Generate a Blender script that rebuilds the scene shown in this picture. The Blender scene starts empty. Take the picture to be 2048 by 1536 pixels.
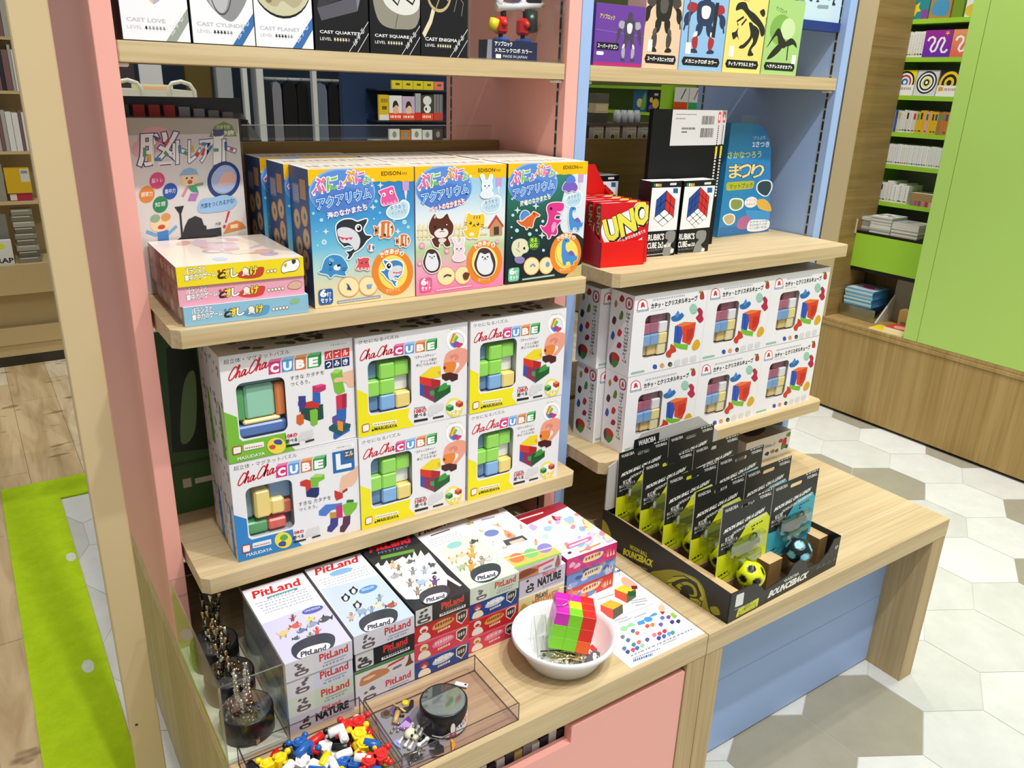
import bpy, math, random
from mathutils import Vector, Matrix, Euler
from math import pi, sin, cos, sqrt, hypot, atan2
random.seed(7)
SC = bpy.context.scene
COL = SC.collection
# ------------------------------------------------------------------ camera
cd = bpy.data.cameras.new('camera'); cam = bpy.data.objects.new('camera', cd); COL.objects.link(cam)
R0 = Vector((.83022, -.55654, .03149)); R1 = Vector((-.17003, -.30664, -.93652)); R2 = Vector((.53087, .77216, -.34921))
cam.matrix_world = Matrix(((R0.x, -R1.x, -R2.x, -1.0974), (R0.y, -R1.y, -R2.y, -.8673), (R0.z, -R1.z, -R2.z, 1.5217), (0, 0, 0, 1)))
cd.sensor_width = 36; cd.lens = 28.127; cd.clip_start = .02; cd.clip_end = 100
SC.camera = cam
# ------------------------------------------------------------------ world, lamps, exposure
W = bpy.data.worlds.new('world'); SC.world = W; W.use_nodes = True
W.node_tree.nodes['Background'].inputs[0].default_value = (1, .99, .97, 1)
W.node_tree.nodes['Background'].inputs[1].default_value = .39
vs = SC.view_settings
vs.view_transform = 'Standard'; vs.look = 'None'; vs.gamma = 1; vs.use_curve_mapping = False; vs.exposure = 0.0
SC.cycles.transparent_max_bounces = 48
def spot(name, loc, aim, power, size=75, blend=.5, rad=.05, c=(1, .985, .95)):
    l = bpy.data.lights.new(name, 'SPOT'); l.energy = power; l.spot_size = math.radians(size); l.spot_blend = blend
    l.shadow_soft_size = rad; l.color = c
    o = bpy.data.objects.new(name, l); COL.objects.link(o); o.location = loc
    o.rotation_euler = (Vector(aim) - Vector(loc)).to_track_quat('-Z', 'Y').to_euler(); return o
def area(name, loc, aim, power, sx, sy, c=(1, .985, .96)):
    l = bpy.data.lights.new(name, 'AREA'); l.energy = power; l.shape = 'RECTANGLE'; l.size = sx; l.size_y = sy; l.color = c
    o = bpy.data.objects.new(name, l); COL.objects.link(o); o.location = loc
    o.rotation_euler = (Vector(aim) - Vector(loc)).to_track_quat('-Z', 'Y').to_euler(); return o
spot('ceiling_spot', (-.8, -1.25, 4.4), (-.5, .4, .9), 225, 60)
spot('ceiling_spot', (.5, -1.25, 4.4), (.45, .4, .9), 225, 60)
spot('ceiling_spot', (.75, .02, 4.4), (.8, -.05, 0), 135, 62)
spot('ceiling_spot', (2.2, -.2, 4.4), (2.0, .2, 0), 84, 80)
spot('ceiling_spot', (-1.15, 2.8, 4.4), (-1.2, 2.6, 0), 140, 70)
spot('ceiling_spot', (1.5, .9, 4.4), (2.7, .9, .8), 335, 66)
spot('ceiling_spot', (.4, 2.8, 4.4), (.5, 3.3, .8), 100, 80)
area('ceiling_panel', (.3, -1.9, 4.4), (.3, -.2, .6), 58, 2.4, .7)
# ------------------------------------------------------------------ colour and materials
def lin(c): return c / 12.92 if c <= .04045 else ((c + .055) / 1.055) ** 2.4
def P(h):
    if not isinstance(h, str): return h
    h = h.lstrip('#')
    if len(h) == 3: h = ''.join(x * 2 for x in h)
    return tuple(lin(int(h[i:i + 2], 16) / 255) for i in (0, 2, 4)) + (1,)
def newmat(name):
    m = bpy.data.materials.new(name); m.use_nodes = True
    nt = m.node_tree; return m, nt, nt.nodes['Principled BSDF']
def node(nt, t, **kw):
    n = nt.nodes.new(t)
    for k, v in kw.items(): setattr(n, k, v)
    return n
def attrmat(name, rough=.4, spec=.5, metal=0, coat=0, bump=0):
    m, nt, b = newmat(name)
    a = node(nt, 'ShaderNodeAttribute', attribute_name='Col')
    nt.links.new(a.outputs[0], b.inputs['Base Color'])
    b.inputs['Roughness'].default_value = rough; b.inputs['Metallic'].default_value = metal
    b.inputs['Specular IOR Level'].default_value = spec; b.inputs['Coat Weight'].default_value = coat
    if bump:
        tc = node(nt, 'ShaderNodeTexCoord'); n = node(nt, 'ShaderNodeTexNoise'); n.inputs['Scale'].default_value = 900
        bp = node(nt, 'ShaderNodeBump'); bp.inputs['Strength'].default_value = bump; bp.inputs['Distance'].default_value = .0004
        nt.links.new(tc.outputs['Object'], n.inputs['Vector']); nt.links.new(n.outputs[0], bp.inputs['Height']); nt.links.new(bp.outputs[0], b.inputs['Normal'])
    return m
CARD = attrmat('printed_card', .38, .4)
GLOSS = attrmat('glossy_print', .2, .5)
MATTE = attrmat('matte_surface', .7, .3, bump=.25)
PLAS = attrmat('plastic', .28, .5)
METAL = attrmat('polished_metal', .16, .5, 1)
MIRROR = attrmat('mirror_black', .05, .8, .8, .3)
def film(name, tint=(1, 1, 1, 1), refl=.12, rough=.04):
    m, nt, b = newmat(name); nt.nodes.remove(b)
    out = nt.nodes['Material Output']; t = node(nt, 'ShaderNodeBsdfTransparent'); g = node(nt, 'ShaderNodeBsdfGlossy')
    t.inputs[0].default_value = tint; g.inputs['Roughness'].default_value = rough
    fr = node(nt, 'ShaderNodeLayerWeight'); fr.inputs[0].default_value = .5
    pw = node(nt, 'ShaderNodeMath', operation='POWER'); pw.inputs[1].default_value = 5; nt.links.new(fr.outputs['Facing'], pw.inputs[0])
    ml = node(nt, 'ShaderNodeMath', operation='MULTIPLY'); ml.inputs[1].default_value = .55; nt.links.new(pw.outputs[0], ml.inputs[0])
    ad = node(nt, 'ShaderNodeMath', operation='ADD'); ad.inputs[1].default_value = refl; ad.use_clamp = True
    mx = node(nt, 'ShaderNodeMixShader'); nt.links.new(ml.outputs[0], ad.inputs[0]); nt.links.new(ad.outputs[0], mx.inputs[0])
    nt.links.new(t.outputs[0], mx.inputs[1]); nt.links.new(g.outputs[0], mx.inputs[2]); nt.links.new(mx.outputs[0], out.inputs[0])
    return m
FILM = film('clear_film', (.97, .97, .97, 1), .03)
ACRYL = film('clear_acrylic', (.95, .965, .955, 1), .03)
ACEDGE = film('acrylic_edge', (.80, .84, .80, 1), .38, .25)
TRAYACR = film('smoky_acrylic', (.93, .9, .93, 1), .02)
TRAYEDGE = film('smoky_acrylic_edge', (.42, .38, .4, 1), .15, .2)
BLIST = film('blister_plastic', (.95, .96, .95, 1), .26, .1)
def wood(name, c1, c2, axis=0, scale=1.0, rough=.5, dark=None):
    m, nt, b = newmat(name)
    tc = node(nt, 'ShaderNodeTexCoord'); mp = node(nt, 'ShaderNodeMapping')
    s = [34 * scale] * 3; s[axis] = 1.6 * scale; mp.inputs['Scale'].default_value = s
    n = node(nt, 'ShaderNodeTexNoise'); n.inputs['Scale'].default_value = 1; n.inputs['Detail'].default_value = 5; n.inputs['Roughness'].default_value = .62; n.inputs['Distortion'].default_value = .6
    n2 = node(nt, 'ShaderNodeTexNoise'); n2.inputs['Scale'].default_value = 3.2; n2.inputs['Detail'].default_value = 3
    mp2 = node(nt, 'ShaderNodeMapping'); s2 = [70 * scale] * 3; s2[axis] = 1.1 * scale; mp2.inputs['Scale'].default_value = s2
    r = node(nt, 'ShaderNodeValToRGB'); e = r.color_ramp.elements
    e[0].position = .33; e[0].color = P(c1); e[1].position = .68; e[1].color = P(c2)
    mx = node(nt, 'ShaderNodeMix', data_type='RGBA', blend_type='MULTIPLY'); mx.inputs[0].default_value = .28
    r2 = node(nt, 'ShaderNodeValToRGB'); r2.color_ramp.elements[0].position = .35; r2.color_ramp.elements[0].color = (.55, .5, .42, 1); r2.color_ramp.elements[1].position = .6; r2.color_ramp.elements[1].color = (1, 1, 1, 1)
    L = nt.links.new
    L(tc.outputs['Object'], mp.inputs[0]); L(mp.outputs[0], n.inputs['Vector']); L(n.outputs[0], r.inputs[0])
    L(tc.outputs['Object'], mp2.inputs[0]); L(mp2.outputs[0], n2.inputs['Vector']); L(n2.outputs[0], r2.inputs[0])
    L(r.outputs[0], mx.inputs[6]); L(r2.outputs[0], mx.inputs[7]); L(mx.outputs[2], b.inputs['Base Color'])
    b.inputs['Roughness'].default_value = rough; b.inputs['Specular IOR Level'].default_value = .3
    return m
OAK_X = wood('pale_oak_along', '#c2aa7e', '#d6c29a', 0, .8)
OAK_Z = wood('pale_oak_upright', '#b39a6c', '#c8b084', 2, .8)
OAK_Y = wood('pale_oak_across', '#c0a878', '#d4bf94', 1, .8)
DARKOAK = wood('brown_oak_board', '#8f7340', '#a98c55', 0, .6)
PLINTHOAK = wood('honey_oak_plinth', '#a08249', '#b79a62', 2, .5)
def paint(name, h, rough=.45, bump=.15, scale=500):
    m, nt, b = newmat(name); b.inputs['Base Color'].default_value = P(h); b.inputs['Roughness'].default_value = rough
    b.inputs['Specular IOR Level'].default_value = .35
    tc = node(nt, 'ShaderNodeTexCoord'); n = node(nt, 'ShaderNodeTexNoise'); n.inputs['Scale'].default_value = scale
    bp = node(nt, 'ShaderNodeBump'); bp.inputs['Strength'].default_value = bump; bp.inputs['Distance'].default_value = .0005
    nt.links.new(tc.outputs['Object'], n.inputs['Vector']); nt.links.new(n.outputs[0], bp.inputs['Height']); nt.links.new(bp.outputs[0], b.inputs['Normal'])
    return m
PINK = paint('pink_paint', '#f0ada1'); BLUE = paint('blue_paint', '#9cb7e2'); BEIGE = paint('beige_paint', '#d2bd92', .5)
GREEN = paint('lime_paint', '#b2d66a', .4); GREENB = paint('lime_shelf_paint', '#a3d43c', .4)
# ------------------------------------------------------------------ mesh builder
class MB:
    def __init__(s): s.v = []; s.f = []; s.c = []; s.m = []; s.mats = []; s.cur = 0; s.sm = []; s.smooth = False
    def mat(s, m):
        if m not in s.mats: s.mats.append(m)
        s.cur = s.mats.index(m); return s
    def add(s, vs, fs, col):
        o = len(s.v); s.v += [tuple(v) for v in vs]
        cl = P(col) if not isinstance(col, list) else None
        for f in fs:
            s.f.append([o + i for i in f]); s.m.append(s.cur); s.sm.append(s.smooth)
            s.c.append([cl] * len(f) if cl else [P(col[i]) for i in f])
        return s
    def box(s, x0, x1, y0, y1, z0, z1, col, skip='', cols={}):
        vs = [(x, y, z) for z in (z0, z1) for y in (y0, y1) for x in (x0, x1)]
        F = {'b': (0, 2, 3, 1), 't': (4, 5, 7, 6), 'f': (0, 1, 5, 4), 'k': (2, 6, 7, 3), 'l': (0, 4, 6, 2), 'r': (1, 3, 7, 5)}
        for k, f in F.items():
            if k not in skip: s.add([vs[i] for i in f], [(0, 1, 2, 3)], cols.get(k, col))
        return s
    def bbox(s, x0, x1, y0, y1, z0, z1, col, b=.002):
        # bevelled box
        X = (x0, x0 + b, x1 - b, x1); Y = (y0, y0 + b, y1 - b, y1); Z = (z0, z0 + b, z1 - b, z1)
        import itertools
        pts = {}
        def p(i, j, k):
            return (X[i], Y[j], Z[k])
        q = []
        for a, (i0, i1) in enumerate([(0, 0), (3, 3)]):
            i = i0
            q.append([p(i, 1, 1), p(i, 2, 1), p(i, 2, 2), p(i, 1, 2)]); q.append([p(1, i, 1), p(2, i, 1), p(2, i, 2), p(1, i, 2)]); q.append([p(1, 1, i), p(2, 1, i), p(2, 2, i), p(1, 2, i)])
        for i in (0, 3):
            ii = 1 if i == 0 else 2
            for j in (0, 3):
                jj = 1 if j == 0 else 2
                q.append([p(i, jj, 1), p(i, jj, 2), p(ii, j, 2), p(ii, j, 1)]); q.append([p(i, 1, jj), p(i, 2, jj), p(ii, 2, j), p(ii, 1, j)]); q.append([p(1, i, jj), p(2, i, jj), p(2, ii, j), p(1, ii, j)])
                for k in (0, 3):
                    kk = 1 if k == 0 else 2
                    q.append([p(i, jj, kk), p(ii, j, kk), p(ii, jj, k)])
        c = Vector(((x0 + x1) / 2, (y0 + y1) / 2, (z0 + z1) / 2))
        for f in q:
            n = (Vector(f[1]) - Vector(f[0])).cross(Vector(f[2]) - Vector(f[0]))
            m = sum((Vector(t) for t in f), Vector()) / len(f)
            if n.dot(m - c) < 0: f = f[::-1]
            s.add(f, [tuple(range(len(f)))], col)
        return s
    def prism(s, pts, ax, a0, a1, col, cap=None):
        # extrude 2D polygon pts along axis ax; other axes in order
        o = [i for i in range(3) if i != ax]
        def mk(p, a):
            r = [0, 0, 0]; r[o[0]] = p[0]; r[o[1]] = p[1]; r[ax] = a; return r
        n = len(pts)
        area2 = sum(pts[i][0] * pts[(i + 1) % n][1] - pts[(i + 1) % n][0] * pts[i][1] for i in range(n))
        if (area2 < 0) != (ax == 1): pts = pts[::-1]
        vs = [mk(p, a0) for p in pts] + [mk(p, a1) for p in pts]
        s.add(vs, [tuple(range(n))[::-1], tuple(range(n, 2 * n))], cap or col)
        s.add(vs, [(i, (i + 1) % n, n + (i + 1) % n, n + i) for i in range(n)], col)
        return s
    def lathe(s, prof, col, n=32, c=(0, 0, 0), close=False):
        vs = []; fs = []; cols = []
        for k, (r, z) in enumerate(prof):
            for i in range(n): vs.append((c[0] + r * cos(2 * pi * i / n), c[1] + r * sin(2 * pi * i / n), c[2] + z))
        for k in range(len(prof) - 1):
            cc = col[k] if isinstance(col, list) else col
            s.add([], [], '#fff')
            o = len(s.v) if k == 0 else o
            if k == 0: s.v += vs
            for i in range(n):
                j = (i + 1) % n
                s.f.append([o + k * n + i, o + k * n + j, o + (k + 1) * n + j, o + (k + 1) * n + i]); s.m.append(s.cur); s.sm.append(True); s.c.append([P(cc)] * 4)
        return s
    def tube(s, pts, r, col, n=8, cap=True):
        pts = [Vector(p) for p in pts]; rr = r if isinstance(r, (list, tuple)) else [r] * len(pts)
        vs = []; up = None
        for i, p in enumerate(pts):
            t = (pts[min(i + 1, len(pts) - 1)] - pts[max(i - 1, 0)]).normalized()
            if up is None:
                up = t.orthogonal().normalized()
            up = (up - t * up.dot(t)).normalized(); b = t.cross(up)
            for k in range(n): vs.append(p + (up * cos(2 * pi * k / n) + b * sin(2 * pi * k / n)) * rr[i])
        fs = [(i * n + k, i * n + (k + 1) % n, (i + 1) * n + (k + 1) % n, (i + 1) * n + k) for i in range(len(pts) - 1) for k in range(n)]
        if cap: fs += [tuple(range(n))[::-1], tuple(range((len(pts) - 1) * n, len(pts) * n))]
        sv = s.smooth; s.smooth = True; s.add(vs, fs, col); s.smooth = sv; return s
    def ball(s, c, r, col, nu=14, nv=9, sc=(1, 1, 1)):
        vs = []; fs = []
        for j in range(nv + 1):
            th = pi * j / nv
            for i in range(nu): ph = 2 * pi * i / nu; vs.append((c[0] + r * sc[0] * sin(th) * cos(ph), c[1] + r * sc[1] * sin(th) * sin(ph), c[2] - r * sc[2] * cos(th)))
        for j in range(nv):
            for i in range(nu): k = (i + 1) % nu; fs.append((j * nu + i, j * nu + k, (j + 1) * nu + k, (j + 1) * nu + i))
        sv = s.smooth; s.smooth = True; s.add(vs, fs, col); s.smooth = sv; return s
    def move(s, M, start=0):
        for i in range(start, len(s.v)): s.v[i] = tuple(M @ Vector(s.v[i]))
        return s
    def build(s, name, mat=None, parent=None, loc=None, rz=0):
        me = bpy.data.meshes.new(name); me.from_pydata(s.v, [], s.f)
        if mat: me.materials.append(mat)
        for m in s.mats: me.materials.append(m) if not mat else None
        if not mat: me.polygons.foreach_set('material_index', s.m)
        me.polygons.foreach_set('use_smooth', s.sm)
        at = me.attributes.new('Col', 'FLOAT_COLOR', 'CORNER')
        at.data.foreach_set('color', [x for f in s.c for c in f for x in c])
        me.update()
        o = bpy.data.objects.new(name, me); COL.objects.link(o)
        if parent: o.parent = parent
        if loc: o.location = loc
        if rz: o.rotation_euler = (0, 0, rz)
        return o
def tag(o, label, cat, group=None):
    o['label'] = label; o['category'] = cat
    if group: o['group'] = group
    return o
def struct(o): o['kind'] = 'structure'; return o
def thing(name, label, cat, loc=(0, 0, 0), rz=0, group=None):
    o = bpy.data.objects.new(name, None); COL.objects.link(o); o.empty_display_size = .02
    o.location = loc; o.rotation_euler = (0, 0, rz); return tag(o, label, cat, group)
def dup(o, loc, rz=None, label=None, group=None):
    kids = list(o.children)
    c = o.copy(); COL.objects.link(c); c.location = loc
    if rz is not None: c.rotation_euler = (0, 0, rz)
    if label: c['label'] = label
    if group: c['group'] = group
    def rec(src, dst):
        for ch in list(src.children):
            if ch.get('category'): continue
            k = ch.copy(); COL.objects.link(k); k.parent = dst; rec(ch, k)
    rec(o, c); return c
# ------------------------------------------------------------------ flat printing on faces
_TC = {}
_tcu = bpy.data.curves.new('lettering', 'FONT'); _tob = bpy.data.objects.new('lettering', _tcu); COL.objects.link(_tob)
def textmesh(t, bold=0):
    k = (t, bold)
    if k in _TC: return _TC[k]
    _tcu.body = t; _tcu.resolution_u = 2; _tcu.offset = bold
    bpy.context.view_layer.update()
    dg = bpy.context.evaluated_depsgraph_get(); ev = _tob.evaluated_get(dg); me = ev.to_mesh()
    vs = [(v.co.x, v.co.y) for v in me.vertices]; fs = [tuple(p.vertices) for p in me.polygons]
    ev.to_mesh_clear()
    if bold == 0:
        x0 = min(v[0] for v in vs); x1 = max(v[0] for v in vs); y0 = min(v[1] for v in vs); y1 = max(v[1] for v in vs)
        bb = (x0, y0, max(x1 - x0, 1e-3), max(y1 - y0, 1e-3))
    else: bb = textmesh(t, 0)[2]
    if bold == 0: _TC[k] = (vs, fs, bb)
    else: _TC[k] = (vs, fs, bb)
    return _TC[k]
def homog(src, dst):
    # solve 8 unknowns
    A = []; B = []
    for (x, y), (u, v) in zip(src, dst):
        A.append([x, y, 1, 0, 0, 0, -u * x, -u * y]); B.append(u); A.append([0, 0, 0, x, y, 1, -v * x, -v * y]); B.append(v)
    n = 8
    for i in range(n):
        p = max(range(i, n), key=lambda r: abs(A[r][i])); A[i], A[p] = A[p], A[i]; B[i], B[p] = B[p], B[i]
        for r in range(n):
            if r != i:
                f = A[r][i] / A[i][i]
                if f:
                    A[r] = [a - f * b for a, b in zip(A[r], A[i])]; B[r] -= f * B[i]
    h = [B[i] / A[i][i] for i in range(n)]
    return lambda x, y: ((h[0] * x + h[1] * y + h[2]) / (h[6] * x + h[7] * y + 1), (h[3] * x + h[4] * y + h[5]) / (h[6] * x + h[7] * y + 1))
def smoothloop(pts, n=5):
    out = []; L = len(pts)
    for i in range(L):
        p0, p1, p2, p3 = pts[i - 1], pts[i], pts[(i + 1) % L], pts[(i + 2) % L]
        for k in range(n):
            t = k / n
            out.append(tuple(.5 * (2 * b + (c - a) * t + (2 * a - 5 * b + 4 * c - d) * t * t + (3 * b - a - 3 * c + d) * t ** 3) for a, b, c, d in zip(p0, p1, p2, p3)))
    return out
class Art:
    E = .000012
    def __init__(s, mb, O, U, V, N): s.mb = mb; s.O = Vector(O); s.U = Vector(U); s.V = Vector(V); s.N = Vector(N); s.k = 1; s.T = lambda x, y: (x, y); s.ups = (0, 1); s.clip = True
    def ref(s, tl, tr, br, bl, sub=(0, 0, 1, 1)):
        a, b, c, d = sub
        s.T = homog([tl, tr, br, bl], [(a, d), (c, d), (c, b), (a, b)]); return s
    def unit(s): s.T = lambda x, y: (x, y); return s
    def p3(s, u, v, k):
        if s.clip: u = min(max(u, 0), 1); v = min(max(v, 0), 1)
        return s.O + s.U * u + s.V * v + s.N * (s.E * k)
    def _emit(s, uv, col, fs=None):
        n = len(uv)
        if fs is None:
            a2 = sum(uv[i][0] * uv[(i + 1) % n][1] - uv[(i + 1) % n][0] * uv[i][1] for i in range(n))
            if a2 < 0:
                uv = uv[::-1]
                if isinstance(col, list): col = col[::-1]
            fs = [tuple(range(n))]
        s.mb.add([s.p3(u, v, s.k) for u, v in uv], fs, col)
    def poly(s, col, pts, smooth=False, up=True):
        if smooth: pts = smoothloop(pts)
        s._emit([s.T(*p) for p in pts], col)
        if up: s.k += 1
        return s
    def blob(s, col, pts, halo=None, hw=8):
        pts = smoothloop(pts)
        if halo:
            n = len(pts); a2 = sum(pts[i][0] * pts[(i + 1) % n][1] - pts[(i + 1) % n][0] * pts[i][1] for i in range(n)); sg = 1 if a2 > 0 else -1
            q = []
            for i in range(n):
                dx = pts[(i + 1) % n][0] - pts[i - 1][0]; dy = pts[(i + 1) % n][1] - pts[i - 1][1]; l = hypot(dx, dy) or 1
                q.append((pts[i][0] + sg * dy / l * hw, pts[i][1] - sg * dx / l * hw))
            s.poly(halo, q)
        return s.poly(col, pts)
    def ell(s, col, cx, cy, rx, ry=None, rot=0, n=28):
        ry = rx if ry is None else ry; c, d = cos(rot), sin(rot)
        return s.poly(col, [(cx + rx * cos(2 * pi * i / n) * c - ry * sin(2 * pi * i / n) * d, cy + rx * cos(2 * pi * i / n) * d + ry * sin(2 * pi * i / n) * c) for i in range(n)])
    def ring(s, col, cx, cy, rx, ry, w, n=32):
        uv = []
        for i in range(n):
            a = 2 * pi * i / n; uv += [s.T(cx + rx * cos(a), cy + ry * sin(a)), s.T(cx + (rx - w) * cos(a), cy + (ry - w) * sin(a))]
        s._emit(uv, col, [(2 * i, 2 * i + 1, (2 * i + 3) % (2 * n), (2 * i + 2) % (2 * n)) for i in range(n)]); s.k += 1; return s
    def rect(s, col, x0, y0, x1, y1): return s.poly(col, [(x0, y0), (x1, y0), (x1, y1), (x0, y1)])
    def rrect(s, col, q, r=.25, n=4):
        # q: four corner points in order; r fraction of the sides
        out = []
        for i in range(4):
            p, a, b = Vector(q[i]), Vector(q[i - 1]), Vector(q[(i + 1) % 4])
            m = min((a - p).length, (b - p).length) * r
            s0 = p + (a - p).normalized() * m; s1 = p + (b - p).normalized() * m
            for k in range(n + 1):
                t = k / n; out.append(tuple((1 - t) ** 2 * s0 + 2 * t * (1 - t) * p + t * t * s1))
        return s.poly(col, out)
    def line(s, col, pts, w):
        L = []; Rr = []
        for i, p in enumerate(pts):
            a = pts[max(i - 1, 0)]; b = pts[min(i + 1, len(pts) - 1)]
            dx, dy = b[0] - a[0], b[1] - a[1]; l = hypot(dx, dy) or 1
            L.append((p[0] - dy / l * w / 2, p[1] + dx / l * w / 2)); Rr.append((p[0] + dy / l * w / 2, p[1] - dx / l * w / 2))
        uv = [s.T(*p) for p in L + Rr]; n = len(pts)
        fs = [(i, i + 1, n + i + 1, n + i) for i in range(n - 1)]
        s._emit(uv, col, fs); s.k += 1; return s
    def star(s, col, cx, cy, r, k=.45, n=5, rot=0):
        return s.poly(col, [(cx + (r if i % 2 == 0 else r * k) * sin(pi * i / n + rot), cy - (r if i % 2 == 0 else r * k) * cos(pi * i / n + rot)) for i in range(2 * n)])
    def grad(s, cols, n=None):
        # vertical print gradient over the whole face: [(v,color),...]
        for (v0, c0), (v1, c1) in zip(cols, cols[1:]):
            s.mb.add([s.p3(0, v0, s.k), s.p3(1, v0, s.k), s.p3(1, v1, s.k), s.p3(0, v1, s.k)], [(0, 1, 2, 3)], [c0, c0, c1, c1])
        s.k += 1; return s
    def text(s, t, bl, br, tl, col, out=None, ow=.06, bold=0, shear=0, oc=None):
        uo = Vector(s.T(*bl)); ud = Vector(s.T(*br)) - uo; vd = Vector(s.T(*tl)) - uo
        def put(bd, cc):
            vs, fs, (x0, y0, w, h) = textmesh(t, bd)
            uv = [uo + ud * ((x - x0) / w) + (vd + ud * shear * .0) * ((y - y0) / h) + ud.normalized() * (shear * vd.length * (y - y0) / h) for x, y in vs]
            # keep winding
            cr = ud.x * vd.y - ud.y * vd.x
            s.mb.add([s.p3(p[0], p[1], s.k) for p in uv], fs if cr > 0 else [f[::-1] for f in fs], cc); s.k += 1
        if oc: put(ow * 1.9, oc)
        if out: put(ow, out)
        put(bold, col); return s
    def scrib(s, col, bl, br, tl, n=6, gap=.35, seed=1):
        # row of tiny unreadable print marks
        rnd = random.Random(seed); x = 0
        B = Vector(bl); D = Vector(br) - B; Hh = Vector(tl) - B
        t = 0; uv = []; fs = []
        while t < 1:
            w = rnd.uniform(.5, 1.2) / n; g = w * gap; e = min(t + w - g, 1)
            q = [B + D * t, B + D * e, B + D * e + Hh, B + D * t + Hh]; o = len(uv); uv += [s.T(*p) for p in q]; fs.append((o, o + 1, o + 2, o + 3)); t += w
        s._emit(uv, col, fs); s.k += 1; return s
def faces(mb, w, d, h):
    return {'f': Art(mb, (0, 0, 0), (w, 0, 0), (0, 0, h), (0, -1, 0)), 't': Art(mb, (0, 0, h), (w, 0, 0), (0, d, 0), (0, 0, 1)),
            'l': Art(mb, (0, d, 0), (0, -d, 0), (0, 0, h), (-1, 0, 0)), 'r': Art(mb, (w, 0, 0), (0, d, 0), (0, 0, h), (1, 0, 0))}
# ================================================================== the setting
def hexfloor():
    mb = MB().mat(MATTE); rnd = random.Random(3)
    cx0, cy0, dx, dy, s = .645, -.019, .2876, .2493, .166
    dark = [(.645, -.019), (1.933, .749), (2.22, .25), (1.79, -.019), (2.508, 1.25), (2.508, .749), (.357, -.019), (1.79, 1.0), (-.9, 1.5)]
    cols = ['#dadbd6', '#d6d6d0', '#e0e1dd', '#d0d1cb', '#dddeda', '#d8d8d3']
    for j in range(-7, 10):
        for i in range(-8, 11):
            x = cx0 + (i + (.5 if j % 2 else 0)) * dx; y = cy0 + j * dy
            c = '#a09b8a' if any(hypot(x - a, y - b) < .13 for a, b in dark) else rnd.choice(cols)
            pts = [(x + (s - .0012) * sin(pi / 3 * k), y + (s - .0012) * cos(pi / 3 * k)) for k in range(6)]
            pts = [(min(max(px, -.98), 3.2), min(max(py, -1.7), 2.29)) for px, py in pts]
            if max(p[0] for p in pts) - min(p[0] for p in pts) < .01 or max(p[1] for p in pts) - min(p[1] for p in pts) < .01: continue
            mb.add([(px, py, 0) for px, py in pts[::-1]], [tuple(range(6))], c)
    mb.box(-.98, 3.2, -1.7, 2.29, -.05, -.0008, '#c9c8bf', 'b')
    return struct(mb.build('floor'))
hexm, nt, b = newmat('stone_tile')
a_ = node(nt, 'ShaderNodeAttribute', attribute_name='Col'); tc_ = node(nt, 'ShaderNodeTexCoord'); n_ = node(nt, 'ShaderNodeTexNoise'); n_.inputs['Scale'].default_value = 9; n_.inputs['Detail'].default_value = 8; n_.inputs['Roughness'].default_value = .7
r_ = node(nt, 'ShaderNodeValToRGB'); r_.color_ramp.elements[0].position = .3; r_.color_ramp.elements[0].color = (.86, .86, .85, 1); r_.color_ramp.elements[1].position = .7
m_ = node(nt, 'ShaderNodeMix', data_type='RGBA', blend_type='MULTIPLY'); m_.inputs[0].default_value = 1
nt.links.new(tc_.outputs['Object'], n_.inputs['Vector']); nt.links.new(n_.outputs[0], r_.inputs[0]); nt.links.new(a_.outputs[0], m_.inputs[6]); nt.links.new(r_.outputs[0], m_.inputs[7]); nt.links.new(m_.outputs[2], b.inputs['Base Color'])
b.inputs['Roughness'].default_value = .38; b.inputs['Specular IOR Level'].default_value = .35
f_ = hexfloor(); f_.data.materials.clear(); f_.data.materials.append(hexm)
# plank floor
plk, nt, b = newmat('vinyl_plank')
a_ = node(nt, 'ShaderNodeAttribute', attribute_name='Col'); tc_ = node(nt, 'ShaderNodeTexCoord'); mp_ = node(nt, 'ShaderNodeMapping'); mp_.inputs['Scale'].default_value = (16, 2.2, 1)
n_ = node(nt, 'ShaderNodeTexNoise'); n_.inputs['Scale'].default_value = 1; n_.inputs['Detail'].default_value = 6; n_.inputs['Distortion'].default_value = 1.2
r_ = node(nt, 'ShaderNodeValToRGB'); r_.color_ramp.elements[0].position = .28; r_.color_ramp.elements[0].color = (.62, .54, .42, 1); r_.color_ramp.elements[1].position = .6; r_.color_ramp.elements[1].color = (1, 1, 1, 1)
m_ = node(nt, 'ShaderNodeMix', data_type='RGBA', blend_type='MULTIPLY'); m_.inputs[0].default_value = .9
k_ = node(nt, 'ShaderNodeTexNoise'); k_.inputs['Scale'].default_value = 3.2; mk_ = node(nt, 'ShaderNodeMapping'); mk_.inputs['Scale'].default_value = (2.2, 4.0, 1)
rk_ = node(nt, 'ShaderNodeValToRGB'); rk_.color_ramp.elements[0].position = .3; rk_.color_ramp.elements[0].color = (.35, .27, .18, 1); rk_.color_ramp.elements[1].position = .36; rk_.color_ramp.elements[1].color = (1, 1, 1, 1)
m2_ = node(nt, 'ShaderNodeMix', data_type='RGBA', blend_type='MULTIPLY'); m2_.inputs[0].default_value = .8
L = nt.links.new
L(tc_.outputs['Object'], mp_.inputs[0]); L(mp_.outputs[0], n_.inputs['Vector']); L(n_.outputs[0], r_.inputs[0]); L(a_.outputs[0], m_.inputs[6]); L(r_.outputs[0], m_.inputs[7])
L(tc_.outputs['Object'], mk_.inputs[0]); L(mk_.outputs[0], k_.inputs['Vector']); L(k_.outputs[0], rk_.inputs[0]); L(m_.outputs[2], m2_.inputs[6]); L(rk_.outputs[0], m2_.inputs[7]); L(m2_.outputs[2], b.inputs['Base Color'])
b.inputs['Roughness'].default_value = .45
mb = MB().mat(plk); rnd = random.Random(5)
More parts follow.
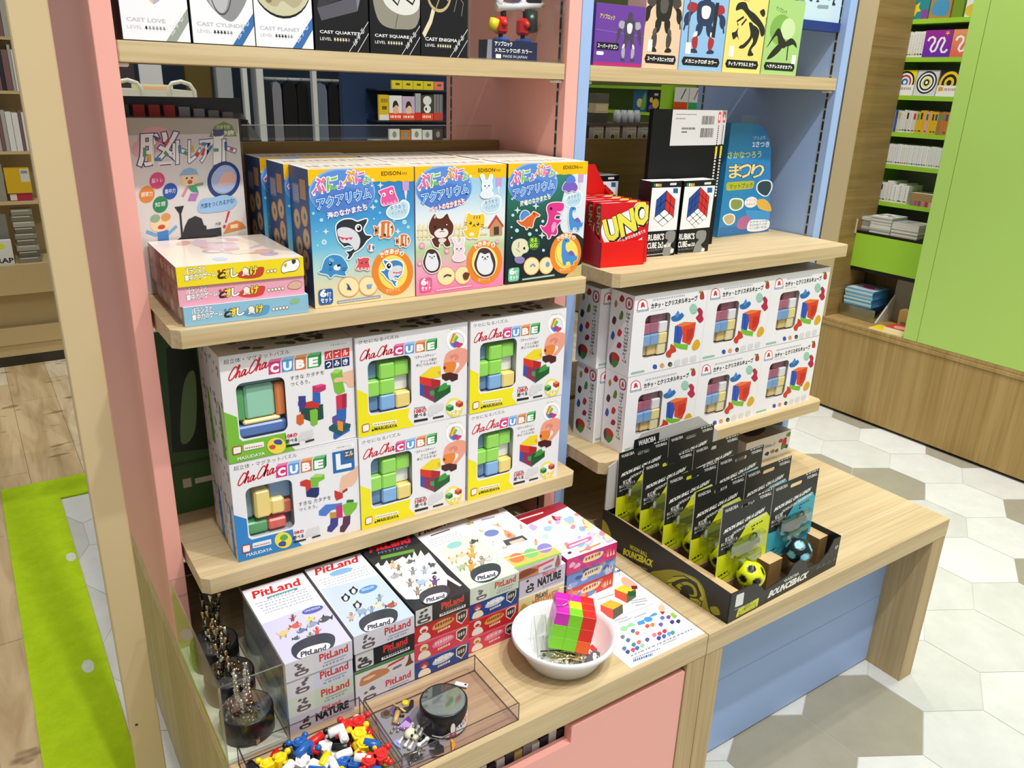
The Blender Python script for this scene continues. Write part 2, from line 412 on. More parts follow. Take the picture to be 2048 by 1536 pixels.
for i in range(28):
    x0 = -1.998 + i * .187; y = -2 + rnd.random() * .9
    while y < 5.2:
        y1 = y + 1.15; c = rnd.choice(['#d9c49f', '#d2b98f', '#e4d6b8', '#cfb78c', '#dccaa5'])
        for (a, e, l, h) in ((x0 + .001, x0 + .186, y + .001, y1 - .001),):
            if a < -.98: mb.add([(a, l, -.0006), (min(e, -.98), l, -.0006), (min(e, -.98), min(h, 5.2), -.0006), (a, min(h, 5.2), -.0006)], [(0, 1, 2, 3)], c)
            if e > -.98 and h > 2.29: mb.add([(max(a, -.98), max(l, 2.29), -.0006), (e, max(l, 2.29), -.0006), (e, min(h, 5.2), -.0006), (max(a, -.98), min(h, 5.2), -.0006)], [(0, 1, 2, 3)], c)
        y = y1
mb.box(-2.2, -.98, -2, 5.2, -.05, -.001, '#8a7658', 'b'); mb.box(-.98, 3.3, 2.29, 5.2, -.05, -.001, '#8a7658', 'b')
struct(mb.build('floor'))
wb = MB().mat(MATTE); wb.box(-2.2, 3.3, 5.2, 5.3, 0, 3, '#2b3a49'); struct(wb.build('wall_back'))
# ------------------------------------------------------------------ green carpet
cpm, nt, b = newmat('cut_pile_carpet'); a_ = node(nt, 'ShaderNodeAttribute', attribute_name='Col'); tc_ = node(nt, 'ShaderNodeTexCoord'); n_ = node(nt, 'ShaderNodeTexNoise'); n_.inputs['Scale'].default_value = 14; n_.inputs['Detail'].default_value = 9; n_.inputs['Roughness'].default_value = .8
r_ = node(nt, 'ShaderNodeValToRGB'); r_.color_ramp.elements[0].position = .3; r_.color_ramp.elements[0].color = (.72, .75, .6, 1); r_.color_ramp.elements[1].position = .7; m_ = node(nt, 'ShaderNodeMix', data_type='RGBA', blend_type='MULTIPLY'); m_.inputs[0].default_value = 1
L = nt.links.new; L(tc_.outputs['Object'], n_.inputs['Vector']); L(n_.outputs[0], r_.inputs[0]); L(a_.outputs[0], m_.inputs[6]); L(r_.outputs[0], m_.inputs[7]); L(m_.outputs[2], b.inputs['Base Color']); b.inputs['Roughness'].default_value = .95; b.inputs['Specular IOR Level'].default_value = .05
mb = MB().mat(cpm); mb.prism([(-1.166, -1.6), (-.982, -1.6), (-.982, 2.292), (1.4, 2.292), (1.4, 2.47), (-1.166, 2.47)], 2, .0002, .006, '#bbdb26')
for x, y, r in ((-1.0, 1.83, .03), (-1.03, 1.22, .03)):
    mb.add([(x + r * .5 * cos(i * pi / 8), y + r * sin(i * pi / 8), .0065) for i in range(16)], [tuple(range(16))], '#e2e8dc')
tag(mb.build('carpet_runner'), 'lime green carpet strip on the plank floor beside the tiles', 'carpet')
# ------------------------------------------------------------------ shelving units with benches
def shelf(x0, x1, y0, y1, zt, parent, ch=.013, th=.03):
    mb = MB().mat(OAK_X)
    mb.prism([(x0, y0 + ch), (x0 + ch, y0), (x1 - ch, y0), (x1, y0 + ch), (x1, y1), (x0, y1)], 2, zt - th, zt, '#fff')
    return mb.build('shelf', None, parent)
def slots(x, y, z0, z1, sx, parent):
    mb = MB().mat(PLAS); mb.box(x - .0008, x + .0008, y - .004, y + .004, z0, z1, '#9a9488')
    z = z0 + .02
    while z < z1 - .03:
        mb.box(x + sx * .0006, x + sx * .0014, y - .0028, y + .0028, z, z + .022, '#1d1a1a'); z += .028
    return mb.build('slotted_track', None, parent)
def unit(x0, x1, paintm, inner0, inner1, label, wname):
    t = thing('shelving_unit', label, 'shelves')
    mb = MB().mat(paintm)
    mb.bbox(x0, inner0, .525, 1.02, .5, 2.25, '#fff', .001); mb.build('side_panel', None, t)
    mb = MB().mat(paintm); mb.bbox(inner1, x1, .525, 1.02, .5, 2.25, '#fff', .001); mb.build('side_panel', None, t)
    dz = .001
    shelf(inner0 + .001, inner1 - .001, .527, .80, 1.567, t, .002)
    shelf(inner0 + .005, inner1 - .005, .40, .766, 1.15, t)
    shelf(inner0 + .005, inner1 - .005, .40, .766, .697 + (.004 if x0 >= 0 else 0), t)
    mb = MB().mat(DARKOAK); mb.box(inner0 + .002, inner1 - .002, .768, .790, 1.12, 1.402, '#fff')
    mb.build('divider_board', None, t)
    mb = MB().mat(DARKOAK); mb.box(inner0 + .002, inner1 - .002, .792, 1.0, 1.345, 1.365, '#fff'); mb.build('rear_shelf', None, t)
    mb = MB().mat(DARKOAK); mb.box(inner0 + .002, inner1 - .002, .768, .785, .502, .667, '#fff'); mb.build('divider_board', None, t)
    mb = MB().mat(DARKOAK); mb.box(inner0 + .002, inner1 - .002, .768, 1.0, .69, .71, '#fff'); mb.build('rear_shelf', None, t)
    for x, s in ((inner0, 1), (inner1, -1)):
        for y in (.55, .995): slots(x, y, .52, 2.2, s, t)
    for z in (1.537, 1.12, .667):
        for x, s in ((inner0, 1), (inner1, -1)):
            mb = MB().mat(PLAS); mb.bbox(min(x, x + s * .016), max(x, x + s * .016), .535, .56, z - .007, z - .0005, '#e6e0d2', .002); mb.build('shelf_peg', None, t)
    return t
unit(-.9, 0, PINK, -.87, -.032, 'pink shelving unit with pale oak shelves, left of the blue one', 'pink')
unit(.001, .897, BLUE, .03, .868, 'pale blue shelving unit with pale oak shelves, right of the pink one', 'blue')
# acrylic lip at back of the pink unit
mb = MB().mat(ACRYL); mb.box(-.62, -.04, .791, .793, 1.366, 1.432, '#fff'); mb.mat(ACEDGE); mb.box(-.62, -.04, .7905, .7935, 1.432, 1.434, '#fff'); tag(mb.build('acrylic_guard'), 'clear acrylic guard strip behind the pink unit divider board', 'guard')
# pink bench
t = thing('display_bench', 'pale oak bench with pink drawer fronts under the pink shelving', 'bench')
mb = MB().mat(OAK_X); mb.bbox(-.9, -.001, 0, 1.02, .45, .5, '#fff', .0012); mb.build('bench_top', None, t)
mb = MB().mat(OAK_Z); mb.bbox(-.9, -.845, .001, 1.02, 0.0, .4495, '#fff', .001); mb.build('side_panel', None, t)
mb = MB().mat(OAK_Z); mb.bbox(-.051, -.001, .001, 1.02, 0.0, .4495, '#fff', .001); mb.build('side_panel', None, t)
mb = MB().mat(DARKOAK); mb.box(-.844, -.052, .05, .06, .02, .25, '#fff'); mb.build('inner_panel', None, t)
mb = MB().mat(PINK)
mb.prism([(-.843, .02), (-.053, .02), (-.053, .428), (-.056, .432), (-.338, .432), (-.341, .428), (-.341, .396), (-.62, .396), (-.62, .432), (-.843, .432)], 1, .004, .024, '#fff')
dr = mb.build('drawer_front', None, t)
mb = MB().mat(CARD)
for i in range(14):
    x = -.60 + i * .019; h = .02 + .012 * ((i * 7) % 5) / 5
    mb.box(x, x + .017, .03, .09, .385, .385 + h, ['#d8d3cf', '#3a3340', '#c9b46a', '#8d8793', '#e3e0da', '#2d2a35'][i % 6])
st = mb.build('printed_stock', None, dr); st['kind'] = 'stuff'
# blue bench
t = thing('display_bench', 'pale oak bench with blue front panel and open right leg', 'bench')
mb = MB().mat(OAK_X); mb.bbox(.001, .9, 0, 1.02, .449, .5, '#fff', .0012); mb.build('bench_top', None, t)
mb = MB().mat(OAK_Z); mb.bbox(.001, .052, .001, 1.02, 0.0, .4485, '#fff', .001); mb.build('side_panel', None, t)
mb = MB().mat(OAK_Z); mb.bbox(.842, .9, .001, 1.02, 0.0, .4485, '#fff', .001); mb.build('leg_panel', None, t)
mb = MB().mat(BLUE); mb.bbox(.0525, .8415, .104, .124, .006, .222, '#fff', .001); mb.build('front_panel', None, t)
mb = MB().mat(BLUE); mb.bbox(.0525, .8415, .104, .124, .223, .448, '#fff', .001); mb.build('front_panel', None, t)
# ------------------------------------------------------------------ beige post
mb = MB().mat(BEIGE); mb.bbox(-1.000, -.946, .575, .60, 0, 2.4, '#fff', .002); o = mb.build('display_post'); tag(o, 'tall beige post standing left of the pink shelving', 'post')
o2 = MB().mat(PLAS).box(-.99, -.985, .5735, .575, .302, .305, '#1a1a1a').build('screw_head', None, o)
# ------------------------------------------------------------------ right hand island: plinth, lime end wall, bookcase
t = thing('book_counter', 'long honey oak counter base along the right aisle', 'counter')
mb = MB().mat(PLINTHOAK); mb.bbox(2.449, 3.2, -1.6, 4.2, .014, .435, '#fff', .001); mb.build('front_panel', None, t)
mb = MB().mat(PLINTHOAK); mb.bbox(2.444, 3.2, -1.6, 4.2, .436, .453, '#fff', .001); mb.bbox(2.449, 3.2, -1.6, 4.2, .454, .470, '#fff', .001); mb.build('counter_top', None, t)
mb = MB().mat(PLAS); mb.box(2.47, 3.2, -1.6, 4.2, 0, .0135, '#14110d'); mb.build('toe_kick', None, t)
t = thing('partition_wall', 'lime green end wall standing on the oak counter', 'partition')
mb = MB().mat(GREEN); mb.bbox(2.449, 3.2, 1.008, 1.075, .471, 2.4, '#fff', .0015); mb.build('edge_board', None, t)
for y0, y1 in ((.13, 1.006), (-1.6, .128)):
    mb = MB().mat(GREEN); mb.bbox(2.449, 3.2, y0, y1, .471, 2.4, '#fff', .0015); mb.build('wall_board', None, t)
mb = MB().mat(BEIGE); mb.box(2.449, 2.46, 1.506, 1.60, .471, 2.4, '#fff')  # partition's lit front face, light put into its beige colour
mb.mat(DARKOAK); mb.box(2.4601, 2.745, 1.506, 1.60, .471, 2.4, '#fff')
tag(mb.build('wooden_partition'), 'brown wooden partition, its lit front face coloured beige, beside the lime bookcase', 'partition')
mb = MB().mat(MATTE); mb.box(2.449, 2.47, 1.61, 1.72, .471, 2.4, '#8d8b84'); mb.box(2.446, 2.449, 1.69, 1.72, .471, 2.4, '#2b2a28')  # added slabs for the next bookcase beyond, grey edge and dark line
tag(mb.build('bookcase_strip'), 'grey edge strip of the next bookcase behind the wooden partition', 'upright')
SH = [1.872, 1.707, 1.537, 1.368, 1.216, 1.035]
t = thing('bookcase', 'lime green bookcase seen between the partition and the end wall', 'bookcase')
mb = MB().mat(GREENB); mb.box(2.748, 3.0, 1.578, 1.60, .471, 2.4, '#fff'); mb.build('side_panel', None, t)
mb = MB().mat(GREENB); mb.box(2.748, 3.0, 1.08, 1.10, .471, 2.4, '#fff'); mb.build('side_panel', None, t)
mb = MB().mat(MATTE); mb.box(2.99, 3.0, 1.10, 1.578, .471, 2.4, '#a5a295'); mb.build('back_panel', None, t)
for z in SH:
    mb = MB().mat(GREENB); mb.box(2.746, 2.99, 1.1, 1.577, z - .02, z, '#fff'); mb.build('shelf', None, t)
mb = MB().mat(GREENB); mb.box(2.60, 2.746, 1.1, 1.577, .72, .885, '#fff'); mb.build('front_panel', None, t)
mb = MB().mat(PLAS); mb.box(2.605, 2.99, 1.1, 1.577, .70, .719, '#0e0e0c'); mb.box(2.603, 2.99, 1.1, 1.577, .886, .898, '#15160f'); mb.build('black_strip', None, t)  # near-black strips below and above the lime front panel
mb = MB().mat(DARKOAK); mb.box(2.80, 2.99, 1.1, 1.577, .471, .699, '#fff'); mb.build('lower_back', None, t)
t2 = thing('bookcase', 'further lime bookcase glimpsed through the blue unit above the card packs', 'bookcase')
mb = MB().mat(GREENB); mb.box(2.75, 3.0, 3.09, 3.15, .471, 2.4, '#fff'); mb.build('side_panel', None, t2)
for z in (1.545, 1.385):
    mb = MB().mat(GREENB); mb.box(2.75, 3.0, 3.15, 4.2, z - .018, z, '#fff'); mb.build('shelf', None, t2)
mb = MB().mat(GREENB); mb.box(2.75, 3.0, 1.73, 3.09, 1.39, 1.405, '#fff'); mb.build('shelf', None, t2)
mb = MB().mat(MATTE); mb.box(3.0, 3.02, 1.73, 4.2, .471, 2.4, '#7c8a50'); mb.build('back_panel', None, t2)
# ================================================================== craft kit boxes on the middle pink shelf
Z2 = 1.1505
def eyes(a, pts, r, col='#20242a', hi=True):
    for x, y in pts:
        a.ell(col, x, y, r, r * 1.15, n=14)
        if hi: a.ell('#ffffff', x - r * .3, y - r * .4, r * .35, n=8)
def orca(a, body, T=None, belly='#dcdde6', mouth='#d8425c'):
    f = T or (lambda x, y: (x, y))
    q = lambda pts: [f(*p) for p in pts]
    a.blob(body, q([(870, 720), (885, 670), (940, 638), (1010, 635), (1060, 655), (1100, 645), (1150, 632), (1148, 660), (1118, 720), (1140, 775), (1195, 788), (1150, 825), (1118, 870), (1075, 910), (1030, 935), (1015, 960), (990, 990), (972, 988), (985, 955), (962, 925), (1000, 920), (1030, 890), (985, 870), (945, 880), (930, 865), (890, 820)]), '#f4f8fb', 11)
    a.blob(belly, q([(880, 730), (930, 705), (1000, 715), (1060, 755), (1090, 820), (1075, 890), (1040, 915), (1025, 890), (985, 850), (930, 845), (893, 800)]))
    a.poly(mouth, q([(888, 785), (950, 802), (1022, 795), (1005, 822), (985, 805), (968, 825), (945, 808), (925, 822), (912, 800), (898, 808)]))
    a.ell('#ffffff', *f(1075, 712), 33, 36, n=18); a.ell('#101418', *f(1078, 712), 20, 24, n=14); a.ell('#ffffff', *f(1072, 702), 7, n=8)
def aqua_common(a, yellow='#fdc208', circ='#5f8fda', sub='海のなかまたち', subc='#ffffff', subo='#6f5fae', badge='#2f5da6', bar='#7d8fb8'):
    a.poly(yellow, [(600, 175), (1595, 150), (1594, 285), (1560, 292), (1530, 285), (1490, 293), (1450, 284), (1410, 294), (1360, 286), (1310, 296), (1260, 288), (1200, 300), (800, 310), (700, 318), (612, 330)])
    a.ell('#86b4ea', 925, 385, 308, 222); a.ell(circ, 925, 395, 296, 212); a.ell('#4f7fcf', 925, 470, 250, 130)
    for x, y, r in ((690, 250, 8), (1150, 250, 7), (1200, 330, 8), (1210, 275, 14), (720, 520, 7), (1120, 500, 8), (880, 235, 6)): a.ell('#eaf4ff', x, y, r, n=10)
    o = '#ffffff'
    for ch, bl, br, tl, c in (('ぷ', (655, 412), (768, 390), (650, 270), '#ee6f93'), ('に', (786, 380), (880, 358), (783, 258), '#7fc05a'), ('ょ', (884, 362), (938, 350), (882, 296), '#9a6fc4'), ('ぷ', (938, 325), (1045, 300), (935, 205), '#f3a13c'), ('に', (1048, 312), (1132, 290), (1046, 214), '#ea6aa5'), ('ょ', (1122, 318), (1172, 304), (1120, 248), '#6cbf6a')):
        a.text(ch, bl, br, tl, c, o, .085, .035)
    a.text('アクアリウム', (700, 545), (1195, 435), (688, 452), '#3f8fdc', o, .075, .03, oc='#2f62b4')
    a.text(sub, (792, 632), (1158, 548), (784, 575), subc, subo, .09, .03)
    a.text('EDISON', (1290, 236), (1470, 230), (1289, 200), '#5b4a12', bold=.012); a.text('toy', (1478, 234), (1530, 232), (1477, 205), '#8a6a12')
    # glitter badge
    a.poly('#e9d8ee', [(1490, 310), (1530, 308), (1525, 400), (1512, 470), (1500, 400)]); a.poly('#c79fd6', [(1480, 290), (1545, 288), (1542, 372), (1485, 375)])
    a.blob('#eef6fb', [(1330, 560), (1370, 510), (1440, 490), (1490, 455), (1545, 490), (1540, 570), (1500, 625), (1410, 640), (1345, 610)])
    a.blob('#bfe0ea', [(1342, 562), (1378, 520), (1440, 503), (1490, 470), (1532, 500), (1528, 568), (1494, 612), (1412, 627), (1355, 604)])
    a.text('キラキラ', (1372, 560), (1505, 535), (1368, 515), '#2f78c4', '#fff', .06, .02); a.text('インク入り', (1380, 605), (1512, 578), (1377, 565), '#2f78c4', '#fff', .06, .02)
    # make-it circles and ring
    for x, y, rx, ry in ((985, 1240, 98, 92), (1162, 1232, 88, 88)):
        a.ell('#e8a869', x, y, rx, ry); a.ell('#f8e7b4', x, y, rx - 9, ry - 9)
    a.ell('#ee8a2c', 1385, 1105, 188, 208); a.ell('#f6e36c', 1388, 1108, 132, 150)
    for i, ch in enumerate('できあがり'):
        x = 1285 + i * 47; y = 990 - 34 * (1 - ((i - 2.0) / 2.2) ** 2) - i * 4
        a.text(ch, (x - 18, y), (x + 20, y - 8), (x - 20, y - 42), '#ffffff', bold=.03)
    a.text('実寸サイズ', (1325, 1292), (1450, 1278), (1324, 1262), '#fde9c8')
    a.rrect(badge, [(705, 1268), (838, 1252), (842, 1390), (712, 1406)], .22)
    a.text('6', (728, 1330), (778, 1325), (724, 1272), '#fff', bold=.05); a.text('個', (784, 1326), (826, 1321), (783, 1287), '#fff', bold=.03); a.text('セット', (730, 1385), (828, 1373), (728, 1342), '#fff', bold=.03)
    a.line(bar, [(880, 1378), (1272, 1325)], 20); a.scrib('#dfe6f2', (890, 1384), (1262, 1334), (889, 1374), 24, seed=3)
def side_ovals(a, c='#c8b183'):
    rnd = random.Random(4)
    for i, (x, y) in enumerate([(.3, .62), (.7, .66), (.35, .42), (.66, .34), (.5, .2), (.25, .2), (.75, .5)]):
        a.ell('#d79a5a', x, y, .17, .075); a.ell(c, x, y, .145, .062); a.ell('#6b6a6e', x + .02, y, .05, .025)
    a.rect('#6f7f9f', .15, .74, .5, .88); a.rect('#b48a62', .55, .78, .85, .92)
    for i in range(8): a.scrib('#c9cede', (.18, .76 + i * .014), (.48, .76 + i * .014), (.18, .766 + i * .014), 8, seed=i)
B8 = [(605, 180), (1590, 155), (1590, 1325), (680, 1435)]
def aqua_box(kind):
    w, d, h = .1925, .092, .233
    mb = MB().mat(CARD)
    top = {'sea': '#e8e4d8', 'pet': '#efe6df', 'dino': '#e6e2da'}[kind]
    mb.box(0, w, 0, d, 0, h, '#2d5f96', cols={'t': top, 'l': {'sea': '#2b4f86', 'pet': '#d79aa8', 'dino': '#27463a'}[kind], 'r': '#8aa', 'k': '#6a7f9a', 'f': '#5bb0dd'})
    F = faces(mb, w, d, h); a = F['f']
    t = F['t']; t.poly('#d9c9a8', [(.05, .1), (.95, .1), (.95, .25), (.05, .25)]); t.scrib('#b89a8a', (.08, .4), (.9, .4), (.08, .62), 9); t.scrib('#cfd6df', (.06, .7), (.9, .7), (.06, .9), 7, seed=5); t.line('#f2efe4', [(0, .02), (1, .02)], .04)
    side_ovals(F['l'])
    if kind == 'sea':
        a.grad([(0, '#ead9a8'), (.14, '#e4dcb8'), (.3, '#b9dcd6'), (.45, '#6fbfe0'), (.65, '#3f97d2'), (1, '#2a78bf')])
        a.ref(*B8)
        for x, y, r in ((660, 580, 12), (735, 640, 16), (1240, 470, 14), (1275, 575, 9), (1220, 630, 8), (1500, 660, 20), (1535, 705, 14), (1405, 640, 14), (760, 840, 24), (700, 870, 9), (1410, 590, 8), (690, 745, 6)): a.ell('#cfeaf6', x, y, r, n=12); a.ell('#8fcbe8', x, y, r * .55, n=10)
        for x, y in ((775, 745), (1210, 525), (1280, 325), (1438, 745)): a.star('#d5e8ee', x, y, 32, .35, 4)
        aqua_common(a)
        orca(a, '#2b3238')
        # pink squid
        a.blob('#e65c9e', [(1265, 385), (1300, 365), (1340, 352), (1392, 338), (1405, 375), (1420, 420), (1440, 470), (1415, 485), (1385, 490), (1345, 500), (1300, 508), (1285, 470), (1290, 420)], '#f9d6e6', 9)
        for x, y in ((1310, 500), (1345, 495), (1378, 488), (1412, 475)): a.ell('#f3a6c8', x, y, 13, 16, n=12)
        a.ell('#fff', 1310, 410, 17, 19, n=12); a.ell('#fff', 1378, 388, 17, 19, n=12); a.ell('#7a2a52', 1307, 413, 8, n=8); a.ell('#7a2a52', 1382, 391, 8, n=8)
        for sx, sy, k in ((1310, 735, 1), (1480, 832, .72)):
            f = lambda x, y: (sx + x * k, sy + y * k)
            a.blob('#d9793f', [f(*p) for p in [(-85, 0), (-95, -40), (-60, -30), (-30, -75), (20, -85), (65, -70), (90, -20), (80, 25), (45, 70), (0, 60), (-40, 72), (-50, 30), (-90, 40)]], '#f6e8dc', 8)
            for u in (-35, 20, 62): a.poly('#f4efe8', [f(u - 12, -62), f(u + 8, -66), f(u + 4, 50), f(u - 16, 48)])
            a.ell('#33201a', *f(68, -30), 9 * k, n=8); a.ell('#4a2a1e', *f(-75, 0), 14 * k, n=8); a.ell('#4a2a1e', *f(5, 40), 13 * k, n=8)
        # seal
        a.blob('#3f8ecb', [(745, 1050), (770, 990), (830, 955), (905, 965), (950, 1010), (975, 1070), (950, 1110), (955, 1140), (900, 1135), (855, 1128), (815, 1158), (790, 1130), (710, 1110), (735, 1085)], '#d4ebf6', 10)
        a.ell('#7db6e2', 825, 1000, 26, 16, .4, n=12); eyes(a, [(815, 1035), (895, 1055)], 16, '#1c2c44'); a.ell('#f1f4f7', 875, 1068, 32, 26, n=16); a.ell('#20242a', 888, 1050, 14, 11, n=10)
        for y in (1072, 1090): a.line('#2a3a52', [(800, y), (830, y + 4)], 5); a.line('#2a3a52', [(920, y + 4), (960, y)], 5)
        a.blob('#e0525a', [(1062, 985), (1090, 990), (1125, 980), (1170, 985), (1165, 1020), (1178, 1075), (1155, 1090), (1120, 1080), (1085, 1088), (1050, 1075), (1070, 1030)], '#f8dcdc', 8)
        for x in (1070, 1103, 1138, 1165): a.ell('#f6c2c2', x, 1078, 11, 14, n=10)
        eyes(a, [(1100, 1022), (1142, 1018)], 9)
        a.ell('#f2f2ee', 1190, 890, 36); a.poly('#d8473d', [(1165, 868), (1185, 858), (1178, 918), (1160, 905)]); a.poly('#3a86c2', [(1205, 862), (1225, 885), (1212, 918), (1196, 890)])
        orca(a, '#3f86c6', lambda x, y: (1385 - (x - 1020) * .62, 1110 + (y - 800) * .64))
        a.poly('#3c4f78', [(965, 1260), (975, 1235), (960, 1200), (985, 1225), (1010, 1270)]); a.poly('#86a6d4', [(1145, 1220), (1195, 1215), (1190, 1250), (1155, 1255)])
    if kind == 'pet':
        a.grad([(0, '#ec7fae'), (.2, '#f2a9c6'), (.36, '#b9d59a'), (.42, '#dfe6c6'), (.52, '#eef0ef'), (.62, '#e2ecf2'), (.8, '#a9d4ea'), (1, '#8fc6e4')])
        a.ref(*B8); aqua_common(a, sub='ペットのなかまたち', subc='#ffffff', subo='#e46a63', badge='#e05a94', bar='#e67ba6')
        a.ref((135, 250), (975, 240), (945, 1320), (150, 1415))
        for i in range(13):
            x = 165 + i * 42
            if 800 < x < 960: continue
            a.poly('#f0e3b4', [(x, 910), (x, 775), (x + 12, 760), (x + 24, 775), (x + 24, 905)])
        a.line('#e6d69c', [(155, 820), (800, 800)], 14); a.line('#e6d69c', [(155, 880), (800, 860)], 14)
        a.poly('#c98f62', [(825, 800), (880, 710), (935, 790), (935, 870), (825, 880)]); a.poly('#b5483c', [(800, 808), (880, 690), (950, 790), (938, 802), (880, 722), (818, 812)]); a.poly('#4a3b34', [(858, 800), (905, 795), (905, 868), (858, 872)])
        for x, y, r in ((200, 960, 30), (430, 1010, 26), (360, 930, 22), (480, 920, 20), (580, 1080, 22), (890, 930, 20), (180, 1120, 24)): a.ell('#f0a0c0', x, y, r, n=8); a.ell('#f7d3e0', x, y, r * .4, n=8)
        # brown dog
        a.blob('#5d2f20', [(262, 790), (280, 730), (315, 678), (340, 715), (385, 715), (430, 676), (452, 720), (488, 780), (478, 850), (440, 890), (460, 940), (455, 965), (420, 970), (395, 940), (360, 945), (352, 978), (320, 968), (305, 945), (290, 905), (315, 885), (275, 850)], '#f3efe9', 10)
        a.ell('#d9b2a0', 318, 705, 10, 16, n=8); a.blob('#efe6e0', [(312, 850), (345, 815), (385, 808), (425, 815), (442, 850), (415, 885), (345, 890)]); a.blob('#e8d8d2', [(350, 905), (390, 895), (425, 905), (400, 935), (365, 935)])
        a.ell('#1d1715', 385, 815, 13, 9, n=10); a.line('#1d1715', [(362, 838), (385, 832), (408, 836)], 6); a.ell('#2a1610', 320, 795, 12, n=10); a.ell('#2a1610', 425, 780, 12, n=10); a.ell('#fff', 427, 775, 6, n=8)
        # yellow cat
        a.blob('#f2c92f', [(600, 760), (612, 700), (625, 672), (660, 690), (720, 690), (760, 682), (772, 730), (765, 790), (730, 815), (722, 860), (705, 898), (670, 890), (640, 898), (608, 880), (580, 830), (605, 825), (615, 810)], '#fbf4da', 9)
        for x in (680, 705, 730): a.line('#7a4f14', [(x, 695), (x - 3, 725)], 7)
        eyes(a, [(645, 762), (712, 772)], 12); a.ell('#7a3f14', 678, 778, 9, 6, n=8); a.line('#3d2408', [(662, 792), (678, 786), (694, 794)], 5); a.ell('#fbf0cc', 655, 862, 24, 18, n=12)
        for y in (755, 775): a.line('#5c3a10', [(590, y), (612, y + 6)], 5); a.line('#5c3a10', [(740, y + 20), (768, y + 26)], 5)
        # hedgehog, rabbit
        def hog(cx, cy, k):
            f = lambda x, y: (cx + x * k, cy + y * k)
            a.blob('#4a3328', [f(*p) for p in [(-70, -40), (-40, -100), (20, -105), (65, -60), (85, 20), (60, 95), (-10, 115), (-60, 80), (-85, 20)]], '#f5efe9', 8)
            a.blob('#e9ebf3', [f(*p) for p in [(-52, -40), (-35, -72), (0, -60), (35, -70), (50, -30), (66, 30), (45, 85), (-8, 98), (-50, 70), (-65, 15)]])
            a.ell('#20201f', *f(-18, -38), 7 * k, n=8); a.ell('#20201f', *f(22, -40), 7 * k, n=8); a.ell('#20201f', *f(2, -30), 6 * k, n=8); a.line('#20201f', [f(-14, -18), f(2, -22), f(18, -18)], 4 * k)
        hog(290, 1095, .95)
        def bunny(cx, cy, k, c):
            f = lambda x, y: (cx + x * k, cy + y * k)
            a.blob(c, [f(*p) for p in [(-55, -20), (-50, -70), (-75, -140), (-45, -150), (-22, -85), (15, -90), (38, -150), (62, -135), (48, -70), (60, -10), (45, 30), (70, 80), (30, 110), (-40, 110), (-72, 80), (-48, 35)]], '#ffffff', 7)
            eyes(a, [f(-25, -22), f(22, -24)], 8 * k, hi=False); a.line('#5a3f48', [f(-8, 2), f(0, -4), f(8, 2)], 5 * k)
        bunny(540, 1010, .8, '#f3d9e4'); bunny(795, 450, .78, '#e6eef6')
        a.ell('#f6e36c', 772, 1110, 118, 138); hog(775, 1110, 1.15)
        a.line('#3a2a22', [(400, 1240), (430, 1222), (470, 1230)], 12); a.blob('#6b3b22', [(575, 1225), (600, 1200), (635, 1215), (620, 1260), (590, 1265)])
    if kind == 'dino':
        a.grad([(0, '#131c22'), (.25, '#182630'), (.45, '#1e3f3a'), (.7, '#2b6e5f'), (1, '#3a8f86')])
        a.ref((975, 240), (1710, 200), (1645, 1225), (975, 1310))
        a.blob('#dde9f0', [(1560, 330), (1720, 300), (1720, 640), (1700, 900), (1600, 860), (1480, 850), (1450, 700), (1490, 480), (1500, 400)])
        a.blob('#c8b77a', [(1560, 1180), (1660, 1120), (1720, 1100), (1720, 1300), (1500, 1290)])
        a.ref(*B8); aqua_common(a, sub='恐竜のなかまたち', subc='#ffffff', subo='#3f7a4a', badge='#6fc3a2', bar='#5f9a86')
        a.ref((975, 240), (1710, 200), (1645, 1225), (975, 1310))
        for x, y, r in ((1025, 705, 14), (1065, 840, 18), (1015, 810, 10), (1180, 870, 17), (1295, 755, 14), (1020, 905, 8), (1305, 1010, 13), (1240, 835, 12), (1015, 560, 10), (1145, 815, 9)): a.ell('#b9e6f0', x, y, r, n=10)
        for x, y in ((1230, 620), (1065, 660), (1290, 880)): a.star('#cfe6e2', x, y, 34, .35, 4)
        # pink t-rex
        a.blob('#e0368a', [(1330, 640), (1350, 600), (1410, 585), (1475, 590), (1485, 625), (1465, 660), (1420, 665), (1460, 690), (1410, 700), (1405, 735), (1462, 740), (1440, 770), (1420, 800), (1425, 850), (1405, 875), (1375, 870), (1360, 900), (1345, 905), (1335, 870), (1300, 840), (1275, 795), (1310, 805), (1340, 760), (1345, 700)], '#f7d9ea', 9)
        a.blob('#f2a0cc', [(1395, 760), (1418, 775), (1400, 840), (1378, 850), (1375, 800)]); a.ell('#2a1020', 1368, 640, 12, 14, n=10)
        # orange spino
        a.blob('#5b8fd0', [(1090, 720), (1110, 670), (1150, 665), (1180, 700), (1170, 750), (1110, 755)], '#e4eef8', 7)
        a.blob('#e06a2a', [(1065, 755), (1110, 760), (1150, 725), (1190, 700), (1210, 672), (1250, 690), (1265, 705), (1230, 720), (1210, 760), (1200, 810), (1170, 805), (1150, 830), (1135, 805), (1100, 790)], '#f8e6d8', 8)
        a.ell('#20140e', 1216, 692, 7, n=8)
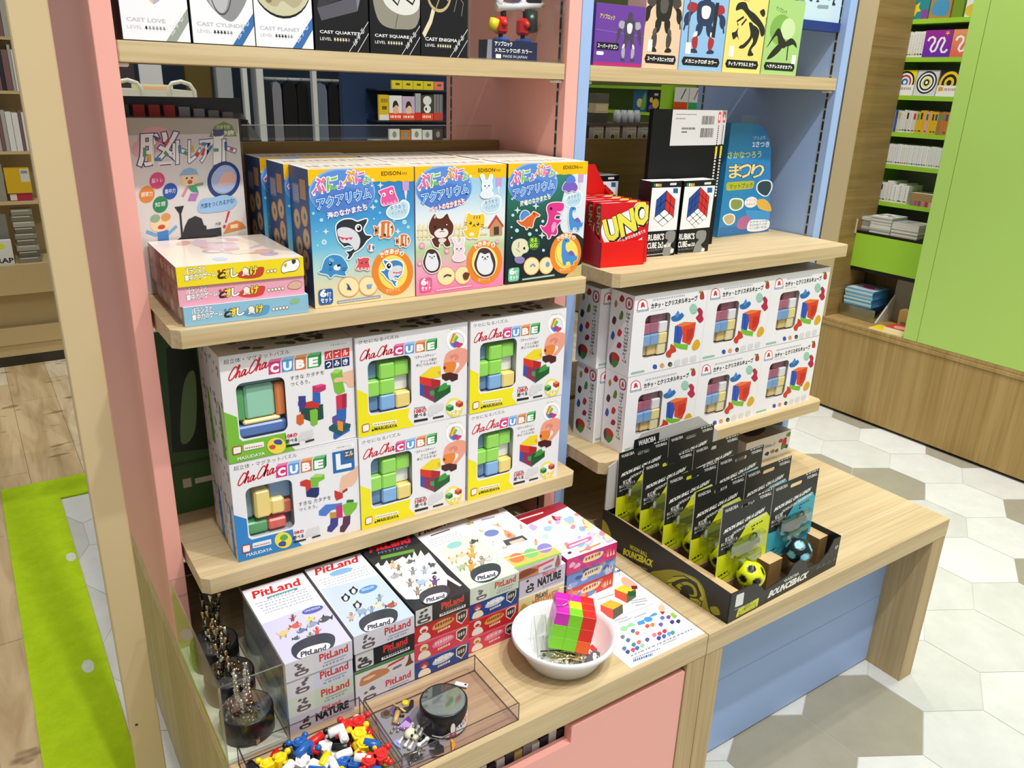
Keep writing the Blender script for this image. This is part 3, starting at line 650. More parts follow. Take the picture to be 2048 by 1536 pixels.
        # blue long-necks
        def neck(cx, cy, k, halo='#eef4f8'):
            f = lambda x, y: (cx + x * k, cy + y * k)
            a.blob('#4a8fd6', [f(*p) for p in [(-40, -95), (-20, -125), (15, -120), (20, -98), (-8, -85), (-10, -40), (15, -10), (50, -15), (75, 20), (85, -5), (80, 45), (55, 60), (50, 85), (30, 85), (22, 62), (-5, 65), (-10, 88), (-30, 85), (-38, 50), (-45, 0)]], halo, 6)
            a.blob('#7a5fb4', [f(*p) for p in [(5, -5), (35, -28), (60, 0), (40, 15)]]); a.ell('#101820', *f(-8, -108), 6 * k, n=8)
        neck(1575, 745, 1.0)
        # triceratops skeleton + purple stego
        a.blob('#e6e3c4', [(1025, 1000), (1040, 940), (1090, 915), (1140, 925), (1170, 970), (1160, 1020), (1120, 1040), (1090, 1075), (1050, 1060)], '#b9c9a4', 6); a.ell('#1d2420', 1133, 995, 10, 13, n=10); a.blob('#8f86b8', [(1050, 1080), (1100, 1065), (1140, 1085), (1120, 1125), (1065, 1120)])
        a.line('#b4b08a', [(1085, 940), (1080, 990)], 12); a.line('#b4b08a', [(1060, 1000), (1100, 1030)], 10)
        a.blob('#7d5fc0', [(1480, 420), (1520, 380), (1580, 395), (1610, 440), (1590, 480), (1560, 470), (1530, 490), (1500, 475), (1470, 470)], '#e6e0f2', 6); a.blob('#5a7fd6', [(1500, 400), (1520, 345), (1570, 335), (1590, 385), (1545, 405)])
        a.ell('#2f6a34', 1217, 950, 55, 62); a.text('光る', (1185, 945), (1245, 940), (1185, 905), '#d8ff5a', bold=.03); a.text('化石', (1182, 990), (1250, 984), (1182, 952), '#d8ff5a', bold=.03)
        a.ell('#f6e36c', 1516, 1025, 96, 118)
        neck(1516, 1040, -1.05 if False else 1.1, '#f6e36c')
        a.line('#7a9ad0', [(1190, 1150), (1215, 1130), (1235, 1150)], 14); a.ell('#7a9ad0', 1345, 1130, 18, 22, n=10)
    return mb.build('craft_kit_box')
AQ = {k: aqua_box(k) for k in ('sea', 'pet', 'dino')}
def place(o, loc, label, cat, group=None, rz=0):
    o.location = loc; o.rotation_euler = (0, 0, rz); return tag(o, label, cat, group)
gA = 'sea and pet and dinosaur craft kit boxes'
place(AQ['sea'], (-.624, .428, Z2), 'blue craft kit box with an orca on the front, at the shelf edge', 'craft kit', gA)
place(AQ['pet'], (-.4295, .427, Z2), 'pink craft kit box with a brown dog and yellow cat on the front', 'craft kit', gA)
place(AQ['dino'], (-.231, .429, Z2), 'dark green craft kit box with a pink dinosaur, at the shelf end', 'craft kit', gA)
for k, xs, what in (('sea', -.627, 'blue orca craft kit box'), ('pet', -.431, 'pink dog craft kit box'), ('dino', -.231, 'green dinosaur craft kit box')):
    dup(AQ[k], (xs - .005, .523, Z2), 0, 'second %s in its row, directly behind the front one' % what, gA)
    if k != 'x': dup(AQ[k], (xs - .010, .617 + (.02 if k == 'sea' else 0), Z2), 0, 'rearmost %s standing against the divider board' % what, gA)
# ------------------------------------------------------------------ stack of three flat balance games
def balance(col, accent, edge, seed):
    w, d, h = .2, .23, .0315
    mb = MB().mat(GLOSS); mb.box(0, w, 0, d, 0, h, col, cols={'t': '#efe6ea', 'l': edge, 'r': edge})
    F = faces(mb, w, d, h); a = F['f']
    a.ref((1350, 920), (2485, 833), (2515, 985), (1365, 1060))
    a.text('バランスと', (1418, 975), (1585, 955), (1416, 925), '#fff', '#26221f', .075, .03); a.text('集中力のゲーム', (1422, 1018), (1670, 985), (1420, 975), '#fff', '#26221f', .075, .03)
    a.blob(accent, [(1860, 990), (1880, 950), (1990, 925), (2090, 915), (2100, 950), (2070, 990), (1960, 1005)])
    for i, (ch, x, c) in enumerate((('ど', 1690, accent), ('す', 1740, '#f6df3a'), ('し', 1800, '#ffffff'), ('負', 1900, '#f9f2e0'), ('け', 1975, '#f6df3a'))):
        y = 1000 - (x - 1690) * .085; s = 62
        a.text(ch, (x, y), (x + s, y - s * .08), (x - 2, y - s * .95), c, '#3a2a1e', .09, .045)
    for i in range(5 if seed != 1 else 3):
        x = 2140 + i * 34; a.ell('#6b4a32', x, 950 - i * 3, 16, 15, n=12); a.ell('#fff7ea', x, 950 - i * 3, 12, 11, n=12)
    if seed == 1:
        a.blob('#fdfdfb', [(2270, 930), (2300, 880), (2370, 860), (2430, 855), (2450, 900), (2420, 940), (2350, 950), (2290, 960)], '#4a4038', 5); a.blob('#3a332e', [(2370, 862), (2410, 858), (2405, 885), (2380, 890)]); a.blob('#c8a24a', [(2290, 900), (2320, 885), (2315, 920)])
    elif seed == 2: a.blob('#e2b6a0', [(2330, 930), (2360, 890), (2420, 880), (2470, 895), (2460, 930), (2400, 945)], '#8a5a48', 4)
    else: a.blob('#8fbf8a', [(2300, 900), (2330, 870), (2400, 868), (2390, 900), (2330, 912)])
    t = F['t'].unit()
    t.rect('#f6ead8', .03, .03, .97, .97); rnd = random.Random(seed)
    for i in range(26):
        t.ell(rnd.choice(['#e8cdd8', '#cfd6ea', '#f2e2c8', '#d8cbd6', '#f6efe6', '#c9b5c6', '#e6b9a8']), rnd.uniform(.1, .9), rnd.uniform(.1, .9), rnd.uniform(.04, .14), rnd.uniform(.03, .1), rnd.uniform(0, 3), n=14)
    l = F['l'].unit(); l.rect('#00000000' and edge, 0, .1, 1, .9)
    for i in range(7): l.ell(rnd.choice(['#b98a7a', '#d8b29a', '#8f5a55', '#c7a0a0']), .1 + i * .13, .5, .05, .3, n=10)
    return mb.build('board_game_box')
for i, (c, ac, ed, lab, y) in enumerate((('#8fc1dc', '#5f9fd0', '#9a8690', 'light blue flat balance game box, lowest of the three', .415), ('#efa9be', '#d8473d', '#a5776a', 'pink flat balance game box, middle of the three', .419), ('#f4dc1e', '#c8452a', '#9a6f4a', 'yellow flat balance game box, topmost of the three', .416))):
    o = balance(c, ac, ed, 3 - i); place(o, (-.8455 + (.004 if i == 0 else 0), y, Z2 + i * .0318), lab, 'board game', 'flat balance game boxes', -.018)
# ------------------------------------------------------------------ wrapped brain training board standing behind the stack
def brain():
    w, d, h = .188, .035, .30
    t = thing('educational_puzzle_box', 'shrink-wrapped white brain training puzzle box behind the flat games', 'puzzle')
    mb = MB().mat(CARD); mb.box(0, w, 0, d, 0, h, '#dcd9d6'); a = faces(mb, w, d, h)['f']
    a.ref((255.7, 256.5), (480, 257), (509, 502), (290, 482), (0, .24, 1, 1))
    X = lambda x, y: (x / 3.84, 300 + y / 3.84); Y = lambda x, y: (x / 3.84, y / 3.84)
    a.rect('#b9b3a8', 258, 257, 480, 284)
    a.poly('#7a8f4e', [Y(1600, 1112), Y(1640, 1040), Y(1720, 1003), Y(1790, 1030), Y(1835, 1112)]); a.text('5~99歳', Y(1625, 1105), Y(1810, 1105), Y(1625, 1068), '#f4f2da', bold=.03); a.text('対象年齢', Y(1660, 1060), Y(1775, 1058), Y(1660, 1030), '#dfe6c4')
    a.ell('#e3a9ac', *Y(1200, 1120), 32, 22); a.ell('#e3b4b8', *Y(1090, 1180), 14)
    for ch, x, w_ in (('脳', 1085, 270), ('ト', 1350, 95), ('レ', 1440, 95), ('ア', 1530, 110), ('ー', 1640, 80), ('ト', 1715, 110)):
        hgt = 200 if ch == '脳' else 150
        a.text(ch, Y(x, 1285), Y(x + w_, 1280), Y(x - 2, 1285 - hgt), '#fbfbf8', '#4a4d84', .05, .02)
    rnd = random.Random(2)
    for (x, y, c, l, an) in ((1125, 1200, '#5f9a6a', 60, 1.57), (1160, 1240, '#e0b43a', 50, 1.5), (1215, 1250, '#4a86c2', 45, 0), (1280, 1140, '#d0444a', 40, -1), (1275, 1215, '#5f9a6a', 35, .8), (1375, 1190, '#5a86b4', 55, 1.5), (1420, 1215, '#5f9a6a', 30, .6), (1470, 1190, '#e0b43a', 45, 1.4), (1510, 1230, '#d0444a', 35, -.9), (1560, 1160, '#5a86b4', 35, .1), (1555, 1215, '#d0444a', 50, 1.9), (1610, 1190, '#4f7fc0', 40, -.9), (1660, 1205, '#5f9a6a', 40, 0), (1740, 1180, '#4a5f9a', 60, 1.5), (1790, 1205, '#d8586a', 30, .3), (1230, 1130, '#d87a9a', 20, 0)):
        dx, dy = cos(an) * l / 2, sin(an) * l / 2; a.line(c, [Y(x - dx, y - dy), Y(x + dx, y + dy)], 6)
    for x, y, c, s in ((1215, 235, '#d8487e', '脳トレ'), (1145, 318, '#e08a3a', '観察力'), (1308, 312, '#2f56a8', '集中力'), (1240, 392, '#2f8a5a', '知育')):
        a.ell(c, *X(x, y), 14, 14); a.text(s, X(x - 38, y + 15), X(x + 38, y + 13), X(x - 38, y - 16), '#fff')
    # paper people
    a.ell('#f2d6ac', *X(1448, 240), 17, 14); a.poly('#8fb4d6', [X(1375, 215), X(1400, 180), X(1450, 165), X(1500, 180), X(1520, 215)]); a.ell('#c8623a', *X(1455, 262), 5, 4, n=10); a.ell('#3a2a20', *X(1430, 235), 2, n=6); a.ell('#3a2a20', *X(1470, 235), 2, n=6)
    a.poly('#3f9a6a', [X(1430, 285), X(1500, 285), X(1525, 340), X(1470, 330)]); a.poly('#b07ab8', [X(1460, 340), X(1525, 345), X(1500, 395), X(1440, 388)]); a.line('#d98a9a', [X(1400, 355), X(1440, 290)], 5); a.line('#7a9a6a', [X(1490, 288), X(1560, 282)], 4.5)
    a.ell('#f2d6ac', *X(1243, 520), 19, 13); a.ell('#8fb48a', *X(1205, 480), 9, 7); a.ell('#d89a5a', *X(1280, 480), 9, 7); a.ell('#c8452a', *X(1250, 540), 7, 4, n=10); a.poly('#3f7fc8', [X(1220, 570), X(1300, 565), X(1305, 640), X(1230, 645)]); a.line('#6fa8dc', [X(1145, 555), X(1220, 590)], 5); a.line('#6fa8dc', [X(1300, 590), X(1360, 548)], 5); a.rect('#6faa7a', 320, 467, 327, 475); a.rect('#d88a5a', 329, 467, 338, 475)
    # locomotive silhouette
    k = '#26262a'
    a.poly(k, [X(1360, 670), X(1365, 640), X(1395, 625), X(1378, 470), X(1342, 420), X(1412, 418), X(1392, 470), X(1408, 600), X(1420, 560), X(1445, 515), X(1500, 497), X(1550, 520), X(1570, 570), X(1588, 575), X(1592, 602), X(1710, 602), X(1715, 660), X(1370, 668)])
    a.ring('#27407e', *X(1730, 268), 36, 34, 8); a.ell('#a9bde0', *X(1735, 262), 27, 26); a.blob('#e8b9a6', [X(1680, 300), X(1720, 225), X(1790, 215), X(1830, 260), X(1800, 300), X(1740, 305)])
    a.blob('#9cc4e6', [X(1515, 440), X(1550, 390), X(1640, 385), X(1740, 375), X(1830, 410), X(1840, 450), X(1780, 485), X(1640, 490), X(1540, 480)]); a.text('汽車をつくれるかな?', X(1540, 455), X(1820, 440), X(1540, 420), '#27548a', bold=.02)
    a.poly('#c8324a', [X(1765, 495), X(1785, 495), X(1755, 575), X(1742, 570)]); a.ell('#c8324a', *X(1738, 600), 3.4, n=10); a.text('汽車', X(1660, 588), X(1708, 585), X(1660, 565), '#333')
    a.poly('#d8823a', [X(1730, 650), X(1770, 585), X(1840, 570), X(1890, 590), X(1930, 635)]); a.rect('#f2d9b4', 466, 455, 483, 462)
    mb.build('carton', None, t)
    mb = MB().mat(FILM); mb.box(-.003, w + .003, -.003, d + .003, -.0002, h + .003, '#fff', 'b')
    rnd = random.Random(8)
    mb.build('wrap_film', None, t)
    return t
b_ = brain(); b_.location = (-.853, .652, Z2); b_.rotation_euler = (0, 0, .0)
# ================================================================== magnet cube puzzles, lower pink shelf
def holed_front(mb, w, h, win, col, r=.012):
    # front wall with a rounded window opening; win in unit coords (u0,v0,u1,v1)
    u0, v0, u1, v1 = win
    x0, x1, z0, z1 = u0 * w, u1 * w, v0 * h, v1 * h
    inner = []
    for cx, cz, a0 in ((x1 - r, z1 - r, 0), (x0 + r, z1 - r, pi / 2), (x0 + r, z0 + r, pi), (x1 - r, z0 + r, 1.5 * pi)):
        for k in range(5): a = a0 + k * pi / 8; inner.append((cx + r * cos(a), cz + r * sin(a)))
    n = len(inner); outer = []
    for i, (x, zz) in enumerate(inner):
        k = i // 5; cx, cz = ((w, h), (0, h), (0, 0), (w, 0))[k]
        j = i % 5
        outer.append((x if (j == 0 and k in (1, 3)) or (j == 4 and k in (0, 2)) else cx, zz if (j == 4 and k in (1, 3)) or (j == 0 and k in (0, 2)) else cz) if j in (0, 4) else (cx, cz))
    vs = [(x, 0, zz) for x, zz in outer] + [(x, 0, zz) for x, zz in inner] + [(x, .0012, zz) for x, zz in inner]
    fs = [(i, n + i, n + (i + 1) % n, (i + 1) % n) for i in range(n)] + [(n + i, 2 * n + i, 2 * n + (i + 1) % n, n + (i + 1) % n) for i in range(n)]
    mb.add(vs, fs, col)
    return x0, x1, z0, z1
def cutpoly(a, col, pts): a.poly(col, pts)
def isocube(a, x, y, s, top, left, right, k=.55):
    # small isometric block drawing, (x,y) front corner bottom in image px
    a.poly(left, [(x, y), (x - s, y - s * .45), (x - s, y - s * 1.45), (x, y - s)])
    a.poly(right, [(x, y), (x + s, y - s * .55), (x + s, y - s * 1.55), (x, y - s)])
    a.poly(top, [(x, y - s), (x - s, y - s * 1.45), (x, y - s * 2), (x + s, y - s * 1.55)])
def cube_word(a, cx, T):
    # the four lettered blocks: cx list of quads
    for ch, c, ct, q in T:
        tl, tr, br, bl = q
        dx, dy = (tr[0] - tl[0]) * .16, -(bl[1] - tl[1]) * .26
        a.poly(ct, [tl, tr, (tr[0] + dx, tr[1] + dy), (tl[0] + dx, tl[1] + dy)])
        a.poly(c, q)
        m = .2
        w = (tr[0] - tl[0]); hx = (bl[0] - tl[0]); hy = bl[1] - tl[1]; wy = tr[1] - tl[1]
        P_ = lambda u, v: (tl[0] + w * u + hx * v, tl[1] + wy * u + hy * v)
        a.text(ch, P_(.2, .84), P_(.8, .84), P_(.2, .2), '#ffffff', bold=.06)
    tl, tr, br, bl = T[-1][3]; dx, dy = (tr[0] - tl[0]) * .16, -(bl[1] - tl[1]) * .26
    a.poly('#1f6f3a', [tr, (tr[0] + dx, tr[1] + dy), (br[0] + dx, br[1] + dy), br])
def script_word(a, P0, P1, H, col):
    # cursive double word drawn with pen strokes between P0 and P1
    ux, uy = (P1[0] - P0[0]), (P1[1] - P0[1])
    def Q(u, v): return (P0[0] + ux * u + H * .28 * v, P0[1] + uy * u - H * v)
    L = hypot(ux, uy); wdt = H * .11
    for o in (0, .5):
        S = [[(.14, .82), (.115, .98), (.07, .97), (.03, .7), (.005, .35), (.015, .06), (.06, -.02), (.115, .12)],
             [(.115, .12), (.17, .55), (.19, .98), (.165, 1.02), (.16, .6), (.165, 0), (.18, .3), (.215, .52), (.235, .4), (.235, .08), (.255, .0), (.285, .12)],
             [(.355, .42), (.325, .5), (.29, .36), (.285, .1), (.31, .0), (.345, .2), (.362, .48), (.358, .1), (.38, .0), (.43, .18)]]
        for st in S:
            p = [Q(o + u * 1.12, v) for u, v in st]
            q = []
            for i in range(len(p) - 1):
                p0 = p[max(i - 1, 0)]; p1 = p[i]; p2 = p[i + 1]; p3 = p[min(i + 2, len(p) - 1)]
                for k in range(4):
                    t = k / 4; q.append(tuple(.5 * (2 * b + (c - a_) * t + (2 * a_ - 5 * b + 4 * c - d) * t * t + (3 * b - a_ - 3 * c + d) * t ** 3) for a_, b, c, d in zip(p0, p1, p2, p3)))
            q.append(p[-1]); a.line(col, q, wdt)
PZ = {'g': '#a2ea62', 'b': '#8fc0f4', 'y': '#ffe58a', 'r': '#ee6a5a', 'n': '#6f98c4', 'w': '#f4f6f8', 't': '#9fdcc0', 'o': '#f08a4a', 'd': '#5fae6a', 'p': '#7a3f8a'}
def puzzle_part(parent, cells, x0, z0, s, y, gap=.0004):
    # coloured translucent cubes behind the window: cells {(i,j):(colour, forward)}
    mb = MB().mat(PLAS)
    for (i, j), (c, fwd) in cells.items():
        mb.bbox(x0 + i * s + gap, x0 + (i + 1) * s - gap, y - fwd, y - fwd + s, z0 + j * s + gap, z0 + (j + 1) * s - gap, PZ[c], .0025)
    return mb.build('puzzle_cube', None, parent)
CW, CD_, CH = .2345, .076, .1955
def chacha(kind):
    t = thing('magnet_puzzle_box', 'x', 'puzzle')
    mb = MB().mat(CARD); w, d, h = CW, CD_, CH
    if kind == 'y': refq = ((30, 250), (755, 150), (750, 735), (40, 885)); win = (.098, .215, .475, .755)
    elif kind == 'g': refq = ((355, 455), (1575, 280), (1605, 1165), (445, 1395)); win = (.098, .205, .455, .735)
    else: refq = ((405, 475), (1715, 205), (1750, 1125), (500, 1455)); win = (.098, .215, .455, .735)
    acc = {'y': '#f6ea1a', 'g': '#7cc03a', 'b': '#2f86d0'}[kind]
    mb.box(0, w, .0008, d, 0, h, '#e6e3e6', 'f', cols={'t': '#d9d5d8', 'k': '#ddd'})
    x0, x1, z0, z1 = holed_front(mb, w, h, win, '#f1eff3')
    F = faces(mb, w, d, h); a = F['f']
    # accent corner: diagonal from the left edge past the window to the bottom edge
    u0, v0, u1, v1 = win
    a.poly(acc, [(0, 0), (.5, 0), (.44, .1), (u1 - .02, v0 - .012), (u0 + .015, v0 - .012), (u0 - .008, v0 + .02), (u0 - .008, .43), (0, .5)])
    a.ref(*refq)
    if kind == 'y':
        a.text('クセになるパズル', (52, 290), (316, 250), (51, 265), '#222'); script_word(a, (58, 392), (282, 342), 62, '#cf2233')
        cube_word(a, 0, (('C', '#d8327e', '#ee7fb0', ((280, 303), (344, 294), (342, 352), (279, 361))), ('U', '#5f9fe0', '#9fc8f2', ((349, 293), (412, 284), (411, 343), (348, 352))), ('B', '#d9743a', '#eda672', ((419, 283), (483, 274), (481, 333), (418, 342))), ('E', '#2f9a4a', '#6fc47a', ((490, 273), (550, 264), (549, 323), (489, 332)))))
        a.rrect('#ffffff', [(628, 193), (738, 178), (738, 196), (629, 212)], .5); a.text('対象年齢3才以上', (636, 206), (730, 193), (636, 194), '#444')
        for i, c in enumerate(('#d8862f', '#f0d23a', '#6fbf5a', '#4a8fd8', '#8a4fb0', '#d83f6a')):
            a.line(c, [(645 + i * 13, 290 - i * 9), (672 + i * 9, 222 + i * 9)], 17) if i < 3 else a.ell(c, 660 + (i - 3) * 24, 290 + (i % 2) * 8, 22, 18)
        a.ring('#ffffff', 684, 266, 66, 68, 19); a.ring('#d8dbe0', 684, 266, 48, 50, 2)
        for s, y, x0_, x1_ in (('“コチャッカチャッ”', 382, 410, 545), ('クリック感が', 408, 450, 556), ('手につたわる!', 432, 422, 556)): a.text(s, (x0_, y), (x1_, y - 20), (x0_, y - 18), '#333')
        # hand with orange block
        a.blob('#f2a58e', [(755, 330), (715, 312), (668, 320), (622, 345), (605, 385), (600, 440), (618, 458), (645, 440), (690, 400), (705, 420), (672, 462), (682, 478), (712, 450), (742, 410), (756, 380)])
        a.blob('#e88a78', [(640, 365), (675, 350), (698, 362), (690, 385), (655, 390)]); a.line('#f6cbb8', [(655, 380), (660, 398), (670, 372)], 7)
        a.blob('#ee8a3a', [(608, 408), (640, 400), (672, 398), (682, 420), (668, 460), (640, 478), (612, 465), (600, 440)]); a.poly('#4a2020', [(588, 478), (640, 465), (694, 478), (692, 510), (655, 525), (640, 512), (615, 520), (590, 505)]); a.ell('#8a2f1f', 607, 437, 9, 11, n=10)
        # unfinished cube
        a.poly('#f4dc2a', [(445, 490), (520, 432), (580, 425), (582, 452), (556, 462), (582, 492), (520, 505)]); a.poly('#e8b71f', [(556, 462), (582, 452), (582, 492)])
        a.poly('#d8352f', [(445, 490), (520, 505), (580, 515), (578, 552), (520, 565), (446, 535)]); a.poly('#b02424', [(520, 505), (580, 515), (578, 552), (520, 560)])
        a.poly('#2f56a8', [(446, 535), (470, 545), (472, 620), (446, 608)]); a.poly('#8f2f5a', [(470, 545), (542, 560), (540, 655), (472, 620)]); a.poly('#1f5a2f', [(540, 560), (645, 545), (645, 590), (540, 660)]); a.poly('#3f9a3f', [(578, 552), (600, 535), (620, 530), (622, 545), (648, 548), (610, 575), (560, 590)]); a.rrect('#4a9a4a', [(510, 580), (540, 580), (540, 615), (510, 610)], .4)
        a.text('遊べる', (406, 756), (485, 742), (406, 732), '#222', bold=.02); a.text('108の', (408, 728), (487, 715), (408, 702), '#d0303a', bold=.03); a.scrib('#777', (410, 698), (482, 688), (410, 690), 6); a.poly('#222', [(406, 770), (496, 756), (496, 770), (406, 786)])
        for i in range(3):
            a.blob('#dcdde2', [(500 + i * 32, 740 - i * 18), (505 + i * 34, 690 - i * 10), (525 + i * 32, 672 - i * 5), (545 + i * 28, 690 - i * 8), (535 + i * 30, 735 - i * 16)])
        a.poly('#333', [(530, 752), (600, 738), (600, 750), (530, 764)])
        a.ell('#f4ea5a', 670, 690, 56, 62); a.ell('#fbf9ee', 670, 690, 44, 48)
        isocube(a, 640, 715, 24, '#6fc47a', '#2f8a4a', '#1f6f3a'); isocube(a, 702, 690, 24, '#e88a5a', '#c8482f', '#a83424')
        a.text('ピタッ!', (650, 742), (715, 725), (650, 712), '#e0c81f', '#fff', .06, .04)
        a.rrect('#b0443a', [(63, 800), (113, 788), (113, 838), (64, 852)], .25); a.rrect('#fbf6f0', [(68, 804), (109, 794), (109, 834), (69, 846)], .2)
        a.rrect('#fdfbe8', [(132, 788), (292, 766), (292, 788), (132, 812)], .3); a.scrib('#b8926a', (140, 804), (285, 783), (140, 796), 9)
        a.text('MASUDAYA', (146, 836), (295, 812), (146, 818), '#222', bold=.02); a.ell('#222', 134, 834, 7, 7, n=8)
    if kind == 'g':
        a.text('超立体・マグネットパズル', (403, 522), (1000, 425), (400, 482), '#222'); script_word(a, (440, 665), (808, 540), 110, '#cf2233')
        cube_word(a, 0, (('C', '#d8327e', '#ee7fb0', ((806, 505), (915, 488), (915, 594), (807, 612))), ('U', '#5f9fe0', '#9fc8f2', ((925, 486), (1032, 470), (1032, 576), (925, 592))), ('B', '#d9743a', '#eda672', ((1043, 468), (1148, 452), (1149, 560), (1043, 575))), ('E', '#2f9a4a', '#6fc47a', ((1160, 450), (1270, 434), (1271, 540), (1160, 557)))))
        a.rrect('#fff', [(1356, 345), (1542, 315), (1544, 342), (1358, 372)], .5); a.text('対象年齢3才以上', (1370, 363), (1530, 338), (1369, 343), '#444')
        for i, (s, c) in enumerate((('パズル', '#d8382f'), ('つみき', '#1f2f6a'))):
            for k in range(3):
                x, y = 1318 + k * 78, 408 + i * 82 - k * 13
                a.poly(c, [(x, y), (x + 72, y - 12), (x + 74, y + 62), (x + 2, y + 74)]); a.text(s[k], (x + 14, y + 60), (x + 58, y + 52), (x + 13, y + 12), '#fff', bold=.03)
        a.text('すきな カタチを', (1004, 660), (1312, 605), (1003, 625), '#555'); a.text('つくろう。', (1006, 715), (1185, 685), (1005, 680), '#555')
        isoc = lambda x, y, s, c: isocube(a, x, y, s, *c)
        GR = ('#a6dc6a', '#7cc03a', '#5fa02f'); NV = ('#5f6fc0', '#3f3f8a', '#2f2f6f'); RD = ('#e85a4a', '#d0302a', '#b0241f'); PK = ('#e84a8a', '#c82f6a', '#a82458'); BL = ('#5f9fe0', '#2f66b8', '#244f94'); OR = ('#ee9a5a', '#d8632a', '#b84f1f'); DG = ('#3f7a6a', '#1f4a44', '#173a36')
        a.poly('#1f4a44', [(1095, 900), (1300, 870), (1305, 1000), (1200, 1030), (1100, 990)]); a.poly('#d0302a', [(1120, 860), (1200, 842), (1270, 870), (1260, 905), (1130, 905)])
        isoc(1108, 900, 36, NV); a.poly('#3f3f8a', [(1075, 800), (1142, 797), (1142, 890), (1085, 945)]); a.poly('#2f66b8', [(1207, 760), (1275, 770), (1278, 868), (1205, 850)]); a.poly('#c82f6a', [(1205, 710), (1290, 692), (1328, 700), (1326, 742), (1275, 765), (1206, 765)]); a.poly('#e84a8a', [(1205, 712), (1290, 692), (1328, 700), (1255, 724)])
        a.poly('#7cc03a', [(1178, 925), (1235, 912), (1252, 925), (1250, 1045), (1210, 1068), (1185, 1050)]); a.poly('#d8632a', [(1058, 970), (1100, 955), (1125, 970), (1122, 1040), (1090, 1058), (1056, 1040)])
        a.poly('#2f66b8', [(1395, 1130), (1545, 1070), (1545, 1110), (1410, 1185), (1392, 1175)]); a.poly('#1f5a5a', [(1352, 1075), (1430, 1020), (1555, 1050), (1550, 1080), (1450, 1150), (1355, 1100)]); a.poly('#5f4f9a', [(1385, 985), (1430, 965), (1510, 1000), (1500, 1060), (1420, 1060), (1385, 1035)])
        a.poly('#e89a2f', [(1430, 1018), (1482, 1030), (1482, 1115), (1435, 1100)]); a.poly('#2f66b8', [(1425, 915), (1515, 900), (1512, 1000), (1470, 1015), (1425, 995)]); a.poly('#d8324f', [(1420, 800), (1475, 785), (1518, 775), (1518, 900), (1470, 920), (1425, 915)]); a.poly('#a82444', [(1475, 785), (1518, 775), (1518, 900), (1475, 915)])
        a.poly('#7cc03a', [(1372, 600), (1420, 560), (1478, 565), (1490, 700), (1505, 760), (1440, 788), (1408, 760), (1395, 680)]); a.poly('#a6dc6a', [(1372, 600), (1420, 560), (1478, 565), (1440, 600)])
        a.blob('#f0c2a4', [(1602, 575), (1560, 572), (1480, 600), (1485, 630), (1420, 640), (1400, 660), (1410, 680), (1475, 672), (1520, 690), (1540, 720), (1600, 700)])
        a.ell('#f4e04a', 872, 1235, 84, 72); a.blob('#3f4f9a', [(850, 1190), (900, 1180), (925, 1200), (915, 1225), (860, 1220)]); a.blob('#d8503a', [(805, 1240), (840, 1225), (865, 1240), (850, 1265), (815, 1262)])
        a.text('108の', (956, 1170), (1062, 1152), (955, 1140), '#d0303a', bold=.03); a.text('遊べる', (958, 1215), (1062, 1196), (957, 1182), '#222', bold=.02); a.poly('#222', [(960, 1232), (1082, 1212), (1084, 1228), (961, 1250)])
        for i in range(3): a.blob('#dcdde2', [(1075 + i * 42, 1200 - i * 10), (1085 + i * 42, 1135 - i * 12), (1120 + i * 40, 1115 - i * 10), (1125 + i * 40, 1165 - i * 8)])
        a.poly('#333', [(1135, 1195), (1216, 1175), (1218, 1190), (1137, 1212)])
        a.rrect('#b0443a', [(472, 1242), (558, 1228), (560, 1298), (475, 1316)], .25); a.rrect('#fbf6f0', [(482, 1250), (550, 1238), (551, 1290), (485, 1306)], .2)
        a.rrect('#fdf6f0', [(574, 1225), (756, 1195), (760, 1242), (577, 1278)], .2); a.scrib('#b06a5a', (588, 1262), (745, 1236), (587, 1250), 8)
        a.text('MASUDAYA', (520, 1362), (765, 1312), (519, 1335), '#f6f8ec', bold=.02)
    if kind == 'b':
        a.text('超立体・マグネットパズル', (455, 535), (1098, 390), (452, 490), '#222'); script_word(a, (490, 685), (885, 545), 118, '#cf2233')
        cube_word(a, 0, (('C', '#d8327e', '#ee7fb0', ((884, 492), (998, 468), (1000, 580), (886, 604))), ('U', '#5f9fe0', '#9fc8f2', ((1008, 466), (1124, 443), (1126, 556), (1010, 580))), ('B', '#d9743a', '#eda672', ((1136, 440), (1250, 418), (1252, 528), (1138, 553))), ('E', '#2f9a4a', '#6fc47a', ((1262, 415), (1380, 392), (1382, 503), (1264, 527)))))
        a.rrect('#fff', [(1480, 290), (1675, 252), (1677, 282), (1482, 320)], .5); a.text('対象年齢3才以上', (1495, 312), (1662, 278), (1494, 290), '#444')
        a.poly('#2a6cb4', [(1458, 345), (1680, 302), (1690, 515), (1470, 558)]); a.poly('#f6f7fb', [(1492, 362), (1540, 352), (1546, 470), (1655, 448), (1658, 490), (1502, 522)]); a.poly('#55585f', [(1580, 325), (1682, 305), (1684, 400), (1584, 420)]); a.text('エル', (1590, 385), (1672, 368), (1589, 340), '#fff', bold=.02)
        a.poly('#d0352f', [(1130, 640), (1190, 615), (1235, 625), (1242, 720), (1215, 760), (1190, 745), (1185, 690), (1130, 680)]); a.poly('#7cc03a', [(1235, 600), (1290, 560), (1378, 562), (1380, 610), (1320, 640), (1315, 690), (1240, 695)]); a.poly('#a6dc6a', [(1235, 600), (1290, 560), (1378, 562), (1345, 590)]); a.poly('#1f2f6a', [(1190, 745), (1240, 700), (1325, 695), (1322, 770), (1295, 800), (1195, 790)])
        a.text('すきな カタチを', (1115, 890), (1445, 815), (1113, 850), '#555'); a.text('つくろう。', (1118, 942), (1305, 900), (1117, 908), '#555')
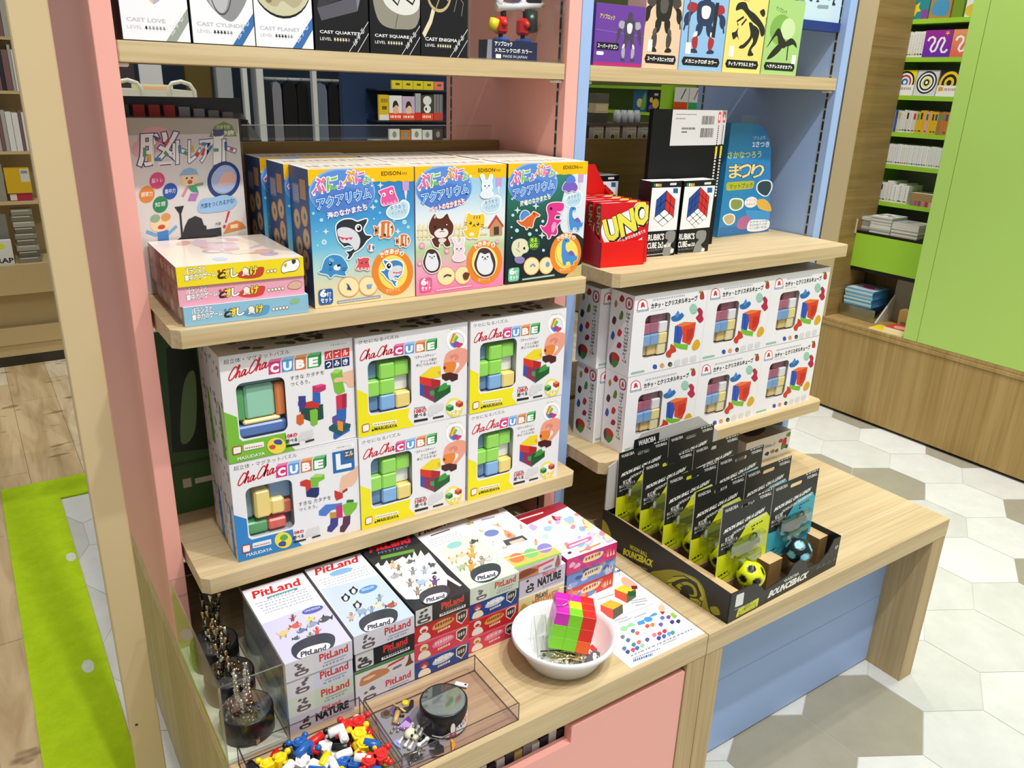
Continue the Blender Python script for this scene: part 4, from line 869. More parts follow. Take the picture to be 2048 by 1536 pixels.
        a.blob('#f0c2a4', [(1722, 480), (1680, 510), (1610, 560), (1560, 585), (1540, 650), (1535, 740), (1555, 748), (1580, 715), (1600, 715), (1610, 690), (1660, 680), (1715, 610)])
        a.poly('#c8352f', [(1480, 725), (1540, 745), (1565, 755), (1568, 800), (1500, 830), (1482, 790)]); a.poly('#a82424', [(1565, 755), (1615, 725), (1612, 700), (1560, 735)])
        a.poly('#4f7fd0', [(1320, 935), (1390, 870), (1500, 860), (1560, 850), (1550, 900), (1450, 925), (1390, 985), (1322, 980)]); a.poly('#c82f6a', [(1495, 880), (1560, 870), (1565, 1000), (1500, 1005)]); a.poly('#7cc03a', [(1565, 870), (1640, 845), (1718, 850), (1705, 905), (1640, 980), (1590, 980), (1570, 935)]); a.poly('#2f6a3a', [(1600, 850), (1610, 822), (1675, 818), (1678, 842)])
        a.poly('#c8923a', [(1432, 950), (1500, 945), (1500, 1005), (1438, 1010)]); a.poly('#3f3f8a', [(1440, 1010), (1520, 1000), (1515, 1080), (1450, 1148), (1405, 1140), (1410, 1095), (1435, 1070)]); a.poly('#5a2f4f', [(1570, 990), (1645, 980), (1640, 1060), (1580, 1148), (1535, 1145), (1538, 1095), (1562, 1070)])
        a.ell('#f4e04a', 955, 1228, 88, 82); a.blob('#5fae4a', [(920, 1205), (960, 1170), (1000, 1185), (995, 1215), (950, 1235)]); a.blob('#3f4f9a', [(905, 1265), (940, 1238), (980, 1245), (975, 1285), (920, 1290)])
        a.text('108の', (1052, 1175), (1165, 1150), (1051, 1145), '#d0303a', bold=.03); a.text('遊べる', (1054, 1225), (1166, 1198), (1053, 1190), '#222', bold=.02); a.poly('#222', [(1060, 1242), (1186, 1212), (1188, 1228), (1062, 1260)])
        for i in range(3): a.blob('#dcdde2', [(1185 + i * 46, 1200 - i * 12), (1200 + i * 44, 1130 - i * 14), (1235 + i * 42, 1110 - i * 12), (1242 + i * 42, 1165 - i * 10)])
        a.poly('#333', [(1250, 1195), (1334, 1170), (1336, 1186), (1252, 1212)])
        a.rrect('#b0443a', [(532, 1280), (620, 1262), (624, 1345), (536, 1365)], .25); a.rrect('#fbf6f0', [(542, 1290), (612, 1275), (615, 1336), (546, 1352)], .2)
        a.rrect('#eef2f8', [(640, 1260), (830, 1215), (834, 1268), (644, 1312)], .2); a.scrib('#b06a5a', (655, 1298), (820, 1258), (654, 1285), 8)
        a.text('MASUDAYA', (580, 1395), (838, 1330), (579, 1365), '#eef6fc', bold=.02)
    # busy printed left side and lid
    l = F['l'].unit(); rnd = random.Random(5)
    l.poly({'y': '#d8cf2a', 'g': '#6fae3a', 'b': '#2f86d0'}[kind], [(.55, 0), (.85, 0), (.7, .5), (.55, .55)])
    for i in range(30): l.blob(rnd.choice(['#6a4f4f', '#8f6a5f', '#4f5f7a', '#7a3f3a', '#4f6a4a', '#3a3338', '#9a8f92']), [(x_ + .03 * cos(k * 1.26) * rnd.uniform(.5, 1.3), y_ + .02 * sin(k * 1.26) * rnd.uniform(.6, 1.5)) for x_, y_ in [(rnd.uniform(.08, .92), rnd.uniform(.1, .95))] for k in range(5)])
    tt = F['t'].unit()
    for i in range(16): tt.blob(rnd.choice(['#3a3338', '#4f5f4a', '#6a4f4f', '#2a2a2c', '#c8b93a', '#5f7a3a']), [(x_ + .05 * cos(k * 1.26) * rnd.uniform(.5, 1.3), y_ + .12 * sin(k * 1.26) * rnd.uniform(.6, 1.3)) for x_, y_ in [(rnd.uniform(.1, .9), rnd.uniform(.2, .9))] for k in range(5)])
    mb.build('carton', None, t)
    # tray behind the window
    mb = MB().mat(CARD); mb.box(x0 - .004, x1 + .004, .003, .05, z0 - .004, z1 + .004, '#c3cbd0', 'f'); mb.build('inner_tray', None, t)
    s = .033
    if kind == 'y':
        puzzle_part(t, {(0, 2): ('n', -.012), (1, 2): ('g', 0), (0, 1): ('g', 0), (1, 1): ('g', 0), (2, 2): ('g', -.004), (2, 1): ('w', -.012), (0, 0): ('n', -.008), (1, 0): ('b', 0), (2, 0): ('y', .002)}, x0 - .006, z0 + .0, .0315, .005)
    elif kind == 'g':
        mb = MB().mat(PLAS); X0, X1, ZA, ZB = x0, x1, z0, z1
        mb.bbox(X0 + .016, X1 - .016, .012, .04, ZA + .03, ZB - .012, PZ['t'], .004)
        mb.bbox(X1 - .015, X1 + .002, .010, .04, ZA + .028, ZB - .014, PZ['o'], .003); mb.bbox(X0 - .002, X0 + .015, .012, .04, ZA + .03, ZB - .016, PZ['d'], .003)
        mb.bbox(X0 - .002, X1 + .002, .008, .04, ZA, ZA + .020, '#5a80c8', .003); mb.bbox(X0 + .01, X1 - .008, .010, .04, ZA + .0205, ZA + .029, PZ['y'], .003); mb.bbox(X0, X1, .014, .04, ZB - .0115, ZB + .001, '#6f919c', .003)
        mb.build('puzzle_cube', None, t)
    else:
        mb = MB().mat(PLAS); X0, X1, ZA, ZB = x0, x1, z0, z1
        mb.bbox(X0 + .016, X0 + .044, .006, .04, ZA + .032, ZB - .014, PZ['y'], .004); mb.bbox(X0 + .0445, X0 + .07, .008, .04, ZA + .032, ZA + .064, PZ['y'], .004)
        mb.bbox(X0 - .002, X0 + .038, .012, .04, ZA, ZA + .024, PZ['d'], .003); mb.bbox(X0 + .0385, X1 - .012, .010, .04, ZA + .001, ZA + .022, PZ['r'], .003); mb.bbox(X0 + .06, X1 + .002, .018, .04, ZA + .024, ZB - .05, '#e87a5a', .003)
        mb.bbox(X0 + .045, X1 + .002, .02, .04, ZB - .045, ZB - .002, '#86acd8', .003); mb.bbox(X0, X0 + .0155, .022, .04, ZA + .03, ZB - .01, '#8aa6b2', .003)
        mb.build('puzzle_cube', None, t)
    mb = MB().mat(FILM); mb.add([(x0, .0014, z0), (x1, .0014, z0), (x1, .0014, z1), (x0, .0014, z1)], [(0, 1, 2, 3)], '#fff'); mb.build('window_film', None, t)
    return t
Z3 = .6972
cy, cg, cb = chacha('y'), chacha('g'), chacha('b')
gC = 'magnet cube puzzle boxes'
place(cb, (-.794, .428, Z3), 'blue-cornered magnet cube puzzle box with a big letter L, lower left', 'puzzle', gC, -.03)
place(cg, (-.793, .429, Z3 + .1965), 'green-cornered magnet cube puzzle box, upper left of the pile', 'puzzle', gC, -.005)
gY = 'yellow-cornered magnet cube puzzle boxes'
place(cy, (-.5585, .418, Z3), 'yellow-cornered cube puzzle box, lower one beside the blue L box', 'puzzle', gY)
dup(cy, (-.5565, .4215, Z3 + .1962), -.006, 'yellow-cornered cube puzzle box, upper one beside the green-cornered box', gY)
dup(cy, (-.3195, .415, Z3), -.006, 'yellow-cornered cube puzzle box, lower one at the shelf end', gY)
dup(cy, (-.3175, .4165, Z3 + .1962), -.006, 'yellow-cornered cube puzzle box, upper one by the uprights', gY)
for i, (src, x, z, l) in enumerate(((cb, -.790, 0, 'rear blue-cornered cube puzzle box hidden behind the letter L box'), (cg, -.790, .1962, 'rear green-cornered cube puzzle box behind the green front one'), (cy, -.552, 0, 'rear yellow cube puzzle box, behind lower one beside the L box'), (cy, -.552, .1962, 'rear yellow cube puzzle box, behind upper one beside the green box'), (cy, -.314, 0, 'rear yellow cube puzzle box, behind the lower shelf-end one'), (cy, -.314, .1962, 'rear yellow cube puzzle box, behind the upper one by uprights'))):
    dup(src, (x, .513, Z3 + z), 0, l, gC if src != cy else gY)
# dim green box at the back left of the shelf
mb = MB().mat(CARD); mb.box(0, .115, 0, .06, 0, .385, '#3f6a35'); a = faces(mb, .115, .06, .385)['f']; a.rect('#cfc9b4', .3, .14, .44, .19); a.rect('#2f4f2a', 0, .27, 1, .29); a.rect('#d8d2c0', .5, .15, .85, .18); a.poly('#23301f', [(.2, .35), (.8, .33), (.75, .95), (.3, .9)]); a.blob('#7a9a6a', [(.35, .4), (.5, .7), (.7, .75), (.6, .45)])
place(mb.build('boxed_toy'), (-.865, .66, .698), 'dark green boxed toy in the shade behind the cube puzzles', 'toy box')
# ================================================================== crystal cube boxes, lower blue shelf
def crystal():
    t = thing('crystal_puzzle_box', 'x', 'puzzle'); w, d, h = .2362, .078, .194
    mb = MB().mat(CARD); win = (.165, .2, .505, .735)
    mb.box(0, w, .0008, d, 0, h, '#f0eff2', 'f', cols={'t': '#b9b2aa', 'k': '#e6e6ea'})
    x0, x1, z0, z1 = holed_front(mb, w, h, win, '#f4f3f7')
    F = faces(mb, w, d, h); a = F['f']; a.ref((515, 185), (1040, 110), (970, 670), (455, 775))
    def bear(a, P_):
        a.blob('#d0283a', [P_(*p) for p in [(.2, .85), (.25, .55), (.3, .3), (.42, .12), (.5, .2), (.62, .12), (.68, .3), (.62, .42), (.82, .5), (.72, .62), (.8, .86), (.6, .82), (.5, .7), (.38, .88)]])
    a.blob('#c8324a', [(532, 268), (538, 228), (570, 208), (600, 225), (606, 262), (606, 282), (532, 292)]); a.blob('#ffffff', [(537, 268), (543, 232), (570, 214), (596, 229), (601, 262), (600, 278), (537, 287)])
    bear(a, lambda u, v: (545 + u * 50, 222 + v * 52)); a.poly('#7a8fb8', [(527, 288), (608, 278), (610, 292), (528, 303)]); a.scrib('#dfe5f0', (532, 299), (604, 290), (532, 292), 8)
    a.text('カチッ・とクリスタルキューブ', (628, 278), (956, 222), (630, 240), '#1f1f24', bold=.05); a.scrib('#b9b9c2', (640, 222), (870, 188), (640, 208), 14); a.scrib('#c9c9d2', (630, 298), (730, 282), (630, 290), 8)
    a.blob('#a8452f', [(975, 205), (980, 165), (995, 152), (1005, 175), (1006, 205), (990, 215)]); a.blob('#c8324a', [(978, 210), (988, 185), (1000, 210)]); a.ell('#6fae5a', 978, 160, 10, 9, n=10)
    a.ell('#8fc9b4', 928, 283, 28, 38); 
    for k in range(4): a.line('#b9e0d2', [(905, 262 + k * 14), (950, 255 + k * 14)], 5)
    a.blob('#2f6fb4', [(770, 340), (800, 322), (818, 293), (830, 318), (845, 308), (860, 330), (835, 360), (800, 372), (775, 365)]); a.blob('#4a8fd6', [(800, 322), (818, 296), (828, 318), (808, 345)])
    a.blob('#b8244a', [(945, 345), (965, 318), (955, 290), (972, 272), (995, 300), (992, 330), (1000, 360), (975, 385), (955, 365)])
    a.poly('#2f56b8', [(795, 405), (835, 385), (850, 460), (832, 535), (785, 520)]); a.poly('#e0442a', [(835, 385), (890, 395), (945, 378), (930, 480), (900, 545), (845, 520), (850, 460)]); a.poly('#f07a3a', [(800, 402), (860, 375), (945, 378), (890, 400), (850, 410)]); a.poly('#7cc03a', [(785, 520), (832, 535), (890, 540), (880, 580), (830, 572), (785, 555)]); a.poly('#c8301f', [(880, 430), (930, 420), (920, 500), (875, 520)]); a.ell('#b82a1f', 880, 470, 7, n=8); a.line('#1f3f94', [(815, 395), (812, 530)], 4)
    a.blob('#d0402a', [(728, 600), (755, 570), (765, 535), (795, 560), (800, 590), (770, 605), (760, 632), (735, 630)]); a.blob('#dfae2a', [(915, 560), (935, 515), (960, 505), (975, 540), (955, 575), (925, 585)])
    for x, c, c2 in ((648, '#2f56b8', '#2f56b8'), (700, '#e09a5a', '#e0b48a'), (757, '#3f3a3f', '#7a8a4a')): a.ell(c, x, 700 - (x - 640) * .14, 16, 18, n=12); a.ell(c2, x + 6, 706 - (x - 640) * .14, 9, 10, n=10)
    for i in range(3): a.rrect('#dddde2', [(788 + i * 58, 655 - i * 14), (830 + i * 58, 645 - i * 14), (828 + i * 58, 690 - i * 14), (786 + i * 58, 700 - i * 14)], .3)
    a.rrect('#8fc6b4', [(478, 738), (575, 720), (574, 734), (477, 754)], .5)
    l = F['l']; l.ref((340, 140), (515, 185), (455, 775), (280, 710))
    for pts, c in (([(355, 245), (370, 215), (380, 245), (365, 270)], '#a8823a'), ([(395, 215), (415, 180), (435, 205), (420, 230)], '#b8242f'), ([(390, 345), (410, 290), (425, 310), (415, 350)], '#5f8a3a'), ([(335, 370), (350, 330), (370, 350), (355, 390)], '#4a2233'), ([(375, 460), (390, 420), (412, 440), (395, 475)], '#d0302a'), ([(322, 480), (340, 435), (355, 465), (340, 500)], '#2f56b8'), ([(368, 550), (385, 515), (408, 530), (395, 560)], '#a8244a')): l.blob(c, pts)
    l.blob('#b83a24', [(308, 620), (330, 590), (370, 600), (390, 640), (360, 690), (315, 680)]); l.blob('#3f8a3a', [(320, 660), (350, 650), (380, 670), (345, 705)]); l.blob('#2f3f6a', [(310, 625), (328, 600), (330, 660), (312, 665)])
    l.blob('#a8284a', [(448, 210), (470, 195), (498, 215), (495, 270), (470, 282), (445, 260)]); l.blob('#f2f0f4', [(454, 215), (472, 204), (491, 220), (488, 262), (468, 272), (451, 255)]); bear(l, lambda u, v: (455 + u * 34, 212 + v * 54))
    l.text('カチッ・とクリスタルキューブ', (448, 300), (408, 660), (482, 305), '#2a2a2e', bold=.03)
    mb.build('carton', None, t)
    mb = MB().mat(CARD); mb.box(x0 - .004, x1 + .004, .003, .045, z0 - .004, z1 + .004, '#c2bdc0', 'f'); mb.build('inner_tray', None, t)
    s = .027; c = {(0, 3): ('#9a5a78', -.012), (1, 3): ('#a8667e', -.006), (2, 3): ('#b4828e', -.01), (0, 2): ('#b86a86', -.004), (1, 2): ('#b06a80', -.006), (2, 2): ('#f2f1f5', -.002), (0, 1): ('#86aede', 0), (1, 1): ('#80aad8', 0), (2, 1): ('#f4e39a', 0), (0, 0): ('#dccfb4', -.012), (1, 0): ('#ead08a', -.008), (2, 0): ('#f2e8b8', -.002)}
    mb = MB().mat(PLAS)
    for (i, j), (cc, f) in c.items(): mb.bbox(x0 + i * s + .0003, x0 + (i + 1) * s - .0003, .0045 - f, .0045 - f + s * .8, z0 + j * s + .0003, z0 + (j + 1) * s - .0003, cc, .002)
    mb.build('puzzle_cube', None, t)
    mb = MB().mat(FILM); mb.add([(x0, .0014, z0), (x1, .0014, z0), (x1, .0014, z1), (x0, .0014, z1)], [(0, 1, 2, 3)], '#fff'); mb.build('window_film', None, t)
    return t
Z4 = .7012
k0 = crystal(); gK = 'white crystal cube puzzle boxes'
nm = {0: 'by the uprights', 1: 'in the middle', 2: 'at the far end'}
place(k0, (.1135, .42, Z4), 'white crystal cube puzzle box, lower row by the uprights behind the cards', 'puzzle', gK)
for i in range(3):
    for j in range(2):
        if i or j: dup(k0, (.1135 + i * .2372, .42 + .0006 * i + .001 * j, Z4 + j * .1945), 0, 'white crystal cube puzzle box, %s row, %s' % (('lower', 'upper')[j], nm[i]), gK)
        dup(k0, (.0905 + i * .2372 - .004 * j, .502 + .004 * j, Z4 + j * .1945), 0, 'second-row crystal cube box behind the %s one %s' % (('lower', 'upper')[j], nm[i]), gK)
# flat crystal box on the blue bench
mb = MB().mat(CARD); mb.box(0, .2, 0, .12, 0, .074, '#f0eff2', cols={'l': '#dcdade', 't': '#8f8480'}); F = faces(mb, .2, .12, .074); a = F['f']
for x, y, c, r in ((.13, .5, '#c8324a', .05), (.62, .25, '#a8823a', .05), (.72, .22, '#8a5a2a', .045), (.93, .28, '#2f3f6a', .05), (.78, .62, '#b8242f', .05), (.95, .8, '#5f9a3a', .06), (.5, .22, '#4a2a1f', .05)): a.blob(c, [(x - r, y), (x, y + r * 2), (x + r, y + r), (x + r * .6, y - r * 1.6)])
a.blob('#b83a24', [(.82, .25), (.84, .65), (.92, .7), (.92, .3)]); a.blob('#3f9a3a', [(.83, .2), (.92, .28), (.88, .4), (.83, .34)]); a.text('カチッ・とクリスタルキューブ', (.2, .52), (.66, .5), (.2, .66), '#1f1f24', bold=.04)
F['t'].blob('#3a2f2c', [(.2, .3), (.4, .2), (.7, .4), (.5, .7), (.3, .6)])
place(mb.build('crystal_puzzle_box'), (.664, .488, .5005), 'flat white crystal cube box on the bench behind the card display', 'puzzle')
# ================================================================== top shelves
ZT = 1.5675
def cast_box(i, name, lv, dark):
    w, d, h = .0975, .085, .155
    mb = MB().mat(CARD); bg = '#17171a' if dark else '#f1f1f6'
    mb.box(0, w, 0, d, 0, h, bg, cols={'l': '#141416', 'r': '#1a1a1c', 't': bg})
    a = faces(mb, w, d, h)['f']; tx = '#e9e9ea' if dark else '#b9b9c0'
    if i == 0: a.poly('#cfc9a2', [(.12, .58), (.5, .33), (.58, .7), (.1, .8)]); a.poly('#b9aec2', [(.5, .33), (.58, .36), (.95, .62), (.9, .8), (.58, .75)])
    if i == 1:
        a.blob('#8f8f92', [(.12, .62), (.3, .38), (.55, .24), (.72, .26), (.95, .5), (.98, .8), (.1, .8)]); a.blob('#b9b9bc', [(.3, .42), (.5, .3), (.62, .45), (.62, .78), (.3, .78)]); a.line('#55555a', [(.2, .55), (.45, .78)], .02); a.ring('#4a4a4e', .5, .55, .18, .27, .015)
    if i == 2:
        a.ell('#1a1a18', .5, .62, .5, .33); a.ell('#c9c6a4', .5, .635, .5, .32); a.blob('#b4a98a', [(.15, .6), (.2, .45), (.38, .4), (.5, .46), (.7, .4), (.86, .5), (.88, .7), (.5, .8)]); a.blob('#d9d6c6', [(.24, .66), (.3, .54), (.48, .52), (.66, .56), (.74, .7), (.5, .8)]); a.line('#6f654a', [(.38, .8), (.42, .62), (.36, .5)], .012); a.ell('#8a7a52', .27, .46, .05, .03)
    if i == 3: a.poly('#3a393f', [(.06, .42), (.2, .8), (.95, .8), (.82, .6)]); a.poly('#5a5962', [(.06, .42), (.13, .3), (.8, .42), (.82, .58)]); a.poly('#101012', [(.24, .5), (.34, .8), (.85, .8), (.72, .6)]); a.poly('#7d7b85', [(.8, .42), (.95, .75), (.92, .8), (.78, .56)])
    if i == 4:
        a.blob('#8d8a7c', [(.04, .75), (.1, .45), (.25, .3), (.6, .27), (.95, .34), (1, .8), (.1, .85)]); a.blob('#d8d8d2', [(.2, .78), (.3, .52), (.65, .42), (.97, .5), (.98, .8), (.4, .85)]); a.line('#1a1a18', [(.35, .8), (.4, .6), (.55, .52), (.62, .62), (.5, .7), (.6, .75)], .025); a.line('#1a1a18', [(.7, .8), (.68, .6), (.85, .54), (.92, .62)], .025); a.line('#4a4840', [(.5, .28), (.55, .42)], .012)
    if i == 5:
        a.ring('#b9a878', .38, .68, .26, .2, .035); a.line('#d9cfae', [(.05, .22), (.2, .38), (.26, .5)], .07); a.line('#a08f60', [(.3, .5), (.5, .8)], .02); a.line('#8a8578', [(.7, .5), (.78, .68), (.9, .6), (.86, .46)], .012); a.line('#c9bd95', [(.55, .62), (.85, .8)], .03)
    a.text('CAST ' + name, (.09, .17), (.09 + .062 * (len(name) + 5), .17), (.09, .205), tx, bold=.02)
    a.text('LEVEL', (.09, .105), (.3, .105), (.09, .135), tx)
    for k in range(6): a.star('#222226' if (k < lv and not dark) else ('#d9d2b4' if k < lv else '#8f8f94'), .36 + k * .052, .12, .026)
    c = '#9aa296' if i == 0 else ('#3a6fae' if not dark else '#17171a')
    a.poly(c, [(.62, 0), (.78, 0), (1, .2), (1, .32)]); a.text('はずる', (.74, .06), (.93, .22), (.69, .105), '#e9e9ea')
    if dark: a.line('#d9d9d9', [(.62, 0), (1, .32)], .012); a.line('#d9d9d9', [(.78, 0), (1, .2)], .012)
    else: a.rect('#1a1a1c', 0, 0, 1, .008)
    a.rect('#1d1d20', 0, 0, .012, 1)
    return mb.build('metal_puzzle_box')
for i, (x, nm_, lv, dk, lab) in enumerate(((-.859, 'LOVE', 1, 0, 'white metal puzzle box with a pale pointed heart shape, leftmost on top shelf'), (-.7585, 'CYLINDER', 4, 0, 'white metal puzzle box showing a grey cylinder'), (-.6605, 'PLANET', 4, 0, 'white metal puzzle box showing a rough planet in a ring'), (-.5595, 'QUARTET', 5, 1, 'black metal puzzle box showing an angular grey frame'), (-.459, 'SQUARE', 6, 1, 'black metal puzzle box showing a silver swirled square'), (-.3595, 'ENIGMA', 6, 1, 'black metal puzzle box showing a brass curl, beside the clear case'))):
    place(cast_box(i, nm_, lv, dk), (x, .533, ZT), lab, 'puzzle', 'metal puzzle boxes on the top shelf')
# clear case with block robot
mb = MB().mat(ACRYL); mb.box(-.258, -.036, .535, .72, ZT, ZT + .25, '#fff', 'b'); mb.mat(ACEDGE)
for x in (-.258, -.038):
    mb.box(x, x + .002, .5345, .7205, ZT, ZT + .002, '#fff'); mb.box(x, x + .002, .5345, .5365, ZT, ZT + .25, '#fff')
mb.box(-.258, -.036, .5345, .5365, ZT, ZT + .002, '#fff')
mb.mat(PLAS); tag(mb.build('display_case'), 'clear acrylic case covering the block robot on the top shelf', 'case')
t = thing('block_robot', 'block-built robot model with red shins inside the clear case', 'toy', (-.166, .6, ZT + .026))
C0 = Vector((-.15, .6, ZT)); W_ = lambda x, y, z: (x - C0.x, y - C0.y, z - C0.z)
def hexrod(mb, p0, p1, r, c, n=6): mb.tube([W_(*p0), W_(*p1)], r, c, n)
mb = MB().mat(ACRYL); mb.box(0, .09, -.012, .012, -.0258, -.0002, '#fff'); mb.build('clear_stand', None, t)
mb = MB().mat(PLAS); hexrod(mb, (-.14, .6, 1.64), (-.035, .6, 1.652), .009, '#e9e9ea'); hexrod(mb, (-.035, .6, 1.652), (-.026, .6, 1.653), .005, '#a9b06a'); mb.build('waist_bar', None, t)
mb = MB().mat(PLAS); hexrod(mb, (-.06, .595, 1.60), (-.058, .6, 1.638), .015, '#24362c', 8); mb.build('drum', None, t)
for s, x in ((0, -.129), (1, -.075)):
    mb = MB().mat(PLAS); mb.bbox(*[v for v in (x - .012 + .15, x + .012 + .15)], -.012, .012, 1.592 - ZT, 1.624 - ZT, '#d01f1c', .005); mb.ball((x + .15, -.013, 1.612 - ZT), .007, '#e8302a'); hexrod(mb, (x + .006, .6, 1.62), (x + .004, .6, 1.648), .006, '#1a1a1e'); mb.build('shin', None, t)
    mb = MB().mat(PLAS); mb.bbox(x - .014 + .15, x + .010 + .15, -.022, .012, 0, .018, '#1f4a94', .004); hexrod(mb, (x, .6, 1.58), (x, .6, 1.595), .005, '#16161a'); mb.build('foot', None, t)
    mb = MB().mat(PLAS); hexrod(mb, (x - .006, .6, 1.638), (x - .002, .6, 1.664), .008, '#e6e6e8'); mb.build('hip', None, t)
mb = MB().mat(PLAS); hexrod(mb, (-.156, .59, 1.596), (-.150, .59, 1.618), .010, '#e8d21c', 8); mb.build('yellow_claw', None, t)
mb = MB().mat(PLAS); mb.bbox(-.125 + .15, -.085 + .15, -.014, .014, 1.656 - ZT, 1.70 - ZT, '#2a66b8', .005); mb.ball((.045, -.015, 1.67 - ZT), .008, '#3f86d8'); mb.bbox(.078, .115, -.01, .012, 1.652 - ZT, 1.69 - ZT, '#20242c', .004); mb.build('torso', None, t)
mb = MB().mat(CARD); w_ = .12; mb.box(0, w_, 0, .03, 0, .036, '#232a4a'); a = faces(mb, w_, .03, .036)['f']; a.poly('#8f8f9a', [(0, 0), (.1, 0), (.1, 1), (.02, 1)])
a.text('アソブロック', (.16, .72), (.5, .72), (.15, .95), '#fff', bold=.03); a.text('メカニックロボ カラー', (.16, .4), (.9, .4), (.15, .62), '#fff', bold=.02); a.rect('#fff', .18, .1, .28, .3); a.text('MADE IN JAPAN', (.32, .1), (.8, .1), (.32, .28), '#dfe2ee')
place(mb.build('name_card'), (-.205, .556, ZT + .0005), 'navy name card in front of the block robot', 'name card')
# robot kit boxes on the blue top shelf
def robot(a, cx, y0, s, c1, c2, c3, k=.62):
    f = lambda *q: [(cx + u * s, y0 + v * s * k) for u, v in q]
    for m in (-1, 1):
        g = lambda *q: f(*[(u * m, v) for u, v in q])
        a.blob(c1, g((.12, .0), (.3, .0), (.32, .06), (.2, .1))); a.blob(c2, g((.16, .1), (.26, .12), (.3, .3), (.2, .42), (.14, .3))); a.blob(c1, g((.1, .42), (.2, .4), (.22, .62), (.1, .72), (.04, .6)))
        a.blob(c3, g((.18, .4), (.28, .36), (.26, .46), (.18, .5)))
        a.blob(c1, g((.3, .95), (.5, .9), (.56, .72), (.48, .6), (.4, .7), (.38, .84))); a.blob(c2, g((.22, 1.1), (.44, 1.14), (.5, .98), (.3, .92))); a.line(c1, g((.5, .7), (.54, .5)), .035)
    a.blob(c1, f((-.16, .66), (.16, .66), (.24, .9), (.22, 1.15), (0, 1.22), (-.22, 1.15), (-.24, .9))); a.blob(c3, f((-.08, .82), (.08, .82), (.12, 1.04), (0, 1.1), (-.12, 1.04))); a.blob(c1, f((-.08, 1.2), (.08, 1.2), (.1, 1.34), (0, 1.4), (-.1, 1.34)))
def dino(a, cx, y0, s, c):
    f = lambda *q: [(cx + u * s, y0 + v * s * .6) for u, v in q]
    a.blob(c, f((-.5, 1.25), (-.3, 1.3), (-.12, 1.18), (.1, 1.0), (.35, .85), (.5, .6), (.62, .72), (.5, .95), (.2, 1.2), (-.05, 1.32), (-.2, 1.5), (-.45, 1.45)))
    a.blob(c, f((.15, .9), (.4, .75), (.35, .4), (.2, .2), (.3, .05), (.1, .02), (.12, .22), (.22, .45), (.1, .7))); a.blob(c, f((0, .95), (.1, .6), (-.1, .35), (-.2, .3), (-.25, .22), (-.05, .24), (.18, .55), (.16, .9)))
    a.line(c, f((-.2, 1.1), (-.42, .95), (-.36, .85)), .04 * s); a.line(c, f((-.1, 1.05), (-.25, .86)), .04 * s); a.line(c, f((.5, .6), (.72, .95), (.6, 1.15)), .05 * s)
def kit(i, w, h, name):
    d = .06; bg = ('#6a3f9a', '#eec3a4', '#8fb9e0', '#efd77a', '#a6cc7c')[i]; dk = '#2a2826'
    mb = MB().mat(CARD); mb.box(0, w, 0, d, 0, h, bg); a = faces(mb, w, d, h)['f']
    if i == 0:
        a.rect('#b02a78', 0, 0, 1, .06); a.line('#8f6ab8', [(0, .58), (1, .52)], .008); robot(a, .70, .09, .46, '#4a4450', '#a8a4ae', '#dcd8e0', 1.25); a.text('アソブロック', (.08, .76), (.38, .74), (.08, .84), '#e8d84a', bold=.02); a.rect('#1c1a24', .05, .26, .5, .38); a.text('スーパードラゴン', (.07, .29), (.48, .28), (.07, .36), '#fff', bold=.02); a.rrect('#e8e2ee', [(.05, .17), (.2, .17), (.2, .23), (.05, .23)], .5)
    else:
        if i == 1: robot(a, .48, .2, .92, dk, '#4a4440', '#5a5450')
        if i == 2: robot(a, .5, .22, .85, '#2f3a5a', '#a8303a', '#e0dfe2'); a.line('#5a5f6a', [(.16, .3), (.12, .95)], .025); a.poly('#2a2c34', [(.68, .42), (.76, .42), (.78, .85), (.7, .85)])
        if i == 3: dino(a, .55, .22, .75, dk); a.blob(dk, [(.2, .42), (.28, .46), (.34, .42), (.28, .52), (.3, .58), (.22, .52), (.14, .5)]); a.blob(dk, [(.8, .8), (.9, .84), (.95, .78), (.9, .74)])
        if i == 4:
            a.ell('#7fae4f', .4, .6, .3, .2); a.ell('#c8dca6', .6, .62, .2, .14); a.blob(dk, [(.12, .2), (.3, .24), (.5, .36), (.42, .42), (.24, .32)]); a.blob(dk, [(.08, .35), (.2, .5), (.34, .62), (.5, .5), (.62, .42), (.55, .36), (.4, .4), (.3, .52)]); a.blob(dk, [(.5, .38), (.7, .5), (.86, .46), (.92, .38), (.8, .42), (.7, .4)]); a.line(dk, [(.66, .42), (.68, .2)], .03); a.text('アソブロック', (.2, .84), (.5, .8), (.2, .9), '#5a8a2a', bold=.03)
        if i == 3: a.text('アソブロック', (.2, .92), (.5, .9), (.2, .97), '#a8862a', bold=.03)
        y = .06; a.poly('#1d1b1d', [(.06, y + .05), (.1, y), (.9, y - .005), (.94, y + .05), (.9, y + .105), (.1, y + .105)])
        a.text(name, (.14, y + .03), (.87, y + .027), (.14, y + .08), '#fff', bold=.03)
        a.rrect('#eceae6', [(.12, .2), (.24, .2), (.24, .34), (.12, .34)] if i != 4 else [(.82, .16), (.94, .16), (.94, .28), (.82, .28)], .1)
    return mb.build('model_kit_box')
